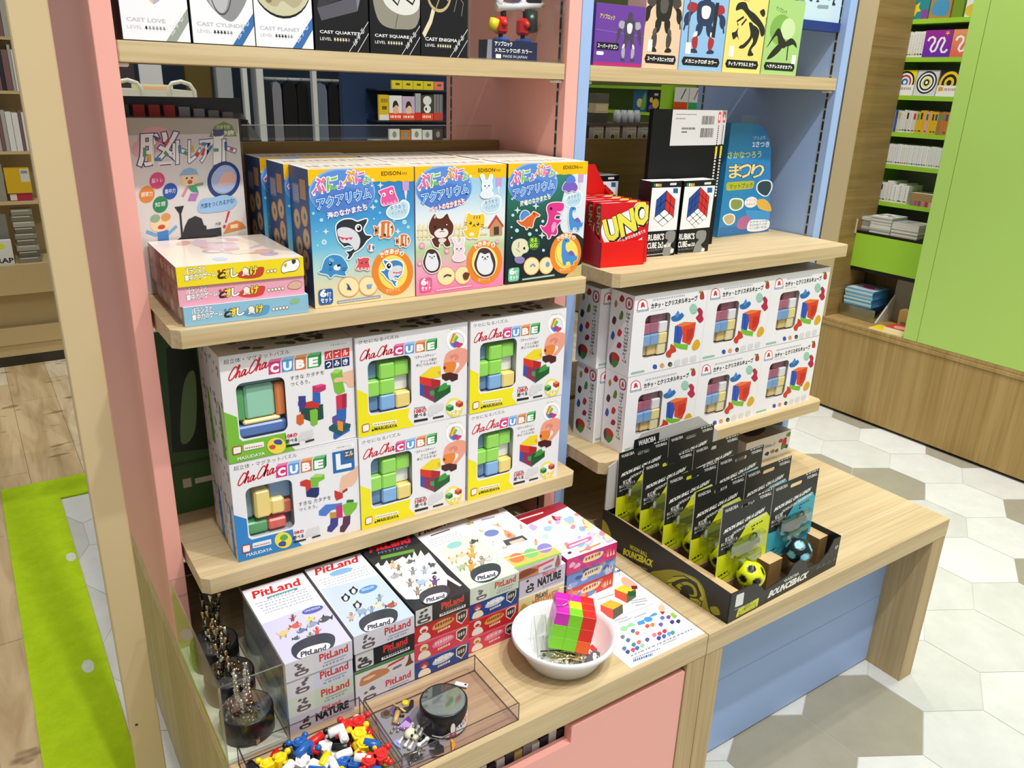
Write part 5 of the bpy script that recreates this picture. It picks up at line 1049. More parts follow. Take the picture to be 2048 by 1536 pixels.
for i, (x0, x1, h, nm_, lab) in enumerate(((.043, .178, .119, '', 'purple model kit box with a grey robot, shorter than the others'), (.181, .290, .17, 'スーパーメカニックロボ', 'peach model kit box with a dark robot'), (.2915, .433, .17, 'メカニックロボ カラー', 'light blue model kit box with a red and navy robot'), (.435, .568, .17, 'ティラノサウルス カラー', 'yellow model kit box with a dark dinosaur'), (.571, .705, .17, 'ヘラクレスオオカブト', 'green model kit box with a dark beetle, at the row end'))):
    o = kit(i, x1 - x0 - .001, h, nm_); place(o, (x0, .533 + (.002 if i else 0), ZT), lab, 'model kit', 'model kit boxes on the blue top shelf')
t = thing('hanging_pack', 'pale blue hanging pack with dark insect figures high by the blue panel', 'pack', (.715, .548, 1.678))
mb = MB().mat(CARD); mb.box(0, .148, 0, .02, .022, .20, '#c2dbe6'); a = faces(mb, .148, .02, .2)['f']; dino(a, .7, .3, .45, '#2a2c30'); robot(a, .25, .32, .4, '#3a3c40', '#6a6c70', '#9a9ca0'); a.rrect('#8a9aa4', [(.35, .25), (.65, .26), (.65, .3), (.35, .29)], .4); mb.build('card', None, t)
mb = MB().mat(CARD); mb.box(-.002, .152, -.004, .022, 0, .0215, '#22377a'); mb.build('base_tray', None, t)
mb = MB().mat(PLAS); mb.box(.07, .08, .009, .011, .20, .2655, '#d8d8d8'); mb.build('hang_strip', None, t)
for x0, x1 in ((-.87, -.032), (.03, .868)):
    mb = MB().mat(OAK_X); mb.box(x0 + .002, x1 - .002, .53, .80, 1.946, 1.976, '#fff'); u = [o for o in COL.objects if o.name.startswith('shelving_unit')][0 if x0 < 0 else 1]; mb.build('shelf', None, u)
# ================================================================== middle blue shelf
ZB2 = 1.1505
def card_game():
    w, d, h = .128, .024, .135
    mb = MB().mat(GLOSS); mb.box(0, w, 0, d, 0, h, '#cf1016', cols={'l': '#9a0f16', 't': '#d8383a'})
    F = faces(mb, w, d, h); a = F['f']; a.ref((345, 490), (965, 470), (850, 1250), (255, 1290))
    a.blob('#f6f2ee', [(310, 860), (360, 715), (455, 690), (545, 645), (640, 600), (745, 555), (800, 490), (890, 470), (960, 540), (945, 680), (905, 760), (800, 800), (730, 850), (610, 900), (550, 950), (440, 1000), (350, 1010)])
    for ch, q in (('U', ((385, 980), (540, 930), (350, 720))), ('N', ((570, 915), (760, 830), (545, 650))), ('O', ((775, 800), (945, 720), (760, 520)))):
        o = Vector((12, 14)); a.text(ch, *[tuple(Vector(p) + o) for p in q], '#1a1414', '#1a1414', .07, .06); a.text(ch, *q, '#e6dc4a', '#1a1414', .065, .045)
    a.text('カードゲーム 好きな色を当てろ', (400, 1050), (880, 870), (392, 1010), '#f2e6e2', bold=.03); a.poly('#f4efec', [(600, 1060), (830, 935), (845, 960), (850, 1040), (800, 1040), (830, 985), (640, 1075)])
    t = F['t']; t.rect('#f2e9e6', .05, .2, .45, .8); t.rect('#f0e0a8', .6, .2, .8, .8)
    l = F['l']; l.text('UNO', (.3, .95), (.3, .5), (.85, .95), '#b9a24a', '#2a0a0a', .06, .03); l.poly('#7a5a4a', [(.2, .2), (.6, .3), (.7, .15), (.4, .08)])
    return mb.build('card_game_box')
t = thing('counter_display_tray', 'red cardboard counter tray holding the red card game boxes', 'tray', (.045, .468, ZB2), -.10)
mb = MB().mat(CARD); R_ = '#e2120c'
mb.box(0, .119, 0, .0015, 0, .056, R_); mb.prism([(0, 0), (.17, 0), (.17, .15), (.004, .056), (0, .056)], 0, 0, .0015, '#a80f12'); mb.prism([(0, 0), (.17, 0), (.17, .15), (.004, .056), (0, .056)], 0, .1175, .119, '#c8120f'); mb.box(0, .119, .0016, .17, 0, .0015, '#a80f12'); mb.build('tray_body', None, t)
mb = MB().mat(CARD); mb.prism([(-.01, 0), (.119, 0), (.119, .15), (.085, .205), (-.01, .205)], 1, .1705, .172, '#d0120f'); mb.build('back_panel', None, t)
cg_ = card_game(); R6 = Matrix.Rotation(-.10, 3, 'Z')
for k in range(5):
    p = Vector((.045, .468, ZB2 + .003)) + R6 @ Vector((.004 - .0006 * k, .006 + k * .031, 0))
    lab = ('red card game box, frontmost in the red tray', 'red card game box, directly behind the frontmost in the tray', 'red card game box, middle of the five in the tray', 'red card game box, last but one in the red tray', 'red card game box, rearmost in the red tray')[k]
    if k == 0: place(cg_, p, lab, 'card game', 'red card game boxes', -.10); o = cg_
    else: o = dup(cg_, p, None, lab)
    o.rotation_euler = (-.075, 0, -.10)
def twisty(n, w, h):
    d = .046; mb = MB().mat(CARD); mb.box(0, w, 0, d, 0, h, '#141416', cols={'t': '#e9e9ea'}); F = faces(mb, w, d, h); a = F['f']
    L_, T_ = ((165, 690), 0) if n == 2 else ((740, 1250), 0)
    if n == 2: a.ref((165, 270), (700, 245), (600, 1385), (95, 1410))
    else: a.ref((745, 265), (1280, 240), (1170, 1330), (650, 1390))
    if n == 2: a.poly('#f1f1f3', [(175, 365), (685, 345), (625, 1005), (130, 1030)]); A, B, C, D, E_, G = (432, 400), (592, 535), (568, 815), (390, 955), (215, 830), (255, 550); M = (408, 690)
    else: a.poly('#f1f1f3', [(750, 355), (1268, 335), (1190, 970), (680, 1015)]); A, B, C, D, E_, G = (1018, 355), (1175, 500), (1140, 815), (940, 965), (785, 845), (825, 535); M = (985, 680)
    def fa(o, u, v, col):
        a.poly('#16181c', [o, u, (u[0] + v[0] - o[0], u[1] + v[1] - o[1]), v])
        U = Vector(u) - Vector(o); V = Vector(v) - Vector(o); g = .05
        for i in range(n):
            for j in range(n):
                q = [Vector(o) + U * ((i + s) / n) + V * ((j + r) / n) for s, r in ((g, g), (1 - g, g), (1 - g, 1 - g), (g, 1 - g))]; a.rrect(col, [tuple(p) for p in q], .15)
    fa(A, G, M, '#24479a'); fa(A, B, M, '#d02a2c'); fa(M, C, E_, '#f4f4f6')
    dx = 0 if n == 2 else 560
    a.rect('#2f5f9a', 548 + dx * 1.05, 365, 632 + dx * 1.05, 440); a.rrect('#dcdcdc', [(490 + dx * 1.06, 285), (605 + dx * 1.06, 278), (600 + dx * 1.06, 315), (485 + dx * 1.06, 320)], .3)
    for k, c in enumerate(('#3f9a5a', '#e8e8e8', '#e8c83a', '#d8a24a')): a.rect(c, 205 + dx * 1.03 + k * 35, 300, 232 + dx * 1.03 + k * 35, 345)
    X = (lambda x: x) if n == 2 else (lambda x: x + 530)
    a.blob('#8a8c8a', [(X(430), 1080), (X(470), 1025), (X(600), 1030), (X(590), 1160), (X(520), 1240), (X(560), 1290), (X(520), 1380), (X(395), 1385), (X(420), 1240), (X(480), 1160), (X(440), 1140)])
    a.text("RUBIK'S", (X(135), 1165), (X(405), 1150), (X(140), 1075), '#f6f6f6', bold=.03); a.text('CUBE 2x2' if n == 2 else 'CUBE', (X(125), 1285), (X(395 if n == 2 else 280), 1270), (X(128), 1200), '#f6f6f6', bold=.03); a.text('ver.3.0', (X(405 if n == 2 else 290), 1268), (X(525 if n == 2 else 410), 1255), (X(406 if n == 2 else 291), 1215), '#f6f6f6', bold=.04)
    a.text('ルービックキューブ', (X(135), 1335), (X(385), 1310), (X(136), 1300), '#b9b9bc'); a.scrib('#dcdcdc', (X(125), 1385), (X(400), 1365), (X(125), 1372), 12); a.rrect('#e2e2e0', [(X(530), 1290), (X(590), 1285), (X(575), 1355), (X(525), 1360)], .4)
    t = F['t']; t.rect('#c9c9cc', .05, .3, .6, .5); t.rect('#33343a', 0, .9, 1, 1)
    return mb.build('twisty_puzzle_box')
r2 = twisty(2, .088, .175); place(r2, (.2225, .514, ZB2), 'black and white box picturing a four-square twisty cube', 'puzzle', None, -.10)
r3 = twisty(3, .106, .174); place(r3, (.3205, .5065, ZB2), 'black and white box picturing a nine-square twisty cube', 'puzzle')
dup(r2, (.157, .655, ZB2), -.02, 'second four-square twisty cube box, behind the card game tray'); dup(r2, (.152, .705, ZB2), -.02, 'third four-square twisty cube box, at the divider board')
def tallbox():
    w, d, h = .229, .012, .331; mb = MB().mat(MATTE); mb.box(0, w, 0, d, 0, h, '#080809'); a = faces(mb, w, d, h)['f']
    a.rect('#d9d5d4', .27, .755, 1, 1)
    a.scrib('#7a7674', (.32, .965), (.62, .965), (.32, .972), 14); a.scrib('#8a8684', (.32, .935), (.46, .935), (.32, .945), 8, seed=2); a.scrib('#4a4644', (.42, .865), (.62, .865), (.42, .88), 9, seed=3); a.rect('#3a3634', .42, .845, .5, .852)
    rnd = random.Random(1)
    for (u0, u1, v0, v1) in ((.70, .89, .9, .96), (.70, .89, .81, .875)):
        u = u0
        while u < u1:
            ww = rnd.uniform(.003, .011); a.rect('#35322f', u, v0, min(u + ww, u1), v1); a.k -= 1; u += ww + rnd.uniform(.003, .008)
        a.k += 1
    a.rrect('#e0525a', [(.945, .91), (.985, .91), (.985, .99), (.945, .99)], .4); a.rect('#f2e6e4', .955, .93, .975, .97)
    for k in range(12): a.rect('#2f2c2c' if k < 9 else '#0c0c0d', .958, .885 - k * .0145, .974, .893 - k * .0145)
    a.rect('#e2cf3a', .955, .67, .985, .745)
    for k in range(14): a.rect('#dcd8d2', .955, .655 - k * .022, .982, .668 - k * .022)
    a.blob('#d9d9d9', [(.5, .22), (.54, .24), (.56, .2), (.59, .17), (.56, .15), (.53, .18)]); a.rect('#cfcfcf', .36, .2, .375, .25)
    return mb.build('tall_game_box')
tb = tallbox(); place(tb, (.2495, .558, ZB2), 'tall black game box with a white price label, front one', 'game box', 'tall black game boxes')
dup(tb, (.282, .572, ZB2), 0, 'tall black game box showing only its right edge, behind the labelled one')
# blue activity book
t = thing('activity_book', 'blue sea activity book with a rounded top leaning at the back', 'book', (.600, .6335, ZB2), .05)
w, h = .226, .298; mb = MB().mat(GLOSS)
out = [(0, 0), (w, 0), (w - .020, .12)] + [(w - .135 + .098 * cos(k * pi / 16), .20 + .096 * sin(k * pi / 16)) for k in range(9)] + [(.04, h), (0, h)]
mb.prism(out, 1, 0, .022, '#2f86c4'); a = Art(mb, (0, 0, 0), (w, 0, 0), (0, 0, h), (0, -1, 0)); a.ref((1250, 190), (1560, 190), (1612, 1060), (1190, 1112))
rnd = random.Random(3)
a.poly('#2472b0', [(1200, 1108), (1608, 1058), (1590, 960), (1400, 990), (1205, 1000)]); a.poly('#4a9ad2', [(1400, 830), (1590, 850), (1600, 960), (1420, 960)])
a.text('プリぷち', (1390, 290), (1465, 285), (1388, 268), '#dff0f8'); a.text('2さつき', (1390, 335), (1495, 335), (1388, 300), '#f4f8fa', bold=.03)
a.text('さかなつろう', (1240, 410), (1455, 405), (1240, 365), '#d8e06a', bold=.02)
for ch, x in (('ま', 1255), ('つ', 1320), ('り', 1405)): a.text(ch, (x, 555), (x + 85, 548), (x - 2, 455), '#f0dca0', '#2a3a4a', .05, .02)
a.rrect('#b9b93a', [(1240, 585), (1435, 575), (1432, 640), (1240, 655)], .3); a.text('マットブック', (1262, 640), (1425, 630), (1262, 600), '#5a7a1a', bold=.03)
a.blob('#33484a', [(1465, 600), (1500, 580), (1545, 590), (1560, 640), (1540, 700), (1500, 690), (1465, 650)], '#eef4f4', 9); a.blob('#8a9a5a', [(1285, 740), (1320, 730), (1360, 745), (1362, 800), (1320, 825), (1285, 800)], '#f2f6f2', 12); a.blob('#c8b48a', [(1240, 890), (1280, 870), (1310, 890), (1308, 950), (1270, 970), (1240, 930)], '#f2f6f2', 10)
a.ell('#f4f2ee', 1430, 760, 48, 50); a.text('すうじも', (1392, 755), (1465, 748), (1391, 733), '#d0524a'); a.text('えあわせ', (1395, 790), (1465, 784), (1394, 768), '#d0524a'); a.blob('#e6b84a', [(1470, 745), (1530, 735), (1580, 790), (1592, 850), (1500, 820)])
a.blob('#b86a9a', [(1345, 1010), (1350, 930), (1390, 890), (1440, 910), (1450, 980), (1410, 1030)]); a.blob('#f2f4f2', [(1440, 940), (1520, 930), (1590, 940), (1610, 990), (1590, 1040), (1500, 1060), (1430, 1040)])
for k in range(3): a.text(('マグネットの', 'おさかなパーツが', 'いっぱいだよ')[k], (1440 + k * 6, 970 + k * 32), (1585, 958 + k * 32), (1440 + k * 6, 945 + k * 32), '#3a7ab0', bold=.02)
mb.build('book_body', None, t)
mb = MB().mat(FILM); mb.box(.05, .15, .005, .008, h, h + .02, '#e8e2d8'); mb.build('hang_tab', None, t)
# ================================================================== stacked game boxes on the pink bench
ZB = .5003
def thumb(a, x0, y0, x1, y1, c='#4a4448', seed=1, bg=None):
    rnd = random.Random(seed); w, h = x1 - x0, y1 - y0
    if bg: a.rect(bg, x0, y0, x1, y1)
    a.blob(c, [(x0 + w * .2, y0 + h * .08), (x0 + w * .8, y0 + h * .08), (x0 + w * .85, y0 + h * .34), (x0 + w * .15, y0 + h * .34)]); a.poly('#e9e6e2', [(x0 + w * .3, y0 + h * .14), (x0 + w * .72, y0 + h * .14), (x0 + w * .72, y0 + h * .24), (x0 + w * .3, y0 + h * .24)])
    for k in range(5): cx = x0 + w * rnd.uniform(.22, .78); cy = y0 + h * rnd.uniform(.4, .88); a.blob(c, [(cx - w * .12, cy), (cx, cy + h * .1), (cx + w * .14, cy + h * .03), (cx, cy - h * .08)])
def gfront(a, st, seed=1):
    g = a.unit()
    if st in ('white', 'green', 'wblue'):
        a.poly({'white': '#d9dae6', 'green': '#c9d8c2', 'wblue': '#d3d9e8'}[st], [(.4, 0), (1, 0), (1, 1), (.4, 1)]); thumb(a, .1, .08, .36, .92, '#6a5f66', seed)
        a.text('PitLand', (.5, .48), (.93, .5), (.5, .86), '#cf3a40', '#f6f4f4', .03, .028); a.line('#8f9aa8', [(.56, .32), (.9, .34)], .05); a.scrib('#9aa0b0', (.54, .12), (.86, .14), (.54, .22), 5, seed=seed)
    elif st == 'black':
        a.rect('#24262b', 0, 0, 1, 1); thumb(a, .02, .05, .31, .95, '#4a4a4c', seed, '#d6d6d6'); a.text('PitLand', (.48, .5), (.88, .53), (.48, .86), '#d8403a', bold=.045); a.text('MYSTERY', (.56, .34), (.86, .36), (.56, .46), '#7a7a7e'); a.poly('#e6e6e8', [(.44, .1), (.92, .14), (.92, .3), (.44, .26)]); a.scrib('#2a2c30', (.47, .16), (.9, .2), (.47, .25), 10)
    elif st == 'nature':
        a.rect('#cbc8d4', 0, 0, 1, 1); thumb(a, .12, .06, .34, .86, '#3a3438', seed); a.text('PitLand', (.5, .68), (.78, .7), (.5, .92), '#d0404a', bold=.03); a.text('NATURE', (.4, .26), (.9, .3), (.4, .66), '#1c1c1f', bold=.06); a.scrib('#8f8c99', (.5, .1), (.82, .12), (.5, .17), 9); a.rrect('#b4b0c0', [(.82, .08), (.96, .1), (.96, .24), (.82, .22)], .4)
    elif st == 'pig':
        a.rect('#e2dedc', 0, 0, 1, 1); a.rect('#4f8a4a', 0, .84, 1, 1); a.blob('#c98a5a', [(.08, .12), (.1, .55), (.2, .62), (.3, .7), (.5, .6), (.56, .3), (.3, .15)]); a.blob('#eec9a8', [(.12, .4), (.24, .5), (.34, .44), (.22, .32)]); a.poly('#d23a34', [(.5, .52), (.55, .6), (.82, .72), (.84, .84), (.56, .72)]); a.rrect('#6f7494', [(.62, .3), (.78, .36), (.78, .5), (.62, .44)], .4); a.blob('#7a4a3a', [(.84, .25), (.98, .3), (.95, .5), (.92, .92), (.88, .5)])
    elif st in ('red', 'pink', 'ninja'):
        a.rect({'red': '#c8262c', 'pink': '#d8415a', 'ninja': '#23448e'}[st], 0, 0, 1, 1); a.rect({'red': '#e8524a', 'pink': '#e86a7c', 'ninja': '#3f66b4'}[st], 0, .92, 1, 1)
        c = {'red': '#eee6e0', 'pink': '#e8d8b0', 'ninja': '#c8302e'}[st]
        a.ell(c, .17, .66, .075, .2); a.blob('#f2e6d4' if st != 'red' else '#eee8e4', [(.07, .08), (.1, .42), (.24, .42), (.28, .08)]); a.blob({'red': '#c8463a', 'pink': '#c8923a', 'ninja': '#e9d9c8'}[st], [(.12, .58), (.17, .7), (.22, .58), (.17, .5)]); a.line('#2a1a1a', [(.13, .64), (.21, .64)], .03)
        m = {'red': '#d9a65a', 'pink': '#ea8a9c', 'ninja': '#c9ced8'}[st]; a.blob(m, [(.32, .5), (.36, .72), (.5, .84), (.66, .8), (.72, .62), (.6, .44), (.42, .4)])
        if st == 'ninja': a.text('NINJA', (.37, .48), (.68, .54), (.37, .76), '#f2f4f6', '#4a5a7a', .05, .05)
        else: a.scrib('#8a3a2a' if st == 'red' else '#f6d0d6', (.37, .54), (.68, .62), (.37, .7), 6, seed=seed)
        a.scrib('#f2e4d2', (.42, .2), (.66, .26), (.42, .32), 5, seed=4)
        s = [(.76, .88), (.86, .96), (.97, .92), (.96, .5), (.86, .18), (.76, .45)]; a.poly('#e9e4e0', s); a.poly('#3a3434', [((u - .865) * .82 + .865, (v - .6) * .84 + .6) for u, v in s]); a.scrib('#d9c9b4', (.8, .5), (.93, .54), (.8, .7), 3, seed=6)
    elif st == 'deer':
        a.rect('#d9d2da', 0, 0, 1, 1); a.rect('#c98a62', 0, .0, .5, .75); a.blob('#8a4f2f', [(.05, .1), (.1, .6), (.3, .7), (.48, .3)]); a.poly('#d8504a', [(.46, .5), (.82, .66), (.84, .86), (.48, .72)]); a.rrect('#8f86a6', [(.6, .12), (.8, .18), (.8, .38), (.6, .32)], .4); a.blob('#9a5a4a', [(.86, .1), (.97, .12), (.94, .9), (.9, .9)])
    elif st == 'mellow':
        a.rect('#e4d49a', 0, 0, 1, 1); a.rect('#f2eee2', .0, .9, 1, 1); a.text('PitLand', (.36, .6), (.62, .66), (.36, .86), '#4a4a52', bold=.04); a.text('MELLOWED', (.3, .25), (.86, .38), (.3, .58), '#d8783f', bold=.05); a.blob('#c9a24a', [(.04, .1), (.08, .6), (.18, .5), (.22, .12)]); a.scrib('#8a7a4a', (.03, .1), (.2, .14), (.03, .3), 4)
    elif st == 'plain': a.rect('#e9e6ee', 0, 0, 1, 1); a.line('#c8a8b4', [(0, .2), (1, .2)], .1)
    elif st in ('fmag', 'fblue', 'fred'):
        a.rect({'fmag': '#d02a72', 'fblue': '#6f8fcc', 'fred': '#d8403f'}[st], 0, 0, 1, 1); rnd = random.Random(seed)
        for k in range(14): a.blob(rnd.choice({'fmag': ['#e86a9a', '#f2b0c8', '#a82a8a', '#7a4fb4', '#e83f6a'], 'fblue': ['#8fb0e0', '#c9bfe0', '#3f5a94', '#d8d0e8'], 'fred': ['#f08a6a', '#6a8fc8', '#f2c8b4', '#e86a5a']}[st]), [(x_ + .07 * cos(q * 1.26) * rnd.uniform(.5, 1.4), y_ + .16 * sin(q * 1.26) * rnd.uniform(.5, 1.3)) for x_, y_ in [(rnd.uniform(.06, .94), rnd.uniform(.1, .85))] for q in range(5)])
        a.blob('#f0d8a0', [(.32, .45), (.36, .75), (.55, .8), (.72, .7), (.66, .4), (.48, .35)]); a.scrib('#b04a3a' if st != 'fblue' else '#5a6a9a', (.36, .5), (.66, .56), (.36, .68), 5, seed=seed)
        for k in range(3): a.poly('#f6e0b4', [(.8 + k * .06, .25), (.84 + k * .06, .25), (.82 + k * .06, .6)])
def gtop(a, n):
    z = a.ref
    def pod(x, y, s, word='PitLand'):
        P_ = lambda u, v: (x + u * s + v * s * .0, y + v * s - u * s * .27)
        a.blob('#3a3c48', [P_(-1.5, .0), P_(-1.4, .75), P_(-.6, 1.25), P_(.6, 1.3), P_(1.5, .85), P_(1.6, .1), P_(.8, -.35), P_(-.6, -.35)])
        a.blob('#f4f2f4', [P_(-1.15, .75), P_(-.9, 1.05), P_(0, 1.15), P_(1.0, 1.0), P_(1.3, .65), P_(.8, .4), P_(-.6, .4)]); a.text(word, P_(-.85, .98), P_(1.0, .95), P_(-.85, .6), '#4a4a5a', bold=.05)
    rnd = random.Random(n)
    def crit(x, y, r, c):
        # small animal or figure drawing: body, head, legs, tail
        m = rnd.choice((-1, 1)); D = tuple(max(0, v * .55) for v in P(c)[:3]) + (1,); f = lambda u, v: (x + m * u * r, y + v * r - m * u * r * .22)
        k = rnd.randrange(3)
        if k == 0: a.blob(c, [f(-.9, .1), f(-.4, -.45), f(.3, -.4), f(.75, -.05), f(.5, .45), f(-.4, .5)]); a.blob(c, [f(.45, -.3), f(.6, -.8), f(1.0, -.75), f(1.15, -.35), f(.8, -.05)]); a.line(D, [f(-.5, .3), f(-.55, .85)], r * .24); a.line(D, [f(.35, .3), f(.4, .85)], r * .24); a.line(c, [f(-.8, .1), f(-1.25, -.4)], r * .18); a.ell('#1d1d20', *f(.9, -.5), r * .12, n=8)
        elif k == 1: a.blob(c, [f(-1.0, -.05), f(-.2, -.5), f(.7, -.3), f(1.0, .05), f(.6, .4), f(-.2, .45)]); a.poly(D, [f(-.8, .0), f(-1.35, -.5), f(-1.3, .45)]); a.poly(D, [f(-.1, -.4), f(.2, -.85), f(.45, -.35)]); a.ell('#f2f2f2', *f(.65, -.05), r * .17, n=8); a.ell('#1d1d20', *f(.68, -.05), r * .09, n=8)
        else: a.blob(c, [f(-.4, .1), f(-.35, .75), f(.35, .75), f(.4, .1), f(0, -.15)]); a.ell(D, *f(.02, -.42), r * .36, n=14); a.line(c, [f(-.35, .2), f(-.85, -.25)], r * .2); a.line(c, [f(.35, .2), f(.9, .0)], r * .2); a.line(D, [f(-.2, .7), f(-.25, 1.05)], r * .22); a.line(D, [f(.2, .7), f(.28, 1.05)], r * .22); a.ell('#f2f2f2', *f(.12, -.45), r * .1, n=8)
    if n == 1:
        z((595, 215), (1040, 105), (1385, 600), (890, 775)); a.poly('#ccc9ea', [(700, 470), (800, 440), (1000, 370), (1200, 330), (1385, 600), (890, 775)]); a.rect('#ededf2', 600, 150, 601, 151)
        a.text('PitLand', (682, 275), (1022, 190), (672, 225), '#cf2d35', '#fff', .03, .03); a.line('#4a8a9a', [(780, 275), (1000, 215)], 16); a.scrib('#bfe0e2', (800, 278), (980, 228), (799, 270), 9)
        for k in range(5): a.scrib('#9a9cae', (690 + k * 18, 318 + k * 17), (1060 + k * 12, 222 + k * 17), (690 + k * 18, 312 + k * 17), 12, seed=k)
        a.ell('#4f56a8', 1105, 370, 78, 24, -.25); a.text('UNDERSEA', (1050, 388), (1160, 358), (1049, 372), '#dfe2f4')
        for x, y, r, c in ((960, 420, 30, '#8a4a3a'), (1085, 438, 28, '#e6d04a'), (1190, 440, 44, '#4a4f56'), (985, 480, 40, '#d8625a'), (890, 535, 44, '#d8bc8a'), (1100, 475, 40, '#8f9ab4'), (1020, 520, 34, '#6a7a9a'), (1135, 520, 34, '#d8504a'), (1085, 555, 30, '#8a8f7a'), (985, 575, 26, '#5a6470')): crit(x, y, r, c)
        pod(1100, 600, 100)
    if n == 2:
        z((65, 390), (555, 255), (1005, 800), (475, 985)); a.poly('#c2d0ee', [(200, 560), (400, 520), (700, 450), (760, 510), (1005, 800), (475, 985)]); a.text('PitLand', (165, 440), (535, 330), (160, 385), '#cf2d35', '#fff', .03, .03); a.ell('#7fb4e0', 385, 412, 105, 24, -.25)
        for k in range(4): a.scrib('#9aa6b4', (190 + k * 20, 490 + k * 18), (600 + k * 12, 375 + k * 20), (190 + k * 20, 484 + k * 18), 12, seed=k)
        a.ell('#4a86cc', 615, 568, 84, 30, -.3); a.text('PENGUIN', (560, 590), (665, 558), (559, 568), '#dfeaf6')
        for x, y in ((485, 575), (415, 635), (515, 700)):
            a.blob('#23262c', [(x - 20, y + 30), (x - 38, y), (x - 15, y - 15), (x, y - 36), (x + 20, y - 18), (x + 42, y - 5), (x + 25, y + 28), (x, y + 38)]); a.ell('#eef0f2', x + 3, y + 8, 17, 22)
        for x, y, r, c in ((555, 760, 50, '#8fa6c0'), (690, 715, 44, '#d9d2b4'), (710, 640, 36, '#8a96a0'), (815, 710, 46, '#a8524a'), (460, 800, 44, '#c8a98a'), (640, 740, 34, '#7f9ab8')): crit(x, y, r, c)
        pod(690, 800, 105)
    if n == 3:
        z((565, 240), (1020, 90), (1485, 585), (1005, 750)); a.rect('#26282e', -3000, -3000, 4000, 4000)
        a.poly('#f1f1f1', [(690, 380), (720, 355), (735, 385), (760, 380), (790, 335), (810, 370), (850, 345), (900, 320), (930, 300), (960, 320), (990, 280), (1010, 320), (1030, 250), (1060, 300), (1090, 240), (1120, 290), (1160, 260), (1210, 330), (1300, 450), (1420, 540), (1400, 550), (1300, 490), (1290, 560), (1150, 640), (1020, 660), (940, 660), (860, 580)])
        a.text('PitLand', (650, 270), (1000, 170), (645, 210), '#d02a34', '#5a1a1e', .03, .05); a.text('MYSTERY', (720, 285), (985, 215), (718, 265), '#7f86a8'); a.poly('#5f9a3a', [(740, 300), (1030, 230), (1040, 255), (740, 330)])
        for x, y, r, c in ((840, 365, 44, '#d8b48a'), (990, 345, 34, '#5a5c64'), (1010, 420, 40, '#8a8c94'), (1110, 410, 40, '#9ab0c4'), (860, 470, 44, '#a8a8ac'), (980, 520, 40, '#9a8a84'), (1080, 520, 46, '#a8bcd4'), (1190, 500, 50, '#6a4a86'), (1200, 440, 20, '#3a3c40'), (1180, 370, 30, '#55585e'), (890, 395, 30, '#8a7a5a'), (1040, 590, 40, '#9a8a7a'), (1150, 560, 30, '#d9c88a')): crit(x, y, r, c)
        pod(1180, 590, 82)
    if n == 4:
        z((1030, 95), (1490, -10), (1925, 415), (1500, 575)); a.poly('#d3e2d2', [(1240, 250), (1500, 150), (1600, 110), (1925, 415), (1500, 575)]); a.text('PitLand', (1095, 120), (1415, 20), (1092, 70), '#8f2430', '#e9e6e4', .03, .05); a.line('#5a2a2a', [(1210, 125), (1400, 72)], 9)
        for k in range(4): a.scrib('#a9b0b4', (1170 + k * 16, 175 + k * 16), (1480 + k * 14, 95 + k * 14), (1170 + k * 16, 170 + k * 16), 10, seed=k)
        a.ell('#8fc8c8', 1420, 205, 72, 26, -.25)
        for x, y, r, c in ((1590, 180, 34, '#4a4a44'), (1570, 230, 38, '#e0a04a'), (1470, 290, 38, '#dcc49a'), (1390, 330, 44, '#e2cba8'), (1560, 290, 40, '#dca05a'), (1540, 370, 56, '#e09a4a'), (1460, 390, 40, '#a8b88a'), (1640, 330, 44, '#b8a49a'), (1700, 320, 34, '#c9ccc4')): crit(x, y, r, c)
        pod(1650, 400, 82)
    if n == 5:
        z((380, 285), (820, 140), (1355, 570), (880, 745)); a.rect('#f1eff2', -3000, -3000, 4000, 4000)
        a.poly('#c99a7a', [(440, 255), (760, 155), (785, 195), (480, 280)]); a.line('#9aa4c8', [(600, 272), (735, 235)], 14)
        a.blob('#d09a72', [(815, 415), (800, 360), (750, 325), (680, 315), (740, 310), (755, 290), (790, 345), (840, 365), (880, 385), (920, 420), (850, 440)]); a.poly('#d8604a', [(835, 400), (870, 392), (870, 420), (840, 428)]); a.poly('#3f4450', [(785, 465), (985, 405), (1035, 445), (820, 515)]); a.poly('#eec2a8', [(845, 475), (980, 430), (1005, 450), (870, 500)]); a.ell('#6f7fc0', 685, 395, 74, 32, -.2)
        for x, y, r, c in ((980, 320, 26, '#d9a880'), (1110, 465, 34, '#d0a88a'), (790, 535, 22, '#c9b48a'), (690, 490, 22, '#d8d0d4'), (590, 375, 20, '#d8c49a'), (480, 310, 30, '#c9a878')): crit(x, y, r, c)
        a.poly('#f0c060', [(770, 625), (1290, 490), (1350, 560), (880, 720)]); a.poly('#7cc04a', [(865, 725), (1350, 560), (1356, 575), (882, 745)])
        for x, y, c in ((905, 630, '#ee7a4a'), (1050, 580, '#7cc47a'), (1190, 525, '#8a86cc')): a.ell(c, x, y, 76, 46, -.2)
        a.line('#f6d9a0', [(780, 650), (1300, 505)], 10)
    if n == 6:
        z((890, 180), (1330, 60), (1915, 505), (1412, 660)); a.rect('#eef0ea', -3000, -3000, 4000, 4000)
        a.poly('#a82a38', [(880, 190), (1330, 40), (1400, 110), (1020, 270)]); a.line('#e9d9d4', [(950, 215), (1170, 155)], 14); a.blob('#a8303a', [(1250, 190), (1330, 230), (1320, 250), (1270, 235)])
        soft = lambda x, y, r, c: a.blob(c, [(x + r * cos(k * .9) * rnd.uniform(.6, 1.35), y + r * .8 * sin(k * .9) * rnd.uniform(.6, 1.3)) for k in range(7)])
        for x, y in ((1330, 330), (1180, 300), (1480, 300)): pass
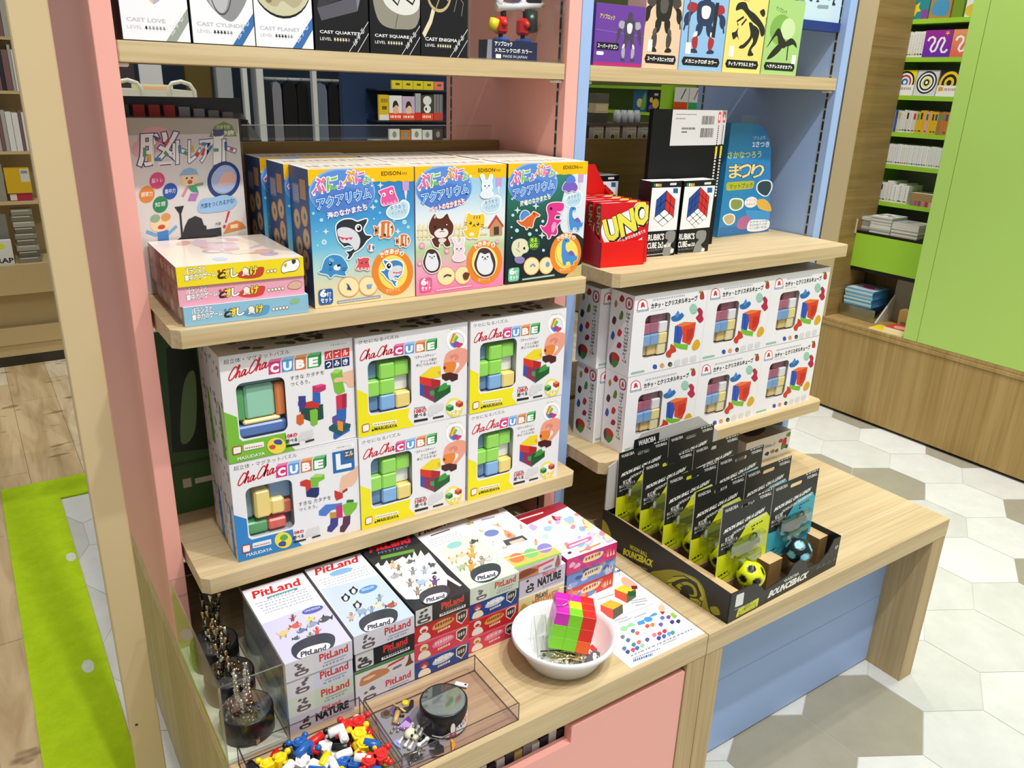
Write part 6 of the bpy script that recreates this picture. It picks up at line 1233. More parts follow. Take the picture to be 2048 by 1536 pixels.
        for k in range(40):
            t_ = rnd.random(); s_ = rnd.random(); x = 1030 + t_ * 420 + s_ * 430; y = 280 + t_ * 340 - s_ * 150 + t_ * s_ * 0
            soft(x, y, rnd.uniform(22, 50), rnd.choice(['#f2c8d8', '#c8b0e0', '#a8c8ea', '#f2e0a0', '#b8dcd0', '#e88aa8', '#f6e9ea', '#8ab8dc', '#ee9a8a']))
        a.rrect('#e86a9a', [(1390, 505), (1640, 425), (1650, 465), (1410, 555)], .5); a.rrect('#f6d0dc', [(1420, 515), (1610, 450), (1615, 470), (1430, 535)], .5); a.line('#ee8a4a', [(1530, 590), (1740, 510)], 16); a.ell('#f2f2f2', 1435, 600, 52, 40); a.blob('#3a3438', [(1410, 590), (1435, 575), (1455, 590), (1430, 605)])
GW, GD = .1135, .232
def gamebox(w, d, h, st, top=0, seed=1):
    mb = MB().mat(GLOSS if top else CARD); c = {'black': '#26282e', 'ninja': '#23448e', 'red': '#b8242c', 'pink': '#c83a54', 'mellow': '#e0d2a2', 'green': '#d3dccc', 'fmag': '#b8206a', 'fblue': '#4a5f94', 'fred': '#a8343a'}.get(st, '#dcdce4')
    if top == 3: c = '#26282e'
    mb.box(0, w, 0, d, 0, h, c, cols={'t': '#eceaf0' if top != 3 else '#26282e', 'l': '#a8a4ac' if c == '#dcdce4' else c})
    F = faces(mb, w, d, h); gfront(F['f'], st, seed)
    if top: gtop(F['t'], top)
    return mb.build('stacked_game_box')
gG = 'stacked game boxes on the pink bench'
WH = {'white': 'white box with red lettering', 'wblue': 'pale blue white box with red lettering', 'green': 'pale green box with red lettering', 'black': 'black box with red lettering', 'nature': 'grey lavender box with black nature lettering', 'pig': 'box with green strip and brown sausage picture', 'red': 'red fighter game box with gold emblem', 'pink': 'pinkish red fighter game box', 'ninja': 'blue ninja game box with silver lettering', 'deer': 'white game box with deer and candy picture', 'mellow': 'cream yellow box with orange lettering', 'plain': 'plain white box', 'fmag': 'magenta fairy game box with a pastel lid', 'fblue': 'periwinkle blue fairy game box', 'fred': 'coral red fairy game box'}
NS = ('pile touching the clear case', 'penguin-lid pile', 'black-lid pile', 'pale-green-lid pile', 'deer-lid pile', 'fairy pile beside the leaflet')
LV = ('bottom of', 'third down in', 'second down in', 'top of')
stacks = ((-.797, .18, .1142, ('nature', 'green', 'wblue', 'white'), (.0365,) * 4, 1), (-.6775, .185, .1135, ('white', 'pig', 'black', 'white'), (.035, .0375, .0375, .037), 2), (-.561, .19, .1135, ('ninja', 'pink', 'red', 'black'), (.0385, .0390, .0385, .0365), 3), (-.441, .20, .1095, ('plain', 'pink', 'red', 'ninja'), (.002, .036, .0385, .036), 4), (-.333, .21, .112, ('plain', 'mellow', 'nature', 'deer'), (.03, .046, .0425, .028), 5), (-.196, .222, .134, ('fred', 'fblue', 'fmag'), (.0395, .0395, .0385), 6))
for si, (x, y, w, sts, hs, top) in enumerate(stacks):
    z = ZB
    sts = list(sts); hs = list(hs)
    if si == 3: sts = ['pink', 'red', 'ninja', 'green']; hs = [.036, .0385, .0370, .0355]
    n = len(sts)
    for k, (s, h) in enumerate(zip(sts, hs)):
        istop = k == n - 1
        dx = (.012 if si == 4 and not istop else 0) + (.004 if si == 5 and not istop else 0) + .0008 * ((k * 3) % 3 - 1)
        ww = w if not (si == 4 and not istop) else .113
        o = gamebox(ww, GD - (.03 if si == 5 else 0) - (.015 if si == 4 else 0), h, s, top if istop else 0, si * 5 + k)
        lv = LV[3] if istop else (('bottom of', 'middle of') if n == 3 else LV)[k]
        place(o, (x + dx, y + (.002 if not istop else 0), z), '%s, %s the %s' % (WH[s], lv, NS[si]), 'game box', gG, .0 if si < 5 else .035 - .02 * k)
        z += h + .0003
# ================================================================== tall clear case with metal magnet sculptures
x0, x1, y0, y1, z0, z1 = -.9025, -.8005, .172, .50, .5004, .655
mb = MB().mat(ACRYL)
for b in ((x0, x0 + .0025, y0, y1), (x1 - .0025, x1, y0, y1), (x0, x1, y0, y0 + .0025), (x0, x1, y1 - .0025, y1)): mb.box(b[0], b[1], b[2], b[3], z0, z1, '#fff')
mb.mat(ACEDGE)
for b in ((x0, x0 + .0025, y0, y1), (x1 - .0025, x1, y0, y1), (x0, x1, y0, y0 + .0025), (x0, x1, y1 - .0025, y1)): mb.box(b[0], b[1], b[2], b[3], z1, z1 + .0006, '#fff')
for b in ((x0 - .0003, x0 + .0027, y0 - .0003, y0 + .0027), (x1 - .0027, x1 + .0003, y0 - .0003, y0 + .0027)): mb.box(b[0], b[1], b[2], b[3], z0, z1, '#fff')
mb.mat(MATTE); mb.box(x0 + .003, x1 - .003, y0 + .003, y1 - .003, z0, z0 + .003, '#e2e4cf')
tag(mb.build('display_case'), 'tall open clear case with metal magnet sculptures on the bench corner', 'case')
mb = MB().mat(PLAS); mb.box(-.9012, -.9002, .20, .37, .487, .496, '#d9c81a'); tag(mb.build('tape_strip'), 'thin yellow tape strip on the bench side below the clear case', 'tape')
def sculpture(seed, hgt, r, bead):
    t = thing('magnet_sculpture', 'x', 'sculpture')
    mb = MB().mat(PLAS); mb.lathe([(0, 0), (r * .98, 0), (r, .002), (r, .042), (r * .97, .045), (r * .93, .045)], '#16161a', 40); a = Art(mb, (-.0, 0, 0), (1, 0, 0), (0, 0, 1), (0, -1, 0)); mb.box(-r * .62, -r * .42, -r * .9, -r * .885, .004, .014, '#c98a5a'); mb.build('base', None, t)
    mb = MB().mat(MIRROR); mb.lathe([(r * .93, .0448), (0, .0442)], '#85827c', 40); mb.build('mirror_top', None, t)
    rnd = random.Random(seed); mb = MB().mat(METAL)
    for k in range(4 if bead else 6):
        a_ = rnd.uniform(0, 6.28); rr = rnd.uniform(.1, .45) * r; px, py = rr * cos(a_), rr * sin(a_); z = .0455; top = hgt * rnd.uniform(.65, 1)
        while z < .045 + top:
            if bead: s = rnd.uniform(.0032, .0045); mb.ball((px, py, z + s), s, rnd.choice(['#e9e4d8', '#cfc6b4', '#b9a98a', '#f4f2ee']), 8, 6); z += s * 1.7
            else:
                l = rnd.uniform(.012, .02); mb.tube([(px, py, z), (px + rnd.uniform(-.004, .004), py + rnd.uniform(-.004, .004), z + l)], [.0022, .0034], rnd.choice(['#8f887c', '#d9d2c4', '#5a544c', '#c4a878', '#3a3632']), 6); z += l * .85
            px += rnd.uniform(-.0022, .0022); py += rnd.uniform(-.0022, .0022)
    for k in range(10):
        a_ = rnd.uniform(0, 6.28); rr = rnd.uniform(.1, .6) * r; mb.tube([(rr * cos(a_), rr * sin(a_), .0465), (rr * cos(a_) + rnd.uniform(-.01, .01), rr * sin(a_) + rnd.uniform(-.01, .01), .048)], .0022, rnd.choice(['#e2dccd', '#8a8378', '#b98f6a', '#403a34']), 6)
    mb.build('metal_pieces', None, t); return t
for i, (y, hg, bd, r, l) in enumerate(((.232, .085, 1, .043, 'black magnet disc with a silver bead tower, nearest the front of the case'), (.332, .095, 0, .042, 'black magnet disc with dark metal figures, middle of the clear case'), (.43, .105, 0, .042, 'black magnet disc with a tall metal tower, deepest in the clear case'))):
    o = sculpture(11 + i, hg, r, bd); place(o, (-.8515, y, .5035), l, 'sculpture', 'magnet sculptures in the clear case', .6)
# ================================================================== low acrylic trays
def tray(x0, x1, y0, y1, h, label):
    mb = MB(); th = .0022
    mb.mat(TRAYACR)
    W4 = ((x0, x0 + th, y0, y1), (x1 - th, x1, y0, y1), (x0 + th, x1 - th, y0, y0 + th), (x0 + th, x1 - th, y1 - th, y1))
    for b in W4: mb.box(b[0], b[1], b[2], b[3], .5004, .5004 + h, '#fff')
    mb.box(x0 + th, x1 - th, y0 + th, y1 - th, .5004, .5020, '#fff')
    mb.mat(TRAYEDGE)
    for b in W4: mb.box(b[0], b[1], b[2], b[3], .5004 + h, .5009 + h, '#fff')
    for x in (x0, x1):
        for y in (y0, y1): mb.box(x - .0008, x + .0008, y - .0008, y + .0008, .5004, .5009 + h, '#fff')
    for b in ((x0, x1, y0 - .0006, y0 + .0006), (x0, x1, y1 - .0006, y1 + .0006)): mb.box(b[0], b[1], b[2], b[3], .5004, .5016, '#fff')
    for b in ((x0 - .0006, x0 + .0006, y0, y1), (x1 - .0006, x1 + .0006, y0, y1)): mb.box(b[0], b[1], b[2], b[3], .5004, .5016, '#fff')
    return tag(mb.build('acrylic_tray'), label, 'tray')
tray(-.886, -.680, .006, .168, .036, 'clear acrylic tray heaped with coloured connector blocks')
tray(-.677, -.456, .012, .157, .036, 'clear acrylic tray holding metal charms and a round magnet disc')
BC = {'r': '#d8221f', 'k': '#1d1d20', 'y': '#f4d41a', 'b': '#1f5fb0', 'w': '#eeeeee'}
CN = {'r': 'red', 'k': 'black', 'y': 'yellow', 'b': 'blue', 'w': 'white'}
def rodblock(c):
    mb = MB().mat(PLAS); mb.tube([(-.013, 0, .008), (-.0125, 0, .008), (.0125, 0, .008), (.013, 0, .008)], [.0066, .0076, .0076, .0066], BC[c], 8)
    mb.tube([(.0128, 0, .008), (.0136, 0, .008)], .0042, '#000000' if c == 'k' else BC[c], 8); mb.box(-.004, .008, -.0015, .0015, .0150, .0158, BC[c]); return mb.build('rod_block')
def conblock(c):
    mb = MB().mat(PLAS)
    for s in (-1, 1):
        mb.prism([(s * .0095 + .0125 * cos(k * pi / 3), .0125 * sin(k * pi / 3)) for k in range(6)], 2, .002, .0135, BC[c])
        mb.lathe([(.0078, .0136), (.0072, .0155), (.0056, .0155), (.0050, .0128), (0, .0125)], BC[c], 16, (s * .0095, 0, 0))
    for an in (.5, 2.3, 3.6, 5.4):
        mb.tube([(.015 * cos(an), .01 * sin(an), .0075), (.027 * cos(an), .021 * sin(an), .0085)], .0032, BC[c], 7); mb.ball((.029 * cos(an), .0225 * sin(an), .0088), .0054, BC[c], 12, 8)
    return mb.build('connector_block')
proto = {}
BL = [('rod','r',-.839,.141),('rod','k',-.871,.137),('con','y',-.844,.120),('con','k',-.815,.128),('con','b',-.793,.127),('rod','r',-.768,.141),('rod','r',-.783,.117),('con','w',-.758,.110),('con','k',-.734,.129),('rod','w',-.713,.138),('con','r',-.712,.118),('rod','r',-.726,.098),('rod','r',-.70,.100),('rod','w',-.695,.140),('con','y',-.712,.083),('rod','y',-.70,.077),('rod','y',-.697,.050),('rod','b',-.706,.064),('rod','k',-.722,.056),('rod','k',-.743,.094),('rod','w',-.737,.104),('rod','w',-.746,.077),('rod','k',-.781,.095),('rod','y',-.776,.083),('con','w',-.801,.090),('rod','b',-.82,.106),('rod','w',-.829,.098),('con','b',-.746,.055),('rod','w',-.728,.046),('con','r',-.712,.036),('rod','b',-.72,.028),('rod','w',-.768,.068),('rod','b',-.801,.112),('rod','w',-.74,.119),('rod','y',-.722,.077),
      ('rod','k',-.864,.104),('rod','b',-.862,.08),('con','r',-.845,.07),('rod','y',-.83,.06),('rod','w',-.81,.055),('rod','k',-.79,.05),('con','y',-.775,.034),('rod','r',-.755,.026),('rod','w',-.862,.05),('con','k',-.84,.03),('rod','r',-.81,.025),('rod','b',-.795,.07)]
rnd = random.Random(21)
placed = []
for i, (ty, c, x, y) in enumerate(BL):
    if (ty, c) not in proto: o = rodblock(c) if ty == 'rod' else conblock(c); proto[(ty, c)] = o
    else: o = proto[(ty, c)].copy(); COL.objects.link(o)
    lay = sum(1 for (a_, b_, r_) in placed if hypot(a_ - x, b_ - y) < (r_ + (.014 if ty == 'rod' else .022)) * .62)
    z = .503 + min(lay, 2) * .0115
    placed.append((x, y, .014 if ty == 'rod' else .022))
    o.location = (x, y, z); o.rotation_euler = (rnd.uniform(-.18, .18), rnd.uniform(-.2, .2) if lay else rnd.uniform(-.05, .05), rnd.uniform(0, 6.28))
    tag(o, ('%s round rod block in the heap of the left tray' if ty == 'rod' else '%s twin-ring connector block with ball pegs in the left tray') % CN[c], 'toy block', '%s %s blocks in the tray' % (CN[c], 'rod' if ty == 'rod' else 'connector'))
# printed sheet under the charms
mb = MB().mat(CARD); mb.prism([(-.672, .02), (-.60, .016), (-.575, .05), (-.585, .12), (-.60, .152), (-.66, .15), (-.673, .10)], 2, .5022, .5025, '#8d8a90'); tag(mb.build('backing_sheet'), 'grey torn backing sheet under the metal charms', 'paper')
def charm(name, label, loc, rz, fn, mat=PLAS):
    mb = MB().mat(mat); fn(mb); o = mb.build(name); place(o, loc, label, 'charm', 'metal charms in the right tray', rz)
zc_ = .5027
def polyc(pts, c, h=.002, c2=None):
    def f(mb):
        mb.prism(pts, 2, 0, h, c)
        if c2: mb.prism([(x * .6, y * .6) for x, y in pts], 2, h, h + .0006, c2)
    return f
hexp = [(.010 * cos(k * pi / 3), .010 * sin(k * pi / 3)) for k in range(6)]
charm('hexagon_charm', 'silver six-sided charm at the back corner of the right tray', (-.643, .140, zc_), .2, polyc(hexp, '#b9b6ae', .003, '#8f8c86'), METAL)
charm('hexagon_charm', 'silver six-sided charm in front of the round disc', (-.606, .040, zc_), .5, polyc(hexp, '#a8a69f', .003, '#d9d7d0'), METAL)
charm('flag_charm', 'purple flag charm with a gold stick', (-.625, .140, zc_), .3, lambda mb: (mb.prism([(-.014, -.006), (.004, -.008), (.004, .01), (-.012, .01)], 2, 0, .002, '#5a5484'), mb.tube([(.007, -.016, .002), (.006, .012, .002)], .002, '#d9b45a', 8)))
charm('coin_charm', 'small bright yellow disc charm', (-.604, .147, zc_), 0, lambda mb: mb.lathe([(.006, 0), (.006, .003), (.004, .004), (0, .004)], '#eec81a', 16))
charm('splinter_charm', 'jagged grey splinter charm beside the disc', (-.603, .138, zc_), .2, polyc([(-.02, -.004), (-.008, .002), (0, -.002), (.012, .008), (.016, .004), (.006, -.008), (-.01, -.012)], '#6f6b66', .002), METAL)
charm('dog_charm', 'brown and gold dog-shaped charm', (-.634, .119, zc_), .8, lambda mb: (mb.tube([(-.012, 0, .005), (.012, .002, .007)], [.004, .005], '#c9a468', 8), mb.ball((.016, .004, .008), .005, '#4a3224'), mb.tube([(-.008, 0, .004), (-.012, -.01, .002)], .002, '#3a261a', 6), mb.tube([(.008, 0, .004), (.01, -.01, .002)], .002, '#3a261a', 6)))
charm('kite_charm', 'purple kite-shaped charm behind the skull', (-.625, .100, zc_), .35, lambda mb: mb.add([(-.017, .006, .004), (.015, .010, .004), (.004, -.016, .003), (0, .002, .010), (-.011, -.009, .001)], [(0, 3, 1), (0, 2, 3), (3, 2, 1), (0, 4, 2)], '#7a2fa0'))
charm('leaf_charm', 'thin green triangle charm by the disc', (-.618, .088, zc_), .3, polyc([(-.006, -.006), (.01, -.004), (-.004, .009)], '#6fb46a', .002, '#3a4a3a'))
charm('skull_charm', 'cream skull charm with silver bones', (-.632, .074, zc_), .45, lambda mb: (mb.ball((0, 0, .008), .0095, '#e6e2c4', 16, 10, (1.15, .9, .8)), mb.ball((-.004, -.007, .010), .0026, '#1c1a18'), mb.ball((.0045, -.007, .010), .0026, '#1c1a18'), mb.bbox(-.005, .005, -.015, -.006, .001, .007, '#d9d4b4', .001), [mb.tube([(sx * .008, sy, .003), (sx * .021, sy + sx * .003, .004)], .0022, '#d9d6cf', 7) and mb.ball((sx * .022, sy + sx * .003, .004), .0035, '#e9e6df', 8, 6) for sx in (-1, 1) for sy in (.008, -.004, -.013)]))
charm('bead_charm', 'silver bead cluster at the tray divider', (-.642, .099, zc_), 0, lambda mb: [mb.ball((.006 * cos(k * 1.1) * (1 + k % 2), .005 * sin(k * 1.1) * (1 + k % 2), .003), .003, '#e4e2dc', 8, 6) for k in range(6)], METAL)
charm('triangle_charm', 'pale blue triangle charm against the divider', (-.654, .070, zc_), .2, polyc([(-.006, -.012), (.007, .008), (-.008, .009)], '#8f9ad8', .003))
charm('bone_charm', 'white and black bone charm before the disc', (-.620, .050, zc_), .2, lambda mb: (mb.tube([(-.008, 0, .003), (.008, .001, .003)], .0024, '#e9e6e0', 7), mb.ball((-.009, 0, .003), .004, '#f2f0ea', 8, 6), mb.ball((.009, .001, .003), .004, '#f2f0ea', 8, 6), mb.tube([(-.004, .006, .002), (.010, .010, .002)], .003, '#17171a', 6)))
charm('cat_charm', 'silver cat-shaped charm near the tray front', (-.608, .024, zc_), .2, polyc([(-.014, -.006), (-.010, .009), (-.004, .004), (.004, .006), (.010, .012), (.012, -.002), (.004, -.013), (-.006, -.010)], '#c9c7c0', .003), METAL)
charm('crescent_charm', 'orange crescent charm near the tray front', (-.584, .022, zc_), -.3, polyc([(0, -.012), (.007, -.006), (.008, .004), (.003, .012), (.002, .003), (.001, -.004)], '#eda82a', .003))
charm('wire_charm', 'heap of bent dark wire charms at the tray front', (-.645, .030, zc_), 0, lambda mb: [mb.tube([(rnd.uniform(-.018, .018), rnd.uniform(-.010, .012), .002 + .001 * k), (rnd.uniform(-.018, .018), rnd.uniform(-.010, .012), .003 + .001 * k), (rnd.uniform(-.018, .018), rnd.uniform(-.010, .012), .002 + .001 * k)], .0017, rnd.choice(['#8a857c', '#b9b4a8', '#5a554e']), 6) for k in range(8)], METAL)
charm('tag_charm', 'small silver tag charm standing behind the disc', (-.498, .134, zc_), -.85, lambda mb: (mb.bbox(-.012, .012, -.0045, .0045, 0, .004, '#e9e9ea', .001), mb.box(.006, .010, -.002, .002, .004, .0043, '#2a2a2e')))
# round magnet disc with penguin label
t = thing('magnet_disc', 'round black magnet disc with a glossy top and a penguin label', 'magnet disc', (-.568, .0745, .5027), .05)
r = .0405; mb = MB().mat(PLAS); mb.lathe([(0, 0), (r, 0), (r, .0455), (r - .001, .047), (r - .003, .047)], '#141417', 48); mb.build('body', None, t)
mb = MB().mat(MIRROR); mb.lathe([(r - .003, .0468), (0, .0466)], '#8f9894', 48); mb.build('mirror_top', None, t)
mb = MB().mat(CARD)
def cyl(u, v, k): a_ = -pi / 2 + (u - .5) * 2.1; rr = r + .0003 + k * .00006; return (rr * cos(a_), rr * sin(a_), .002 + v * .043)
def cp(c, pts, k): mb.add([cyl(u, v, k) for u, v in pts], [tuple(range(len(pts)))], c)
N = 14
for i in range(N):
    u0, u1 = i / N, (i + 1) / N; f0, f1 = .12 + .8 * max(u0 - .25, 0) ** .8 * 1.1, .12 + .8 * max(u1 - .25, 0) ** .8 * 1.1
    b0, b1 = .05 + .3 * (2 * u0 - 1) ** 2 * 0, .05; cp('#ecebea', [(u0, b0), (u1, b1), (u1, min(f1, .82)), (u0, min(f0, .82))], 1)
ov = lambda cx, cy, rx, ry: [(cx + rx * cos(q * pi / 8), cy + ry * sin(q * pi / 8)) for q in range(16)]
cp('#1b1b1e', ov(.42, .48, .075, .40), 2); cp('#1b1b1e', [(.36, .6), (.27, .25), (.37, .4)], 2); cp('#1b1b1e', [(.48, .6), (.56, .3), (.47, .4)], 2); cp('#f2f2f2', ov(.42, .40, .05, .28), 3); cp('#c8352a', ov(.385, .1, .04, .06), 3); cp('#c8352a', ov(.46, .1, .04, .06), 3)
for j, (x_, c) in enumerate(((.62, '#2f3f9a'), (.70, '#e0873a'), (.78, '#d84a4a'))): cp(c, ov(x_, .42, .033, .16), 2); cp('#ecebea', ov(x_, .42, .016, .07), 3)
mb.build('label', None, t)
# ================================================================== white bowl with cube keychain and charms
t = thing('plastic_bowl', 'white round plastic bowl on the pink bench holding a cube keychain', 'bowl', (-.291, .104, ZB))
mb = MB().mat(PLAS); mb.lathe([(0, .0), (.064, 0), (.070, .003), (.092, .044), (.094, .047), (.098, .048), (.100, .051), (.100, .057), (.098, .0595), (.095, .059), (.089, .050), (.070, .010), (.064, .006), (0, .005)], '#edeef1', 64); mb.build('bowl_body', None, t)
tag(t, t['label'], 'bowl')
t = thing('cube_keychain', 'magenta, lime, red and orange puzzle cube with a wire ring in the bowl', 'keychain', (-.268, .112, .563), 0)
M_, Y_, R_, G_, O_ = '#d01fb4', '#f2dc1a', '#dd2211', '#7ccf1e', '#ee5f16'
s = .0255; groups = {}
top = [[M_, G_, R_], [M_, Y_, R_], [M_, M_, R_]]  # rows front to back
for i in range(3):
    for j in range(3):
        for k in range(3):
            if k == 2: c = top[j][i]
            elif j == 0: c = (G_ if i < 2 else (O_ if k == 0 else R_))
            elif i == 0: c = G_ if k == 0 else M_
            else: c = O_ if i == 2 else Y_
            groups.setdefault(c, []).append((i, j, k))
nmz = {M_: 'magenta_piece', Y_: 'yellow_piece', R_: 'red_piece', G_: 'lime_piece', O_: 'orange_piece'}
for c, cells in groups.items():
    mb = MB().mat(PLAS)
    for i, j, k in cells: mb.bbox((i - 1.5) * s, (i - .5) * s, (j - 1.5) * s, (j - .5) * s, (k - 1.5) * s, (k - .5) * s, c, .0006)
    mb.build(nmz[c], None, t)
mb = MB().mat(METAL); mb.tube([(-.030 + .019 * cos(q * pi / 12), -.016 + .010 * cos(q * pi / 12), .0385 + .022 + .021 * sin(q * pi / 12)) for q in range(25)], .0009, '#d9d9d6', 6); mb.build('wire_ring', None, t)
t.rotation_euler = (-.10, .16, -.62)
rb = random.Random(4)
mb = MB().mat(METAL)
for k in range(60):
    a_ = rb.uniform(0, 6.28); q = rb.random() ** .5; mb.ball((.042 * q * cos(a_), .021 * q * sin(a_), .003 + rb.uniform(0, .010)), rb.uniform(.002, .004), rb.choice(['#d9cf9a', '#efeacb', '#a8a05a', '#f2f2ec', '#c9b25a', '#6a5f3a']), 7, 5)
for k in range(10): mb.tube([(rb.uniform(-.045, .04), rb.uniform(-.02, .02), .011), (rb.uniform(-.045, .04), rb.uniform(-.02, .02), .014)], .0015, rb.choice(['#5a5648', '#d9d2a8']), 6)
o = place(mb.build('bead_chain'), (-.308, .084, .5075), 'tangle of gold and silver bead chains in the white bowl', 'jewellery', None, -.45)
mb = MB().mat(CARD); mb.box(-.014, .014, -.010, .010, 0, .0012, '#d02a34'); a = Art(mb, (-.014, -.010, .0012), (.028, 0, 0), (0, .02, 0), (0, 0, 1)); a.rect('#f0e6e4', .08, .1, .45, .9); a.blob('#d02a34', [(.18, .3), (.3, .7), (.38, .3)]); o = place(mb.build('price_tag'), (-.243, .074, .511), 'small red and white tag in the bowl under the cube', 'tag', None, .35); o.rotation_euler = (.45, .1, .35)
mb = MB().mat(GLOSS); mb.box(-.019, .019, -.011, .011, 0, .0012, '#5a5c60'); a = Art(mb, (-.019, -.011, .0012), (.038, 0, 0), (0, .022, 0), (0, 0, 1)); a.blob('#d9d6d0', [(.3, .3), (.45, .6), (.75, .85), (.8, .6), (.55, .35)]); a.ring('#cfccc6', .62, .35, .12, .16, .05); o = place(mb.build('photo_tag'), (-.252, .057, .5115), 'grey photo tag at the front of the bowl', 'tag', None, .4); o.rotation_euler = (.12, 0, .35)
mb = MB().mat(FILM); mb.box(-.011, .011, 0, .095, 0, .0015, '#fff'); mb.mat(ACEDGE); mb.box(-.0115, -.0105, 0, .095, 0, .002, '#fff'); mb.box(.0105, .0115, 0, .095, 0, .002, '#fff'); o = place(mb.build('plastic_strip'), (-.338, .100, .512), 'clear plastic strip leaning on the left wall of the bowl', 'strip', None, -.3); o.rotation_euler = (.42, -.25, -.62)
# ================================================================== leaflet
w, d = .2, .27; mb = MB().mat(GLOSS); mb.box(0, w, 0, d, 0, .0006, '#f2f2f7'); a = Art(mb, (0, 0, .0006), (w, 0, 0), (0, d, 0), (0, 0, 1)); X = lambda x, y: (1000 + x / 4.655, 1100 + y / 4.655)
a.ref((1090.9, 1190), X(1130, 170), X(1935, 800), X(1210, 1085))
def ic(x, y, s, t_, l, r_): 
    f = lambda u, v: X(x + u * s, y + v * s)
    a.poly(t_, [f(-1, -.35), f(-.1, -.75), f(1, -.35), f(.1, .1)]); a.poly(l, [f(-1, -.35), f(.1, .1), f(.1, .95), f(-1, .35)]); a.poly(r_, [f(.1, .1), f(1, -.35), f(1, .4), f(.1, .95)])
ic(1200, 415, 105, '#f4d23a', '#e0583a', '#5a6a4a'); ic(1060, 560, 108, '#f4b43a', '#d8503f', '#5f5a4a'); a.blob('#f2b49a', [X(1165, 290), X(1200, 260), X(1300, 320), X(1320, 360), X(1260, 375), X(1190, 340)]); a.poly('#7a2a2f', [X(1260, 350), X(1320, 350), X(1325, 380), X(1270, 385)]); a.poly('#2f5a3a', [X(1225, 400), X(1310, 410), X(1290, 450), X(1230, 450)]); a.blob('#f2c0a4', [X(1510, 560), X(1550, 530), X(1580, 570), X(1555, 610), X(1525, 600)]); a.poly('#b02a2a', [X(1520, 600), X(1575, 600), X(1550, 630)])
for (x, y), (x2, y2), sd in (((1250, 500), (1400, 480), 1), ((1260, 520), (1410, 500), 2), ((1290, 545), (1390, 530), 3), ((930, 480), (1090, 430), 4), ((1120, 700), (1250, 655), 5), ((1275, 655), (1390, 615), 6), ((1085, 680), (1210, 645), 7), ((1160, 245), (1150, 235), 8), ((1220, 990), (1820, 770), 9), ((1240, 1010), (1500, 930), 10), ((1520, 900), (1660, 850), 11)): a.scrib('#8a8c94', X(x, y), X(x2, y2), X(x, y - 12), 14, seed=sd)
a.text('CUBE', X(1100, 225), X(1165, 205), X(1095, 205), '#3a3a40', bold=.04)
a.poly('#4a9ad8', [X(1295, 690), X(1360, 670), X(1375, 705), X(1310, 720)]); a.ell('#4a9ad8', *X(1405, 668), 9, 5); a.blob('#5a9ad0', [X(1420, 640), X(1470, 610), X(1500, 625), X(1440, 645)]); a.ell('#9ad0a0', *X(1170, 745), 8, 5); a.blob('#9ad0a0', [X(1195, 725), X(1230, 695), X(1280, 715), X(1210, 735)])
for x, y, c in ((1250, 770, '#5a6aa8'), (1290, 790, '#d8685a'), (1390, 730, '#d8503a'), (1440, 720, '#e0804a'), (1520, 720, '#6a5ab0'), (1540, 660, '#5a7ac0'), (1600, 655, '#8a4f8a'), (1640, 630, '#a8cf4a'), (1630, 700, '#3f3f8a'), (1690, 695, '#4a3a6a'), (1660, 650, '#8fc04a'), (1150, 820, '#7a7a8a'), (1200, 850, '#5a6a9a'), (1160, 920, '#5a7a9a'), (1190, 950, '#3f4f7a'), (1250, 890, '#2f8a7a'), (1300, 870, '#d8686a'), (1240, 935, '#c84a6a'), (1280, 920, '#3a6ab0'), (1330, 900, '#8fc8a0'), (1380, 850, '#5a5aa0'), (1450, 810, '#d87a8a'), (1500, 800, '#d0504a'), (1550, 780, '#c83a5a'), (1490, 840, '#4a4a9a'), (1540, 825, '#3a6ab8'), (1590, 805, '#7a9ad0'), (1625, 795, '#4a9a8a')): a.blob(c, [X(x - 20, y), X(x, y - 20), X(x + 24, y - 8), X(x + 6, y + 18)])
a.scrib('#3a6aa8', X(1240, 1035), X(1420, 985), X(1240, 1015), 8, seed=3); a.line('#c9c9d2', [X(1080, 660), X(1480, 520)], 1)
place(mb.build('leaflet'), (-.203, .008, ZB), 'white printed leaflet of coloured cube pictures at the bench seam', 'leaflet')
# ================================================================== moon ball display carton with blister cards
t = thing('display_carton', 'black cardboard display carton with lime print holding the ball cards', 'display carton', (.057, .004, ZB), .045)
w, d, h = .386, .383, .072
mb = MB().mat(CARD); K = '#1b1c1a'
mb.prism([(0, 0), (w, 0), (w, .078), (w * .93, .078), (w * .885, .05), (w * .82, .034), (w * .70, .036), (w * .665, .058), (w * .6, .070), (w * .545, .066), (w * .50, .044), (w * .3, .036), (w * .255, .055), (w * .21, .068), (0, h)], 1, 0, .0025, K)
a = Art(mb, (0, 0, 0), (w, 0, 0), (0, 0, h), (0, -1, 0)); zc = lambda x, y: (x, y); a.clip = False
a.ref((1050, 1275), (1835, 885), (1785, 1085), (1030, 1495))
a.rrect('#e9e8e4', [(1092, 1280), (1150, 1258), (1142, 1350), (1082, 1374)], .15); a.line('#c9c9c6', [(1080, 1392), (1152, 1362)], 3)
a.rrect('#d3d72a', [(1110, 1385), (1262, 1300), (1250, 1365), (1092, 1448)], .15)
for k in range(3): a.text(('衝撃反発', 'すごく遊びやすいから', '手にしっくりくる')[k], (1112 + (28 if k == 0 else 0), 1398 + k * 22), (1240 - (20 if k == 0 else 0), 1326 + k * 22 + (8 if k == 0 else 0)), (1113 + (28 if k == 0 else 0), 1380 + k * 22), '#23231c', bold=.02)
a.text('WABOBA', (1440, 1195), (1545, 1138), (1438, 1175), '#d9d9d2', bold=.02); a.text('BOUNCEBACK', (1325, 1305), (1590, 1165), (1335, 1260), '#f4f4f0', bold=.05, shear=.06)
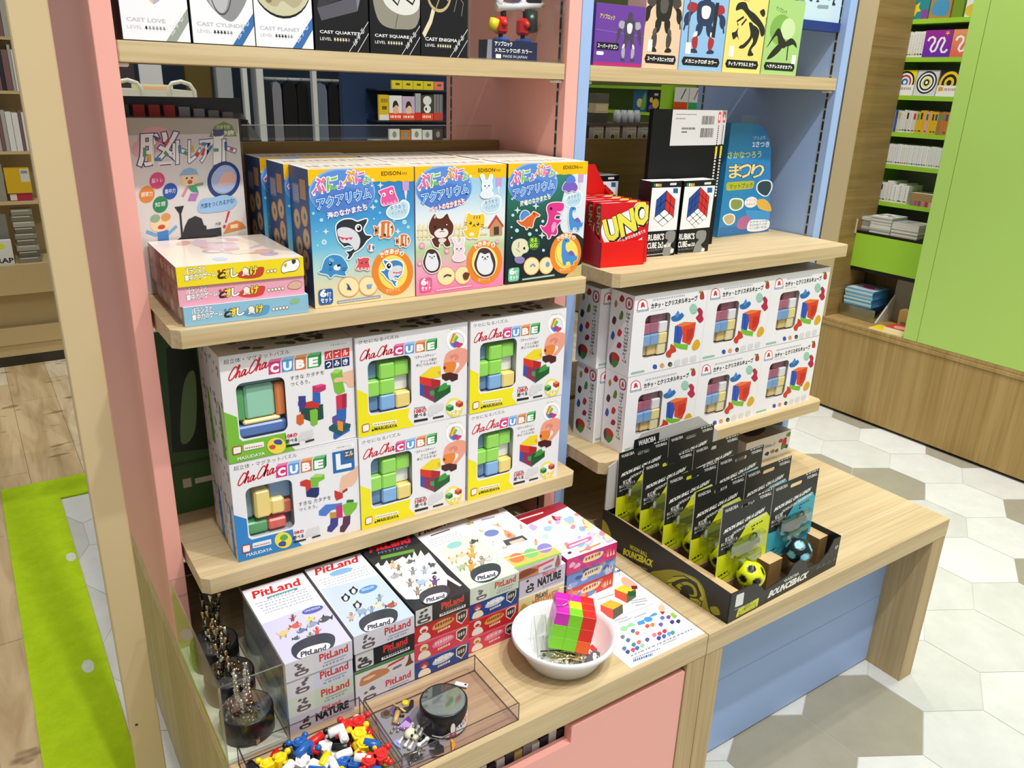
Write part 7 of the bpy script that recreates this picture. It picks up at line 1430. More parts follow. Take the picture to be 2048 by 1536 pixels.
for k in range(4): a.line('#4f8a9a', [(1665 + k * 36, 1105 - k * 18), (1680 + k * 36, 1080 - k * 18), (1688 + k * 36, 1098 - k * 18)], 4)
a.text('6+', (1795, 965), (1815, 950), (1795, 940), '#e4e4e0', bold=.02)
mb.prism([(0, .05), (d, .05), (d, .088), (.26, .085), (.0, h)], 0, 0, .0022, K); mb.box(0, .0022, 0, d, 0, .05, K)
a = Art(mb, (0, d, 0), (0, -d, 0), (0, 0, h), (-1, 0, 0)); a.ref((80, 660), (1050, 1275), (1030, 1495), (90, 820)); a.clip = True
a.blob('#a8a52a', [(80, 690), (110, 720), (140, 790), (110, 800), (85, 760)])
a.poly('#8f8c22', [(400, 1050), (470, 1030), (560, 1035), (660, 1075), (740, 1120), (800, 1190), (830, 1270), (850, 1330), (870, 1390), (700, 1290), (540, 1190)], True)
rnd = random.Random(2)
for k, c in enumerate(('#1f1f18', '#b4b02e', '#23231a', '#a09c28', '#1e1e18')):
    f = 1 - k * .17; a.blob(c, [(680 + x * f, 1195 + y * f) for x, y in ((-190, -105), (-60, -140), (60, -85), (130, 0), (150, 95), (60, 85), (-40, 20), (-130, -40))]) if k else None
a.blob('#14140f', [(620, 1185), (660, 1180), (700, 1240), (690, 1275), (640, 1240)]); a.blob('#8f8c22', [(870, 1340), (930, 1350), (960, 1410), (900, 1395)]); a.line('#23231a', [(560, 1080), (640, 1085), (740, 1150), (790, 1250)], 7); a.line('#23231a', [(520, 1120), (600, 1120), (700, 1190)], 6); a.line('#1f1f18', [(760, 1260), (800, 1290), (790, 1330)], 8)
a.text('MOON BALL', (258, 872), (370, 935), (258, 848), '#c9c92a', bold=.03); a.text('BOUNCEBACK', (222, 905), (408, 1000), (224, 870), '#d3d72a', bold=.05); a.scrib('#a8a82a', (245, 950), (380, 1020), (245, 942), 12)
mb.box(w - .0022, w, 0, d, 0, .080, K); mb.box(0, w, d - .0022, d, 0, .085, K); mb.box(.002, w - .002, .003, d - .003, 0, .002, '#4a3a26')
mb.build('carton_body', None, t)
KR = '#cdb183'
mb = MB().mat(CARD)
for x0, x1 in ((.0025, .031), (.165, .212), (.350, .3835)): mb.box(x0, x1, .03 if x0 > .1 else .006, d - .004, .0025, .067, KR, cols={'f': '#8a6a40', 'l': '#8a6a40', 'r': '#8a6a40'})
for k in range(6): mb.box(.0315, .1645, .070 + k * 0.0762 - .012, .070 + k * 0.0762 + .004, .0025, .045, '#a98a5a') if k < 5 else None; mb.box(.2125, .3495, .070 + k * 0.0762 - .012, .070 + k * 0.0762 + .004, .0025, .045, '#a98a5a') if k < 5 else None
mb.build('kraft_insert', None, t)
mb = MB().mat(CARD); mb.prism([(0, .085), (w, .085), (w, .20), (.30, .262), (.10, .262), (.06, .22), (0, .20)], 1, d - .006, d - .003, '#b9b8b4'); a = Art(mb, (0, d - .006, .085), (w, 0, 0), (0, 0, .18), (0, -1, 0)); a.rrect('#17181a', [(.2, .78), (.42, .78), (.42, .92), (.2, .92)], .1); a.text('WABOBA', (.24, .81), (.39, .81), (.24, .885), '#e9e9e6', bold=.03); a.text('ムーンボールバウンス', (.1, .58), (.6, .58), (.1, .7), '#2a2a2c', bold=.03); mb.build('header_card', None, t)
IC = []
ph = (1 + 5 ** .5) / 2
for a1 in (-1, 1):
    for b1 in (-ph, ph): IC += [(0, a1, b1), (a1, b1, 0), (b1, 0, a1)]
IC = [Vector(p).normalized() for p in IC]
Rm = Euler((.35, .5, .2)).to_matrix(); IC = [Rm @ p for p in IC]
def holeball(body, hole, r=.030):
    mb = MB().mat(PLAS); nu, nv = 44, 26; vs = []; cl = []; fs = []
    for j in range(nv + 1):
        th = pi * j / nv
        for i in range(nu):
            p = Vector((sin(th) * cos(2 * pi * i / nu), sin(th) * sin(2 * pi * i / nu), -cos(th))); m = max(p.dot(q) for q in IC); an = math.acos(min(1, m))
            e = min(max((.36 - an) / .06, 0), 1); vs.append(p * r * (1 - .10 * e)); cl.append(hole if an < .335 else body)
    for j in range(nv):
        for i in range(nu): k = (i + 1) % nu; fs.append((j * nu + i, j * nu + k, (j + 1) * nu + k, (j + 1) * nu + i))
    mb.smooth = True; mb.add(vs, fs, cl); return mb
def ballcard(kind):
    w, h = .166, .185; t = thing('ball_card', 'x', 'ball toy')
    acc = '#d6de1c' if kind == 'l' else '#3fa4b8'; K = '#1d1e1d'
    mb = MB().mat(CARD); x0, x1, z0, z1 = holed_front(mb, w, h, (.37, .885, .63, .935), K, r=.0042)
    mb.box(0, w, .0012, .0016, 0, h * .88, '#d9d9d4', 'f'); mb.box(0, .0006, 0, .0016, 0, h, '#cfcfca')
    a = Art(mb, (0, 0, 0), (w, 0, 0), (0, 0, h), (0, -1, 0)); a.ref((1035, 690), (1390, 545), (1350, 1090), (985, 1195))
    a.poly(acc, [(1000, 1000), (1065, 985), (1150, 880), (1215, 775), (1345, 715), (1376, 750), (1350, 1090), (985, 1195)])
    a.text('WABOBA', (1048, 722), (1132, 686), (1048, 702), '#d9d9d6', bold=.02); a.scrib('#d9d9d6', (1275, 605), (1378, 562), (1275, 597), 5, seed=2); a.text('YOUBALL', (1285, 632), (1375, 595), (1285, 613), '#e2e2de', bold=.03)
    a.text('MOON BALL ON A LEASH', (1040, 852), (1318, 712), (1046, 828), '#f2f2ee', bold=.05, shear=.3); a.text('CATCH IT ON THE REBOUND', (1095, 866), (1340, 738), (1098, 848), '#e6e6e2', bold=.04, shear=.3)
    a.text('新感覚!', (1052, 908), (1106, 884), (1052, 880), '#e9e9e6', bold=.02); a.text('手にくっついてくる', (1025, 936), (1132, 895), (1025, 916), '#e2e2de', bold=.02); a.text('ムーンボール', (1025, 958), (1120, 922), (1025, 942), '#e2e2de', bold=.02)
    dk = '#20261c'; a.scrib(dk, (1232, 822), (1318, 782), (1232, 812), 4); a.poly(dk, [(1235, 845), (1258, 828), (1240, 825)]); a.scrib(dk, (1010, 1140), (1070, 1112), (1010, 1128), 3); a.line(dk, [(1015, 1160), (1085, 1130), (1080, 1112)], 4); a.scrib(dk, (1262, 1040), (1325, 1012), (1262, 1030), 4, seed=3)
    mb.build('card', None, t)
    mb = MB().mat(BLIST)
    mb.bbox(.024, .138, -.019, -.0003, .062, .098, '#fff', .004); mb.bbox(.05, .125, -.022, -.0003, .035, .0615, '#fff', .005); mb.build('blister', None, t)
    mb = MB().mat(PLAS); sc = '#5a6a1a' if kind == 'l' else '#1d2a30'
    mb.bbox(.03, .125, -.013, -.004, .068, .083, sc, .003); mb.tube([(.10 + .012 * cos(q * pi / 8), -.010, .090 + .008 * sin(q * pi / 8)) for q in range(17)], .0022, '#14161a', 6); mb.build('wrist_strap', None, t)
    mb = holeball('#d9e41c', '#15170e') if kind == 'l' else holeball('#152026', '#8fdcec'); mb.move(Matrix.Translation((.072, -.035, .020))); mb.build('ball', None, t)
    return t
cl_, cb_ = ballcard('l'), ballcard('b')
o0 = Vector((.057, .004, ZB)); R3 = Matrix.Rotation(.045, 3, 'Z')
rows = ('frontmost', 'second', 'third', 'fourth', 'rearmost')
for k in range(5):
    for c, (src, x, nm_, col) in enumerate(((cl_, .026, 'lime', 'left'), (cb_, .194, 'teal', 'right'))):
        p = o0 + R3 @ Vector((x + (.004 if k % 2 else 0), .062 + k * 0.0762, .046)); lab = 'black and %s ball card with its ball, %s in the %s column' % (nm_, rows[k], col)
        if k == 0: place(src, p, lab, 'ball toy', 'ball cards in the display carton', .045); o = src
        else: o = dup(src, p, .045, lab)
        o.rotation_euler = (-.03, 0, .045)
# ================================================================== books and stacks on the right-hand bookcase
BX = 2.752
def book(y1, w, h, z, d, col, label, name='book', group=None, art=None, tilt=0, x=BX):
    mb = MB().mat(CARD); mb.box(0, w, 0, d, 0, h, col, cols={'t': '#e9e6dc'}); a = faces(mb, w, d, h)['f']
    if art: art(a)
    o = mb.build(name); place(o, (x, y1, z + .0005), label, 'book', group, -pi / 2); o.rotation_euler = (tilt, 0, -pi / 2); return o
rb = random.Random(9)
ORD = ('top', 'second', 'third', 'fourth', 'fifth', 'sixth')
def spines(z, y, yend, hr, wr, cols, shelf, marks=True):
    ct = {}
    while y - wr[0] > yend:
        w = rb.uniform(*wr); h = rb.uniform(*hr); c, cn = rb.choice(cols); mk = rb.choice(['#3a4a8a', '#c83a4a', '#2a2a2a', '#e0b43a', '#4a9a6a'])
        book(y, w, h, z, .12, c, '%s-spined book on the %s lime shelf' % (cn, shelf), 'book', '%s-spined books on the %s lime shelf' % (cn, shelf), (lambda a: (a.rect(mk, .2, .62, .8, .9) if cn != 'white' else a.scrib('#9a9a98', (.5, .1), (.5, .9), (.35, .1), 7, seed=int(w * 1e5)), a.rect(mk, .15, .08, .85, .14))) if marks else None)
        y -= w + .0006
    return y
W0 = ('#ecebe6', 'white'); 
def starcover(a): a.rect('#2f8f9a', 0, 0, 1, 1); a.rect('#8a4fa0', .7, 0, 1, .3); a.star('#f6d63a', .42, .34, .26, .5); a.text('キラキラ', (.1, .75), (.85, .75), (.1, .92), '#f2f2f2', bold=.03)
a_ = book(1.553, .11, .13, SH[0], .02, '#2f8f9a', 'teal picture book with a smiling yellow star', art=starcover)
book(1.437, .10, .13, SH[0], .02, '#b98a4a', 'brown picture book with a blue elephant shape', art=lambda a: (a.blob('#4f9ac8', [(.1, .2), (.2, .55), (.6, .65), (.9, .45), (.85, .1), (.4, .08)]), a.ell('#a83a6a', .5, .7, .1, .1)))
book(1.330, .05, .135, SH[0], .02, '#7a9a2a', 'olive green picture book on the top lime shelf'); book(1.27, .08, .13, SH[0], .02, '#f0eee8', 'white picture book by the lime end wall', art=lambda a: a.ell('#e6c83a', .4, .2, .4, .2))
y = spines(SH[1], 1.552, 1.43, (.108, .112), (.011, .014), [W0], 'second')
def squig(c1, c2):
    def f(a):
        a.grad([(0, c1), (1, c2)]); a.line('#ffffff', [(.14, .60), (.18, .71), (.28, .75), (.38, .69), (.39, .56), (.31, .42), (.28, .29), (.35, .20), (.45, .23), (.50, .36), (.53, .56), (.60, .70), (.70, .71), (.75, .60), (.70, .44), (.66, .29), (.72, .18), (.82, .18), (.90, .28)], .08)
        a.star('#f2b43a', .8, .88, .1)
    return f
book(y, .13, .115, SH[1], .02, '#7a2fb0', 'purple workbook with a white squiggle', art=squig('#6a2fc0', '#a82fa0')); book(y - .132, .13, .115, SH[1], .02, '#ee7a5a', 'salmon orange workbook with a white squiggle', art=squig('#ee6a5a', '#f2a06a')); book(y - .264, .06, .115, SH[1], .02, '#7ac04a', 'green workbook with a white squiggle', art=squig('#5fb04a', '#8fd06a'))
def rings(cs, bg, base=None):
    def f(a):
        a.rect(bg, 0, 0, 1, 1)
        for k, c in enumerate(cs): a.ell(c, .5, .52, .46 - k * .46 / len(cs), .44 - k * .44 / len(cs))
        if base: a.rect('#efeeea', 0, 0, 1, .42); a.rect(base, .08, .2, .3, .36); a.scrib('#b89a8a', (.35, .22), (.9, .22), (.35, .32), 5)
    return f
for i, (yy, ww, f, l) in enumerate(((1.55, .105, rings(('#1a1a1c', '#f4f4f4', '#c8323a', '#f0f0f0', '#2a6ab0', '#f4f4f4'), '#f2d81a', '#8a6ab0'), 'board book with a black and white rainbow'), (1.44, .105, rings(('#1a1a1c', '#f2f2f2', '#1a1a1c', '#f2f2f2', '#e6e25a', '#1a1a1c', '#f2f2f2'), '#d9d9dc'), 'board book with black and white circles'), (1.33, .10, rings(('#f2c81a', '#1a1a1c', '#f2c81a', '#1a1a1c'), '#26262a', '#e0a42a'), 'board book with yellow and black spots'))):
    book(yy, ww, .115, SH[2], .018, '#e9e9e6', l, 'board_book', art=f, tilt=-.12)
MX = [('#e6e4de', 'white'), ('#d8d2c4', 'cream'), ('#c8323a', 'red'), ('#3a6ab0', 'blue'), ('#e2b42a', 'yellow'), ('#d8cfd8', 'pale grey'), ('#c8783a', 'orange')]
y = spines(SH[3], 1.573, 1.53, (.10, .104), (.009, .012), [('#3a8ab0', 'blue'), ('#c8323a', 'red'), ('#d8d83a', 'yellow')], 'fourth'); y = spines(SH[3], y, 1.40, (.096, .104), (.012, .02), MX[:2] + MX[5:6] + MX[2:4], 'fourth'); spines(SH[3], y, 1.22, (.098, .106), (.012, .018), [MX[4], MX[6], MX[4], ('#a8783a', 'brown'), ('#e0a8b0', 'pink')], 'fourth')
spines(SH[4], 1.560, 1.18, (.094, .098), (.010, .013), [W0, ('#f2f1ec', 'white'), ('#e6e8ec', 'white')], 'fifth')
y = spines(SH[5], 1.560, 1.44, (.09, .108), (.012, .02), [W0, ('#dfe4ee', 'pale blue'), ('#3a5aa0', 'blue'), ('#f2f0ea', 'white')], 'sixth'); y = spines(SH[5], y, 1.36, (.085, .10), (.018, .03), [W0, ('#f2f2f4', 'white')], 'sixth')
mb = MB().mat(CARD); mb.box(0, .15, 0, .10, 0, .06, '#a98a55', cols={'t': '#e6e2d8'}); a = faces(mb, .15, .1, .06)['f']; [a.rect(c, .05 + k * .12, .0, .14 + k * .12, .4) for k, c in enumerate(('#8a7a9a', '#c84a6a', '#6a5a8a', '#d87a9a', '#b03a5a', '#d8a0b0', '#8a5a7a'))]
place(mb.build('cardboard_box'), (BX, 1.35, SH[5] + .0005), 'brown cardboard box of booklets at the right of the sixth lime shelf', 'box', None, -pi / 2)
# magazines piled on the ledge
def pile(name, x, y0, y1, z, n, cols, label, dx=.13, th=.0075):
    for k in range(n):
        mb = MB().mat(CARD); c = cols[k % len(cols)]; o_ = rb.uniform(-.006, .006); mb.box(0, dx, 0, y1 - y0, 0, th - .0006, c, cols={'l': '#d9d6cc', 'f': '#cfccc2'}); a = faces(mb, dx, y1 - y0, th)['t'] if k == n - 1 else None
        if a: a.E = .0; [a.blob(rb.choice(['#c8a0a8', '#9ab0c8', '#d8c8b0', '#b8c8a8', '#a88a9a']), [(u + .18 * cos(q * 1.25) * rb.uniform(.5, 1.2), v + .18 * sin(q * 1.25) * rb.uniform(.5, 1.2)) for q in range(5)]) for u, v in ((.3, .3), (.6, .6), (.4, .8), (.75, .25))]
        place(mb.build(name), (x + o_, y0 + o_ * .5, z + k * th), label, 'magazine', label.split(',')[0])
pile('magazine', 2.63, 1.45, 1.565, .8985, 9, ['#c9c2b4', '#bfb8aa'], 'dull brown booklet, piled at the left end of the lime ledge'); pile('magazine', 2.61, 1.335, 1.445, .8985, 11, ['#eceae4', '#f2f0ea', '#dfe6e8'], 'white magazine, piled in the middle of the lime ledge'); pile('magazine', 2.60, 1.19, 1.325, .8985, 9, ['#e2ddd4', '#c8a8a0', '#a8a8a4'], 'magazine with grey and pink edges, piled on the right of the ledge')
mb = MB().mat(CARD); mb.box(2.585, 2.588, 1.50, 1.575, .885, .955, '#e6cfc8'); a = Art(mb, (2.585, 1.575, .885), (0, -.075, 0), (0, 0, .07), (-1, 0, 0)); [a.scrib('#c88a8a', (.08, .14 + k * .17), (.92, .14 + k * .17), (.08, .22 + k * .17), 9, seed=k) for k in range(5)]; mb.box(2.588, 2.60, 1.53, 1.545, .885, .90, '#ccc'); tag(mb.build('shelf_sign'), 'small pink printed shelf sign at the left end of the lime ledge', 'sign')
mb = MB().mat(ACRYL); mb.box(2.56, 2.745, 1.30, 1.50, .4705, .530, '#fff'); mb.mat(ACEDGE); mb.box(2.5595, 2.561, 1.30, 1.50, .4705, .533, '#fff'); tag(mb.build('acrylic_stand'), 'low clear acrylic stand under the blue picture books', 'stand')
for k in range(9):
    mb = MB().mat(CARD); mb.box(0, .15, 0, .15, 0, .0092, ['#4a9ac8', '#3a8ac0', '#5aa8d0'][k % 3], cols={'l': '#cfe0dc' if k % 2 else '#6ab0d0', 'f': '#3a8ac8', 't': '#c8d4e2'}); a = faces(mb, .15, .15, .0092)['t']
    if k == 8: a.blob('#e0508a', [(.3, .3), (.35, .6), (.6, .7), (.7, .45), (.5, .25)]); a.blob('#7ab8e0', [(.6, .1), (.9, .2), (.95, .6), (.75, .4)]); a.blob('#e8e4ee', [(.1, .6), (.3, .8), (.6, .95), (.2, .95)])
    place(mb.build('picture_book'), (2.58 + .001 * (k % 3), 1.34 + .0015 * (k % 4), .5312 + k * .0095), 'blue picture book in the pile on the acrylic stand', 'book', 'blue picture books on the acrylic stand', .04)
mb = MB().mat(CARD); mb.prism([(1.175, .4708), (1.30, .4708), (1.30, .66), (1.29, .71), (1.265, .735), (1.2375, .742), (1.21, .735), (1.185, .71), (1.175, .66)], 0, 2.70, 2.712, '#9a8f7c'); mb.prism([(2.57, .4708), (2.70, .4708), (2.70, .60)], 1, 1.292, 1.30, '#d9d5cc'); tag(mb.build('bookend'), 'rounded brown board bookend on the oak counter', 'bookend')
mb = MB().mat(CARD); mb.box(2.60, 2.695, 1.085, 1.20, .4708, .56, '#c2a264'); mb.box(2.599, 2.60, 1.10, 1.185, .475, .505, '#8a7a5a'); tag(mb.build('paper_box'), 'small kraft paper box beside the bookend', 'box')
mb = MB().mat(CARD); mb.box(0, .10, 0, .17, 0, .006, '#f2d21c', cols={'l': '#f2eee0', 't': '#f4d41a'}); a = faces(mb, .1, .17, .006)['t']; a.blob('#f2c01a', [(.2, .2), (.5, .5), (.8, .4), (.7, .1)]); a.ell('#7a4a1a', .45, .5, .06, .05); a.ell('#2a1a0a', .47, .5, .03, .03); a.blob('#b8902a', [(.6, .1), (.9, .2), (.8, .35)])
place(mb.build('picture_book'), (2.462, 1.085, .4708), 'yellow picture book lying at the counter edge by the lime wall', 'book', None, .05)
mb = MB().mat(CARD); mb.box(0, .10, 0, .11, 0, .018, '#d8502a', cols={'l': '#f2ece4', 't': '#d8482a'}); a = faces(mb, .1, .11, .018)['t']; a.blob('#f0b09a', [(.3, .2), (.7, .4), (.6, .8), (.2, .6)]); place(mb.build('picture_book'), (2.475, 1.082, .4775), 'orange red picture book on top of the yellow one', 'book')
# ================================================================== rear of the shelving and shop seen through it
for i, x in enumerate((.338, .398, .462, .520)):
    mb = MB().mat(CARD); w, h = .052, .058; mb.box(0, w, 0, .03, 0, h, '#c9c2b2', cols={'l': '#9a9284'}); a = faces(mb, w, .03, h)['f']; a.rect('#b4ad9c', .05, .05, .3, .95); a.ell('#2a2a20', .52, .48, .13, .11); a.ell('#6a6a5a', .52, .5, .06, .05); a.rect('#b9b42a', .72, .35, .86, .65); a.scrib('#8a8474', (.35, .8), (.9, .8), (.35, .86), 5)
    place(mb.build('card_pack'), (x + .05, .955, 1.366), 'small beige pack with a black ball picture on the rear shelf', 'pack', 'beige packs on the rear shelf')
mb = MB().mat(CARD); mb.box(.37, .70, .95, .99, 1.4245, 1.432, '#5a5042'); mb.box(.37, .378, .95, .99, 1.366, 1.4245, '#5a5042'); mb.box(.692, .70, .95, .99, 1.366, 1.4245, '#5a5042'); tag(mb.build('display_riser'), 'brown riser shelf over the beige packs', 'riser')
for i in range(4): mb = MB().mat(PLAS); mb.lathe([(0, 0), (.011, 0), (.011, .026), (.008, .029), (.008, .034), (0, .034)], ['#d9dde0', '#c9d4dc', '#e2e4e4', '#cfd2d4'][i], 14); place(mb.build('jar'), (.497 + i * .025, .967, 1.4322), 'small pale jar on the brown riser', 'jar', 'pale jars on the riser')
for i, (z, c, l) in enumerate(((1.4322, '#4a4438', 'dark brown box at the left of the riser'), (1.4580, '#d8c49a', 'cream label box stacked on the dark brown one'), (1.484, '#6a6252', 'grey brown box topmost in the riser pile'))):
    mb = MB().mat(CARD); mb.box(.405, .452, .955, .985, z, z + .0255, c); mb.box(.409, .448, .9545, .955, z + .005, z + .02, '#e6d4a8' if i == 1 else c); tag(mb.build('small_box'), l, 'box')
def far_book(y0, y1, z0, z1, c, l, art):
    mb = MB().mat(CARD); w = y1 - y0; mb.box(0, w, 0, .03, 0, z1 - z0, c); art(faces(mb, w, .03, z1 - z0)['f']); place(mb.build('book'), (2.78, y1, z0 + .0005), l, 'book', None, -pi / 2)
far_book(3.31, 3.44, 1.385, 1.525, '#3a6a9a', 'blue picture book on the further lime shelf', lambda a: (a.ell('#e6d49a', .5, .4, .22, .2), a.blob('#7ab04a', [(.6, .1), (.95, .2), (.9, .9), (.7, .6)]))); far_book(3.165, 3.29, 1.385, 1.525, '#3a3438', 'dark picture book with yellow faces on the further shelf', lambda a: (a.ell('#f0d04a', .55, .4, .25, .22), a.ell('#f0d04a', .2, .55, .12, .12), a.ell('#8a5ab0', .2, .2, .16, .14), a.rect('#e9e9ea', .4, .75, .7, .85)))
far_book(2.935, 3.055, 1.4052, 1.545, '#f0eeec', 'white booklet with an orange band beyond the blue unit', lambda a: (a.rect('#ee5a2a', 0, 0, 1, .38), a.line('#3a3a40', [(.5, .5), (.8, .95)], .06))); far_book(2.84, 2.925, 1.4052, 1.545, '#f0eeec', 'white booklet with a green band beyond the blue unit', lambda a: (a.rect('#3ab46a', 0, 0, 1, .38), a.line('#c83a4a', [(.5, .5), (.8, .9)], .08)))
# black booklet bin on the rear shelf of the pink unit
t = thing('booklet_bin', 'black sloped bin of red and grey booklets behind the puzzle box', 'bin', (-.82, .83, 1.3655))
mb = MB().mat(PLAS); K = '#17161a'
mb.prism([(0, 0), (.13, 0), (.13, .085), (.0, .035)], 0, -.01, -.005, K); mb.prism([(0, 0), (.13, 0), (.13, .085), (.0, .035)], 0, .225, .250, K); mb.box(-.01, .25, .125, .13, 0, .113, K); mb.box(-.01, .25, 0, .005, 0, .035, K); mb.box(-.01, .25, 0, .13, 0, .003, K)
for k in range(9): mb.box(-.004 + k * .0285, -.001 + k * .0285, .005, .125, .003, .075, '#5f5442')
mb.build('bin_body', None, t)
for k, c in enumerate(('#2f3a30', '#8a2018', '#8a2018', '#8a2018', '#77727a', '#77727a', '#6f6a66', '#6f6a66')):
    mb = MB().mat(CARD); mb.box(.001 + k * .0285, .022 + k * .0285, .090, .096, .003, .098 - .003 * max(k - 3, 0), c); o = mb.build('booklet'); o.location = t.location; tag(o, '%s booklet filed in the black sloped bin' % ('dark green', 'deep red', 'deep red', 'deep red', 'grey', 'grey', 'taupe', 'taupe')[k], 'booklet', 'booklets in the black bin')
# white trolley
t = thing('trolley', 'cream plastic trolley with rounded handles seen behind the pink unit', 'trolley', (-.47, 2.5, 0))
mb = MB().mat(PLAS); C_ = '#e4e2d0'; mb.box(-.3, .17, 0, .3, 1.40, 1.465, C_); mb.build('tray', None, t)
for x0 in (-.10, .085):
    mb = MB().mat(PLAS); mb.tube([(x0, .0, 1.40), (x0, 0, 1.475), (x0 + .012, 0, 1.49), (x0 + .045, 0, 1.497), (x0 + .075, 0, 1.488), (x0 + .09, 0, 1.465), (x0 + .093, 0, 1.40)], .008, C_, 8); mb.build('handle', None, t)
for x in (-.28, .15):
    for y in (.02, .28): mb = MB().mat(PLAS); mb.box(x - .02, x + .02, y - .02, y + .02, 0, 1.3995, '#cfcdbc'); mb.build('leg', None, t)
mb = MB().mat(CARD); mb.box(-.48, -.36, 2.55, 2.70, 1.4655, 1.482, '#e8e2a8'); mb.box(-.47, -.37, 2.549, 2.55, 1.466, 1.476, '#e8b48a'); tag(mb.build('paper_pad'), 'pale yellow paper pad on the cream trolley', 'paper')
# magazine rack on a navy board
t = thing('magazine_rack', 'navy rack board with white ledges holding red-banded magazines', 'rack', (.1, 2.2, 0))
mb = MB().mat(MATTE); mb.box(.12, .60, .10, .13, 0, 2.0, '#1d3152'); mb.build('back_board', None, t)
for z in (1.494, 1.376, 1.30):
    mb = MB().mat(PLAS); mb.box(.22, .60, -.004, .0995, z - .006, z, '#cfd0c8' if z < 1.35 else '#20242c'); mb.build('ledge', None, t)
def rack(x0, x1, z0, z1, c, l, nm='magazine', art=None, y=2.2, g=None):
    mb = MB().mat(CARD); w = x1 - x0; mb.box(0, w, 0, .012, 0, z1 - z0, c); a = faces(mb, w, .012, z1 - z0)['f']
    if art: art(a)
    place(mb.build(nm), (x0, y, z0 + .0004), l, 'magazine' if nm == 'magazine' else 'pack', g)
band = lambda hair, skin: (lambda a: (a.rect('#ee4a2a', 0, 0, 1, .3), a.scrib('#fbe4d8', (.08, .1), (.9, .1), (.08, .2), 4), a.blob(skin, [(.3, .3), (.35, .6), (.6, .7), (.75, .4), (.7, .3)]), a.blob(hair, [(.28, .5), (.35, .75), (.6, .78), (.75, .55), (.55, .62)])))
rack(.330, .372, 1.3762, 1.472, '#d9b41a', 'yellow slim pack at the left end of the red-banded magazines', 'magazine', lambda a: (a.rect('#e4e2da', 0, 0, 1, .22), a.rect('#6a5a1a', .3, .42, .8, .56), a.scrib('#8a6a10', (.2, .7), (.9, .7), (.2, .85), 4)))
rack(.374, .430, 1.3762, 1.47, '#e9e4e0', 'white magazine with a red band beside the yellow pack', art=band('#2a2224', '#e8b89a')); rack(.432, .488, 1.3762, 1.468, '#c8b0c8', 'lilac magazine with a red band in the middle of the rack', art=band('#2a1e20', '#f0c4a4')); rack(.490, .516, 1.3762, 1.48, '#8a8a90', 'grey striped magazine edges beside the lilac one', art=lambda a: (a.rect('#d8301f', 0, 0, 1, .3), [a.rect('#c9cace', .1 + k * .3, .3, .25 + k * .3, 1) for k in range(3)])); rack(.518, .572, 1.3762, 1.475, '#4a3f38', 'dark magazine with a red band and black and white animal', art=lambda a: (a.ell('#e9e6e2', .5, .78, .36, .18), a.ell('#f2f0ee', .5, .45, .3, .16), a.ell('#1a1a1a', .4, .45, .08, .06), a.rect('#ee4a2a', 0, 0, 1, .28), a.scrib('#fbe4d8', (.1, .1), (.8, .1), (.1, .2), 4))); rack(.574, .618, 1.3762, 1.478, '#6a6468', 'dull grey magazine with a red band by the pink panel', art=lambda a: (a.rect('#c8403a', 0, 0, 1, .3), [a.rect('#8a8a8c', .1 + k * .3, .3, .22 + k * .3, 1) for k in range(3)]))
for i in range(5): rack(.388 + i * .047, .433 + i * .047, 1.4942, 1.527, '#e2cf2a' if i < 4 else '#ee7a6a', '%s pack on the top rack ledge' % ('yellow' if i < 4 else 'coral'), 'card_pack', lambda a: a.rect('#5a5a20', .35, .45, .75, .7), 2.2, 'yellow packs on the top rack ledge')
for i, c in enumerate(('#dcd6d0', '#b8742a', '#e2ded8', '#d4d0cc', '#3a2c2a')): rack(.372 + i * .05, .418 + i * .05, 1.3004, 1.343 - .004 * (i % 2), c, '%s small pack on the bottom rack ledge' % ('white', 'brown', 'patterned white', 'pale grey', 'black')[i], 'card_pack', lambda a: a.ell('#8a8a80', .5, .5, .2, .3))
# garment racks and posts far behind
def slab(nm, x0, x1, y0, y1, z0, z1, c, l, cat, m=MATTE, g=None): mb = MB().mat(m); mb.bbox(x0, x1, y0, y1, z0, z1, c, .004); return tag(mb.build(nm), l, cat, g)
slab('wooden_panel', .16, .315, 4.6, 4.64, 0, 2.0, '#5f4f22', 'dark brown wooden panel behind the trolley', 'panel'); slab('grey_column', .335, .43, 4.55, 4.65, 0, 2.6, '#a9aeb2', 'pale grey column beside the dark brown panel', 'column')
for x, w, l in ((.475, .03, 'thin white post left of the black clothes'), (.56, .045, 'white post at the edge of the black clothes rail'), (.925, .03, 'white stand pole between the black clothes'), (1.205, .05, 'white double post right of the clothes rail'), (1.275, .03, 'narrow white post beside the double post')): slab('metal_post', x, x + w, 4.48, 4.60 if x in (.56, 1.205) else 4.53, 0, 2.3, '#dfe2e2', l, 'post', PLAS)
def garment(x, w, z0, z1, c, l):
    mb = MB().mat(MATTE); o = []
    for s in range(9): u = s / 8; o.append((x + w * u, z1 - .02 * abs(u - .5) * 2 - (.03 if s in (0, 8) else 0)))
    for s in range(9): u = 1 - s / 8; o.append((x + w * u + .004 * (s % 2), z0 + .006 * (s % 3)))
    mb.prism(o, 1, 4.56, 4.62, c); g_ = mb.build('garment'); hk = MB().mat(METAL); hk.tube([(x + w / 2, 4.59, z1 - .002), (x + w / 2, 4.59, 1.5265), (x + w / 2, 4.578, 1.5265), (x + w / 2, 4.572, 1.517)], .003, '#c9c9c6', 6); hk.build('hanger', None, g_); tag(g_, l, 'clothes', 'clothes on the far rail')
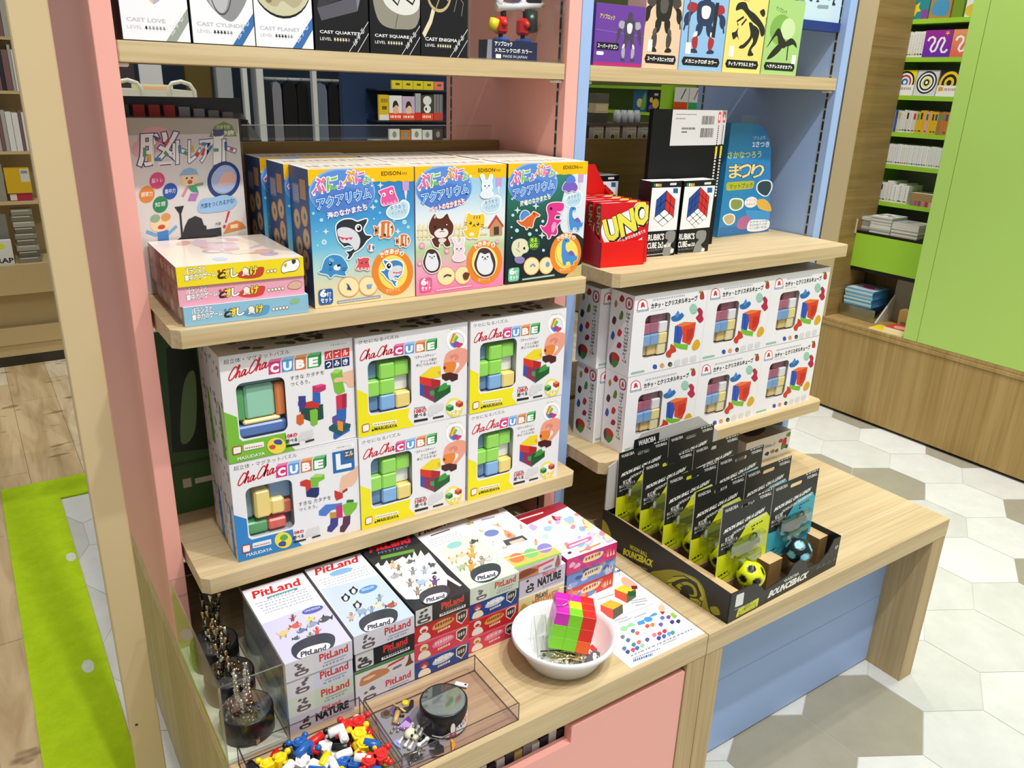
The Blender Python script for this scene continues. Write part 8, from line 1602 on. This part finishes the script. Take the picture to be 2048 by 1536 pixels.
for i, (x, w, c, nm_) in enumerate(((.60, .075, '#20242a', 'charcoal'), (.68, .06, '#8a8a94', 'grey printed'), (.75, .09, '#0e0f12', 'black'), (.845, .075, '#0b0c0e', 'black'), (.965, .085, '#6f7a90', 'slate blue'), (1.06, .07, '#0c0d10', 'black'), (1.135, .06, '#0f1013', 'black'))): garment(x, w, .9, 1.50, c, '%s garment hanging on the far clothes rail' % nm_)
mb = MB().mat(PLAS); mb.tube([(.57, 4.59, 1.515), (1.23, 4.59, 1.515)], .010, '#b8bcbc', 8); tag(mb.build('clothes_rail'), 'thin metal rail the far clothes hang from', 'rail')
slab('navy_panel', 1.45, 2.3, 4.3, 4.34, 0, 2.4, '#1b3050', 'navy wall panel right of the clothes rail', 'panel'); slab('white_notice', -.10, .03, 4.60, 4.61, 1.33, 1.6, '#e6e8ec', 'white paper notice seen above the trolley', 'notice', CARD); slab('dark_cabinet', -.55, -.12, 4.62, 5.0, 0, 1.62, '#4a3f44', 'dark brown cabinet behind the trolley', 'cabinet')
# ================================================================== wooden rack far on the left
t = thing('display_rack', 'wooden display rack with tiers of small goods far behind the beige post', 'rack', (-1.3, 4.0, 0))
WB = paint('light_maple', '#c2ab7c', .5)
def wbx(nm, *b): mb = MB().mat(WB); mb.box(*b, '#fff'); mb.build(nm, None, t)
wbx('shelf_lip', -.4, .75, 0, .03, .405, .56); wbx('drawer_front', -.4, .75, .10, .13, .20, .404); wbx('base_rail', -.4, .75, .05, .09, .12, .215); wbx('plinth', -.4, .75, .06, .1, .055, .118); wbx('back_panel', -.4, .75, .42, .46, 0, 1.9); wbx('shelf', -.4, .75, .031, .42, .53, .556); wbx('shelf', -.4, .75, .18, .42, .845, .86); wbx('shelf', -.4, .75, .22, .42, 1.10, 1.115); wbx('shelf', -.4, .75, .24, .42, 1.40, 1.415); wbx('shelf', -.4, .75, .26, .42, 1.66, 1.675)
mb = MB().mat(PLAS); mb.box(-.4, .75, .061, .1, 0, .054, '#2a241c'); mb.box(.31, .43, .099, .10, .385, .404, '#1d1712'); mb.build('toe_strip', None, t)
LP = [('#8d8878', 'clear-wrapped'), ('#6a6a5a', 'dark olive'), ('#a8a290', 'beige'), ('#77705e', 'taupe')]
for k in range(9):
    mb = MB().mat(GLOSS); c, n_ = LP[k % 4]; mb.box(-.905 + .006 * k % .01, -.80, 4.06 + .012 * k, 4.16 + .012 * k, .5565 + k * .0295, .584 + k * .0295, c, cols={'f': c}); mb.box(-.895, -.815, 4.0595 + .012 * k, 4.06 + .012 * k, .578 + k * .0295, .582 + k * .0295, '#d9d6c8'); tag(mb.build('wrapped_case'), '%s case in the pile on the left wooden rack' % n_, 'case', '%s cases piled on the left rack' % n_)
def lbox(x0, x1, y, z0, z1, c, l, art=None, nm='boxed_goods'):
    mb = MB().mat(CARD); w = x1 - x0; mb.box(0, w, 0, .06, 0, z1 - z0, c); a = faces(mb, w, .06, z1 - z0)['f']
    if art: art(a)
    place(mb.build(nm), (x0, y, z0 + .0005), l, 'goods')
lbox(-1.06, -.925, 4.05, .556, .68, '#dcdcd6', 'white box lettered at its foot on the left wooden rack', lambda a: (a.text('STRAP', (.05, .08), (.97, .08), (.05, .28), '#26262a', bold=.03), a.ell('#d8e02a', .62, .78, .16, .12), a.blob('#5a5a58', [(.1, .5), (.3, .75), (.45, .6), (.3, .4)])))
lbox(-1.06, -.925, 4.13, .556, .80, '#77746a', 'grey wrapped pack standing behind the lettered white box'); lbox(-.885, -.782, 4.21, .86, .90, '#a82a44', 'crimson pack under the yellow one on the left rack', lambda a: a.rect('#d8d2c4', 0, .1, .3, .9)); lbox(-.893, -.778, 4.205, .901, 1.03, '#d0a81a', 'mustard yellow pack on the left wooden rack', lambda a: (a.rect('#cfccc2', .62, .45, .97, .97), a.rect('#8a8a8a', .66, .78, .92, .9))); lbox(-1.08, -.90, 4.21, .86, 1.05, '#8f8b7c', 'dull beige wrapped goods left of the mustard pack')
for r_, (z, yb) in enumerate(((1.115, 4.23), (1.415, 4.25), (1.675, 4.27))):
    x = -1.10
    while x < -.72:
        w = rb.uniform(.014, .03); c, n_ = rb.choice([('#d9d8d2', 'white'), ('#2a2a30', 'black'), ('#a8a69c', 'grey'), ('#7a5a5a', 'maroon')]); mb = MB().mat(CARD); mb.box(0, w - .002, 0, .1, 0, rb.uniform(.19, .235), c); place(mb.build('slim_case'), (x, yb, z + .0005), '%s slim case standing on the %s tier of the left rack' % (n_, ('third', 'fourth', 'fifth')[r_]), 'case', '%s slim cases on the left rack tiers' % n_); x += w
bpy.data.objects.remove(_tob)
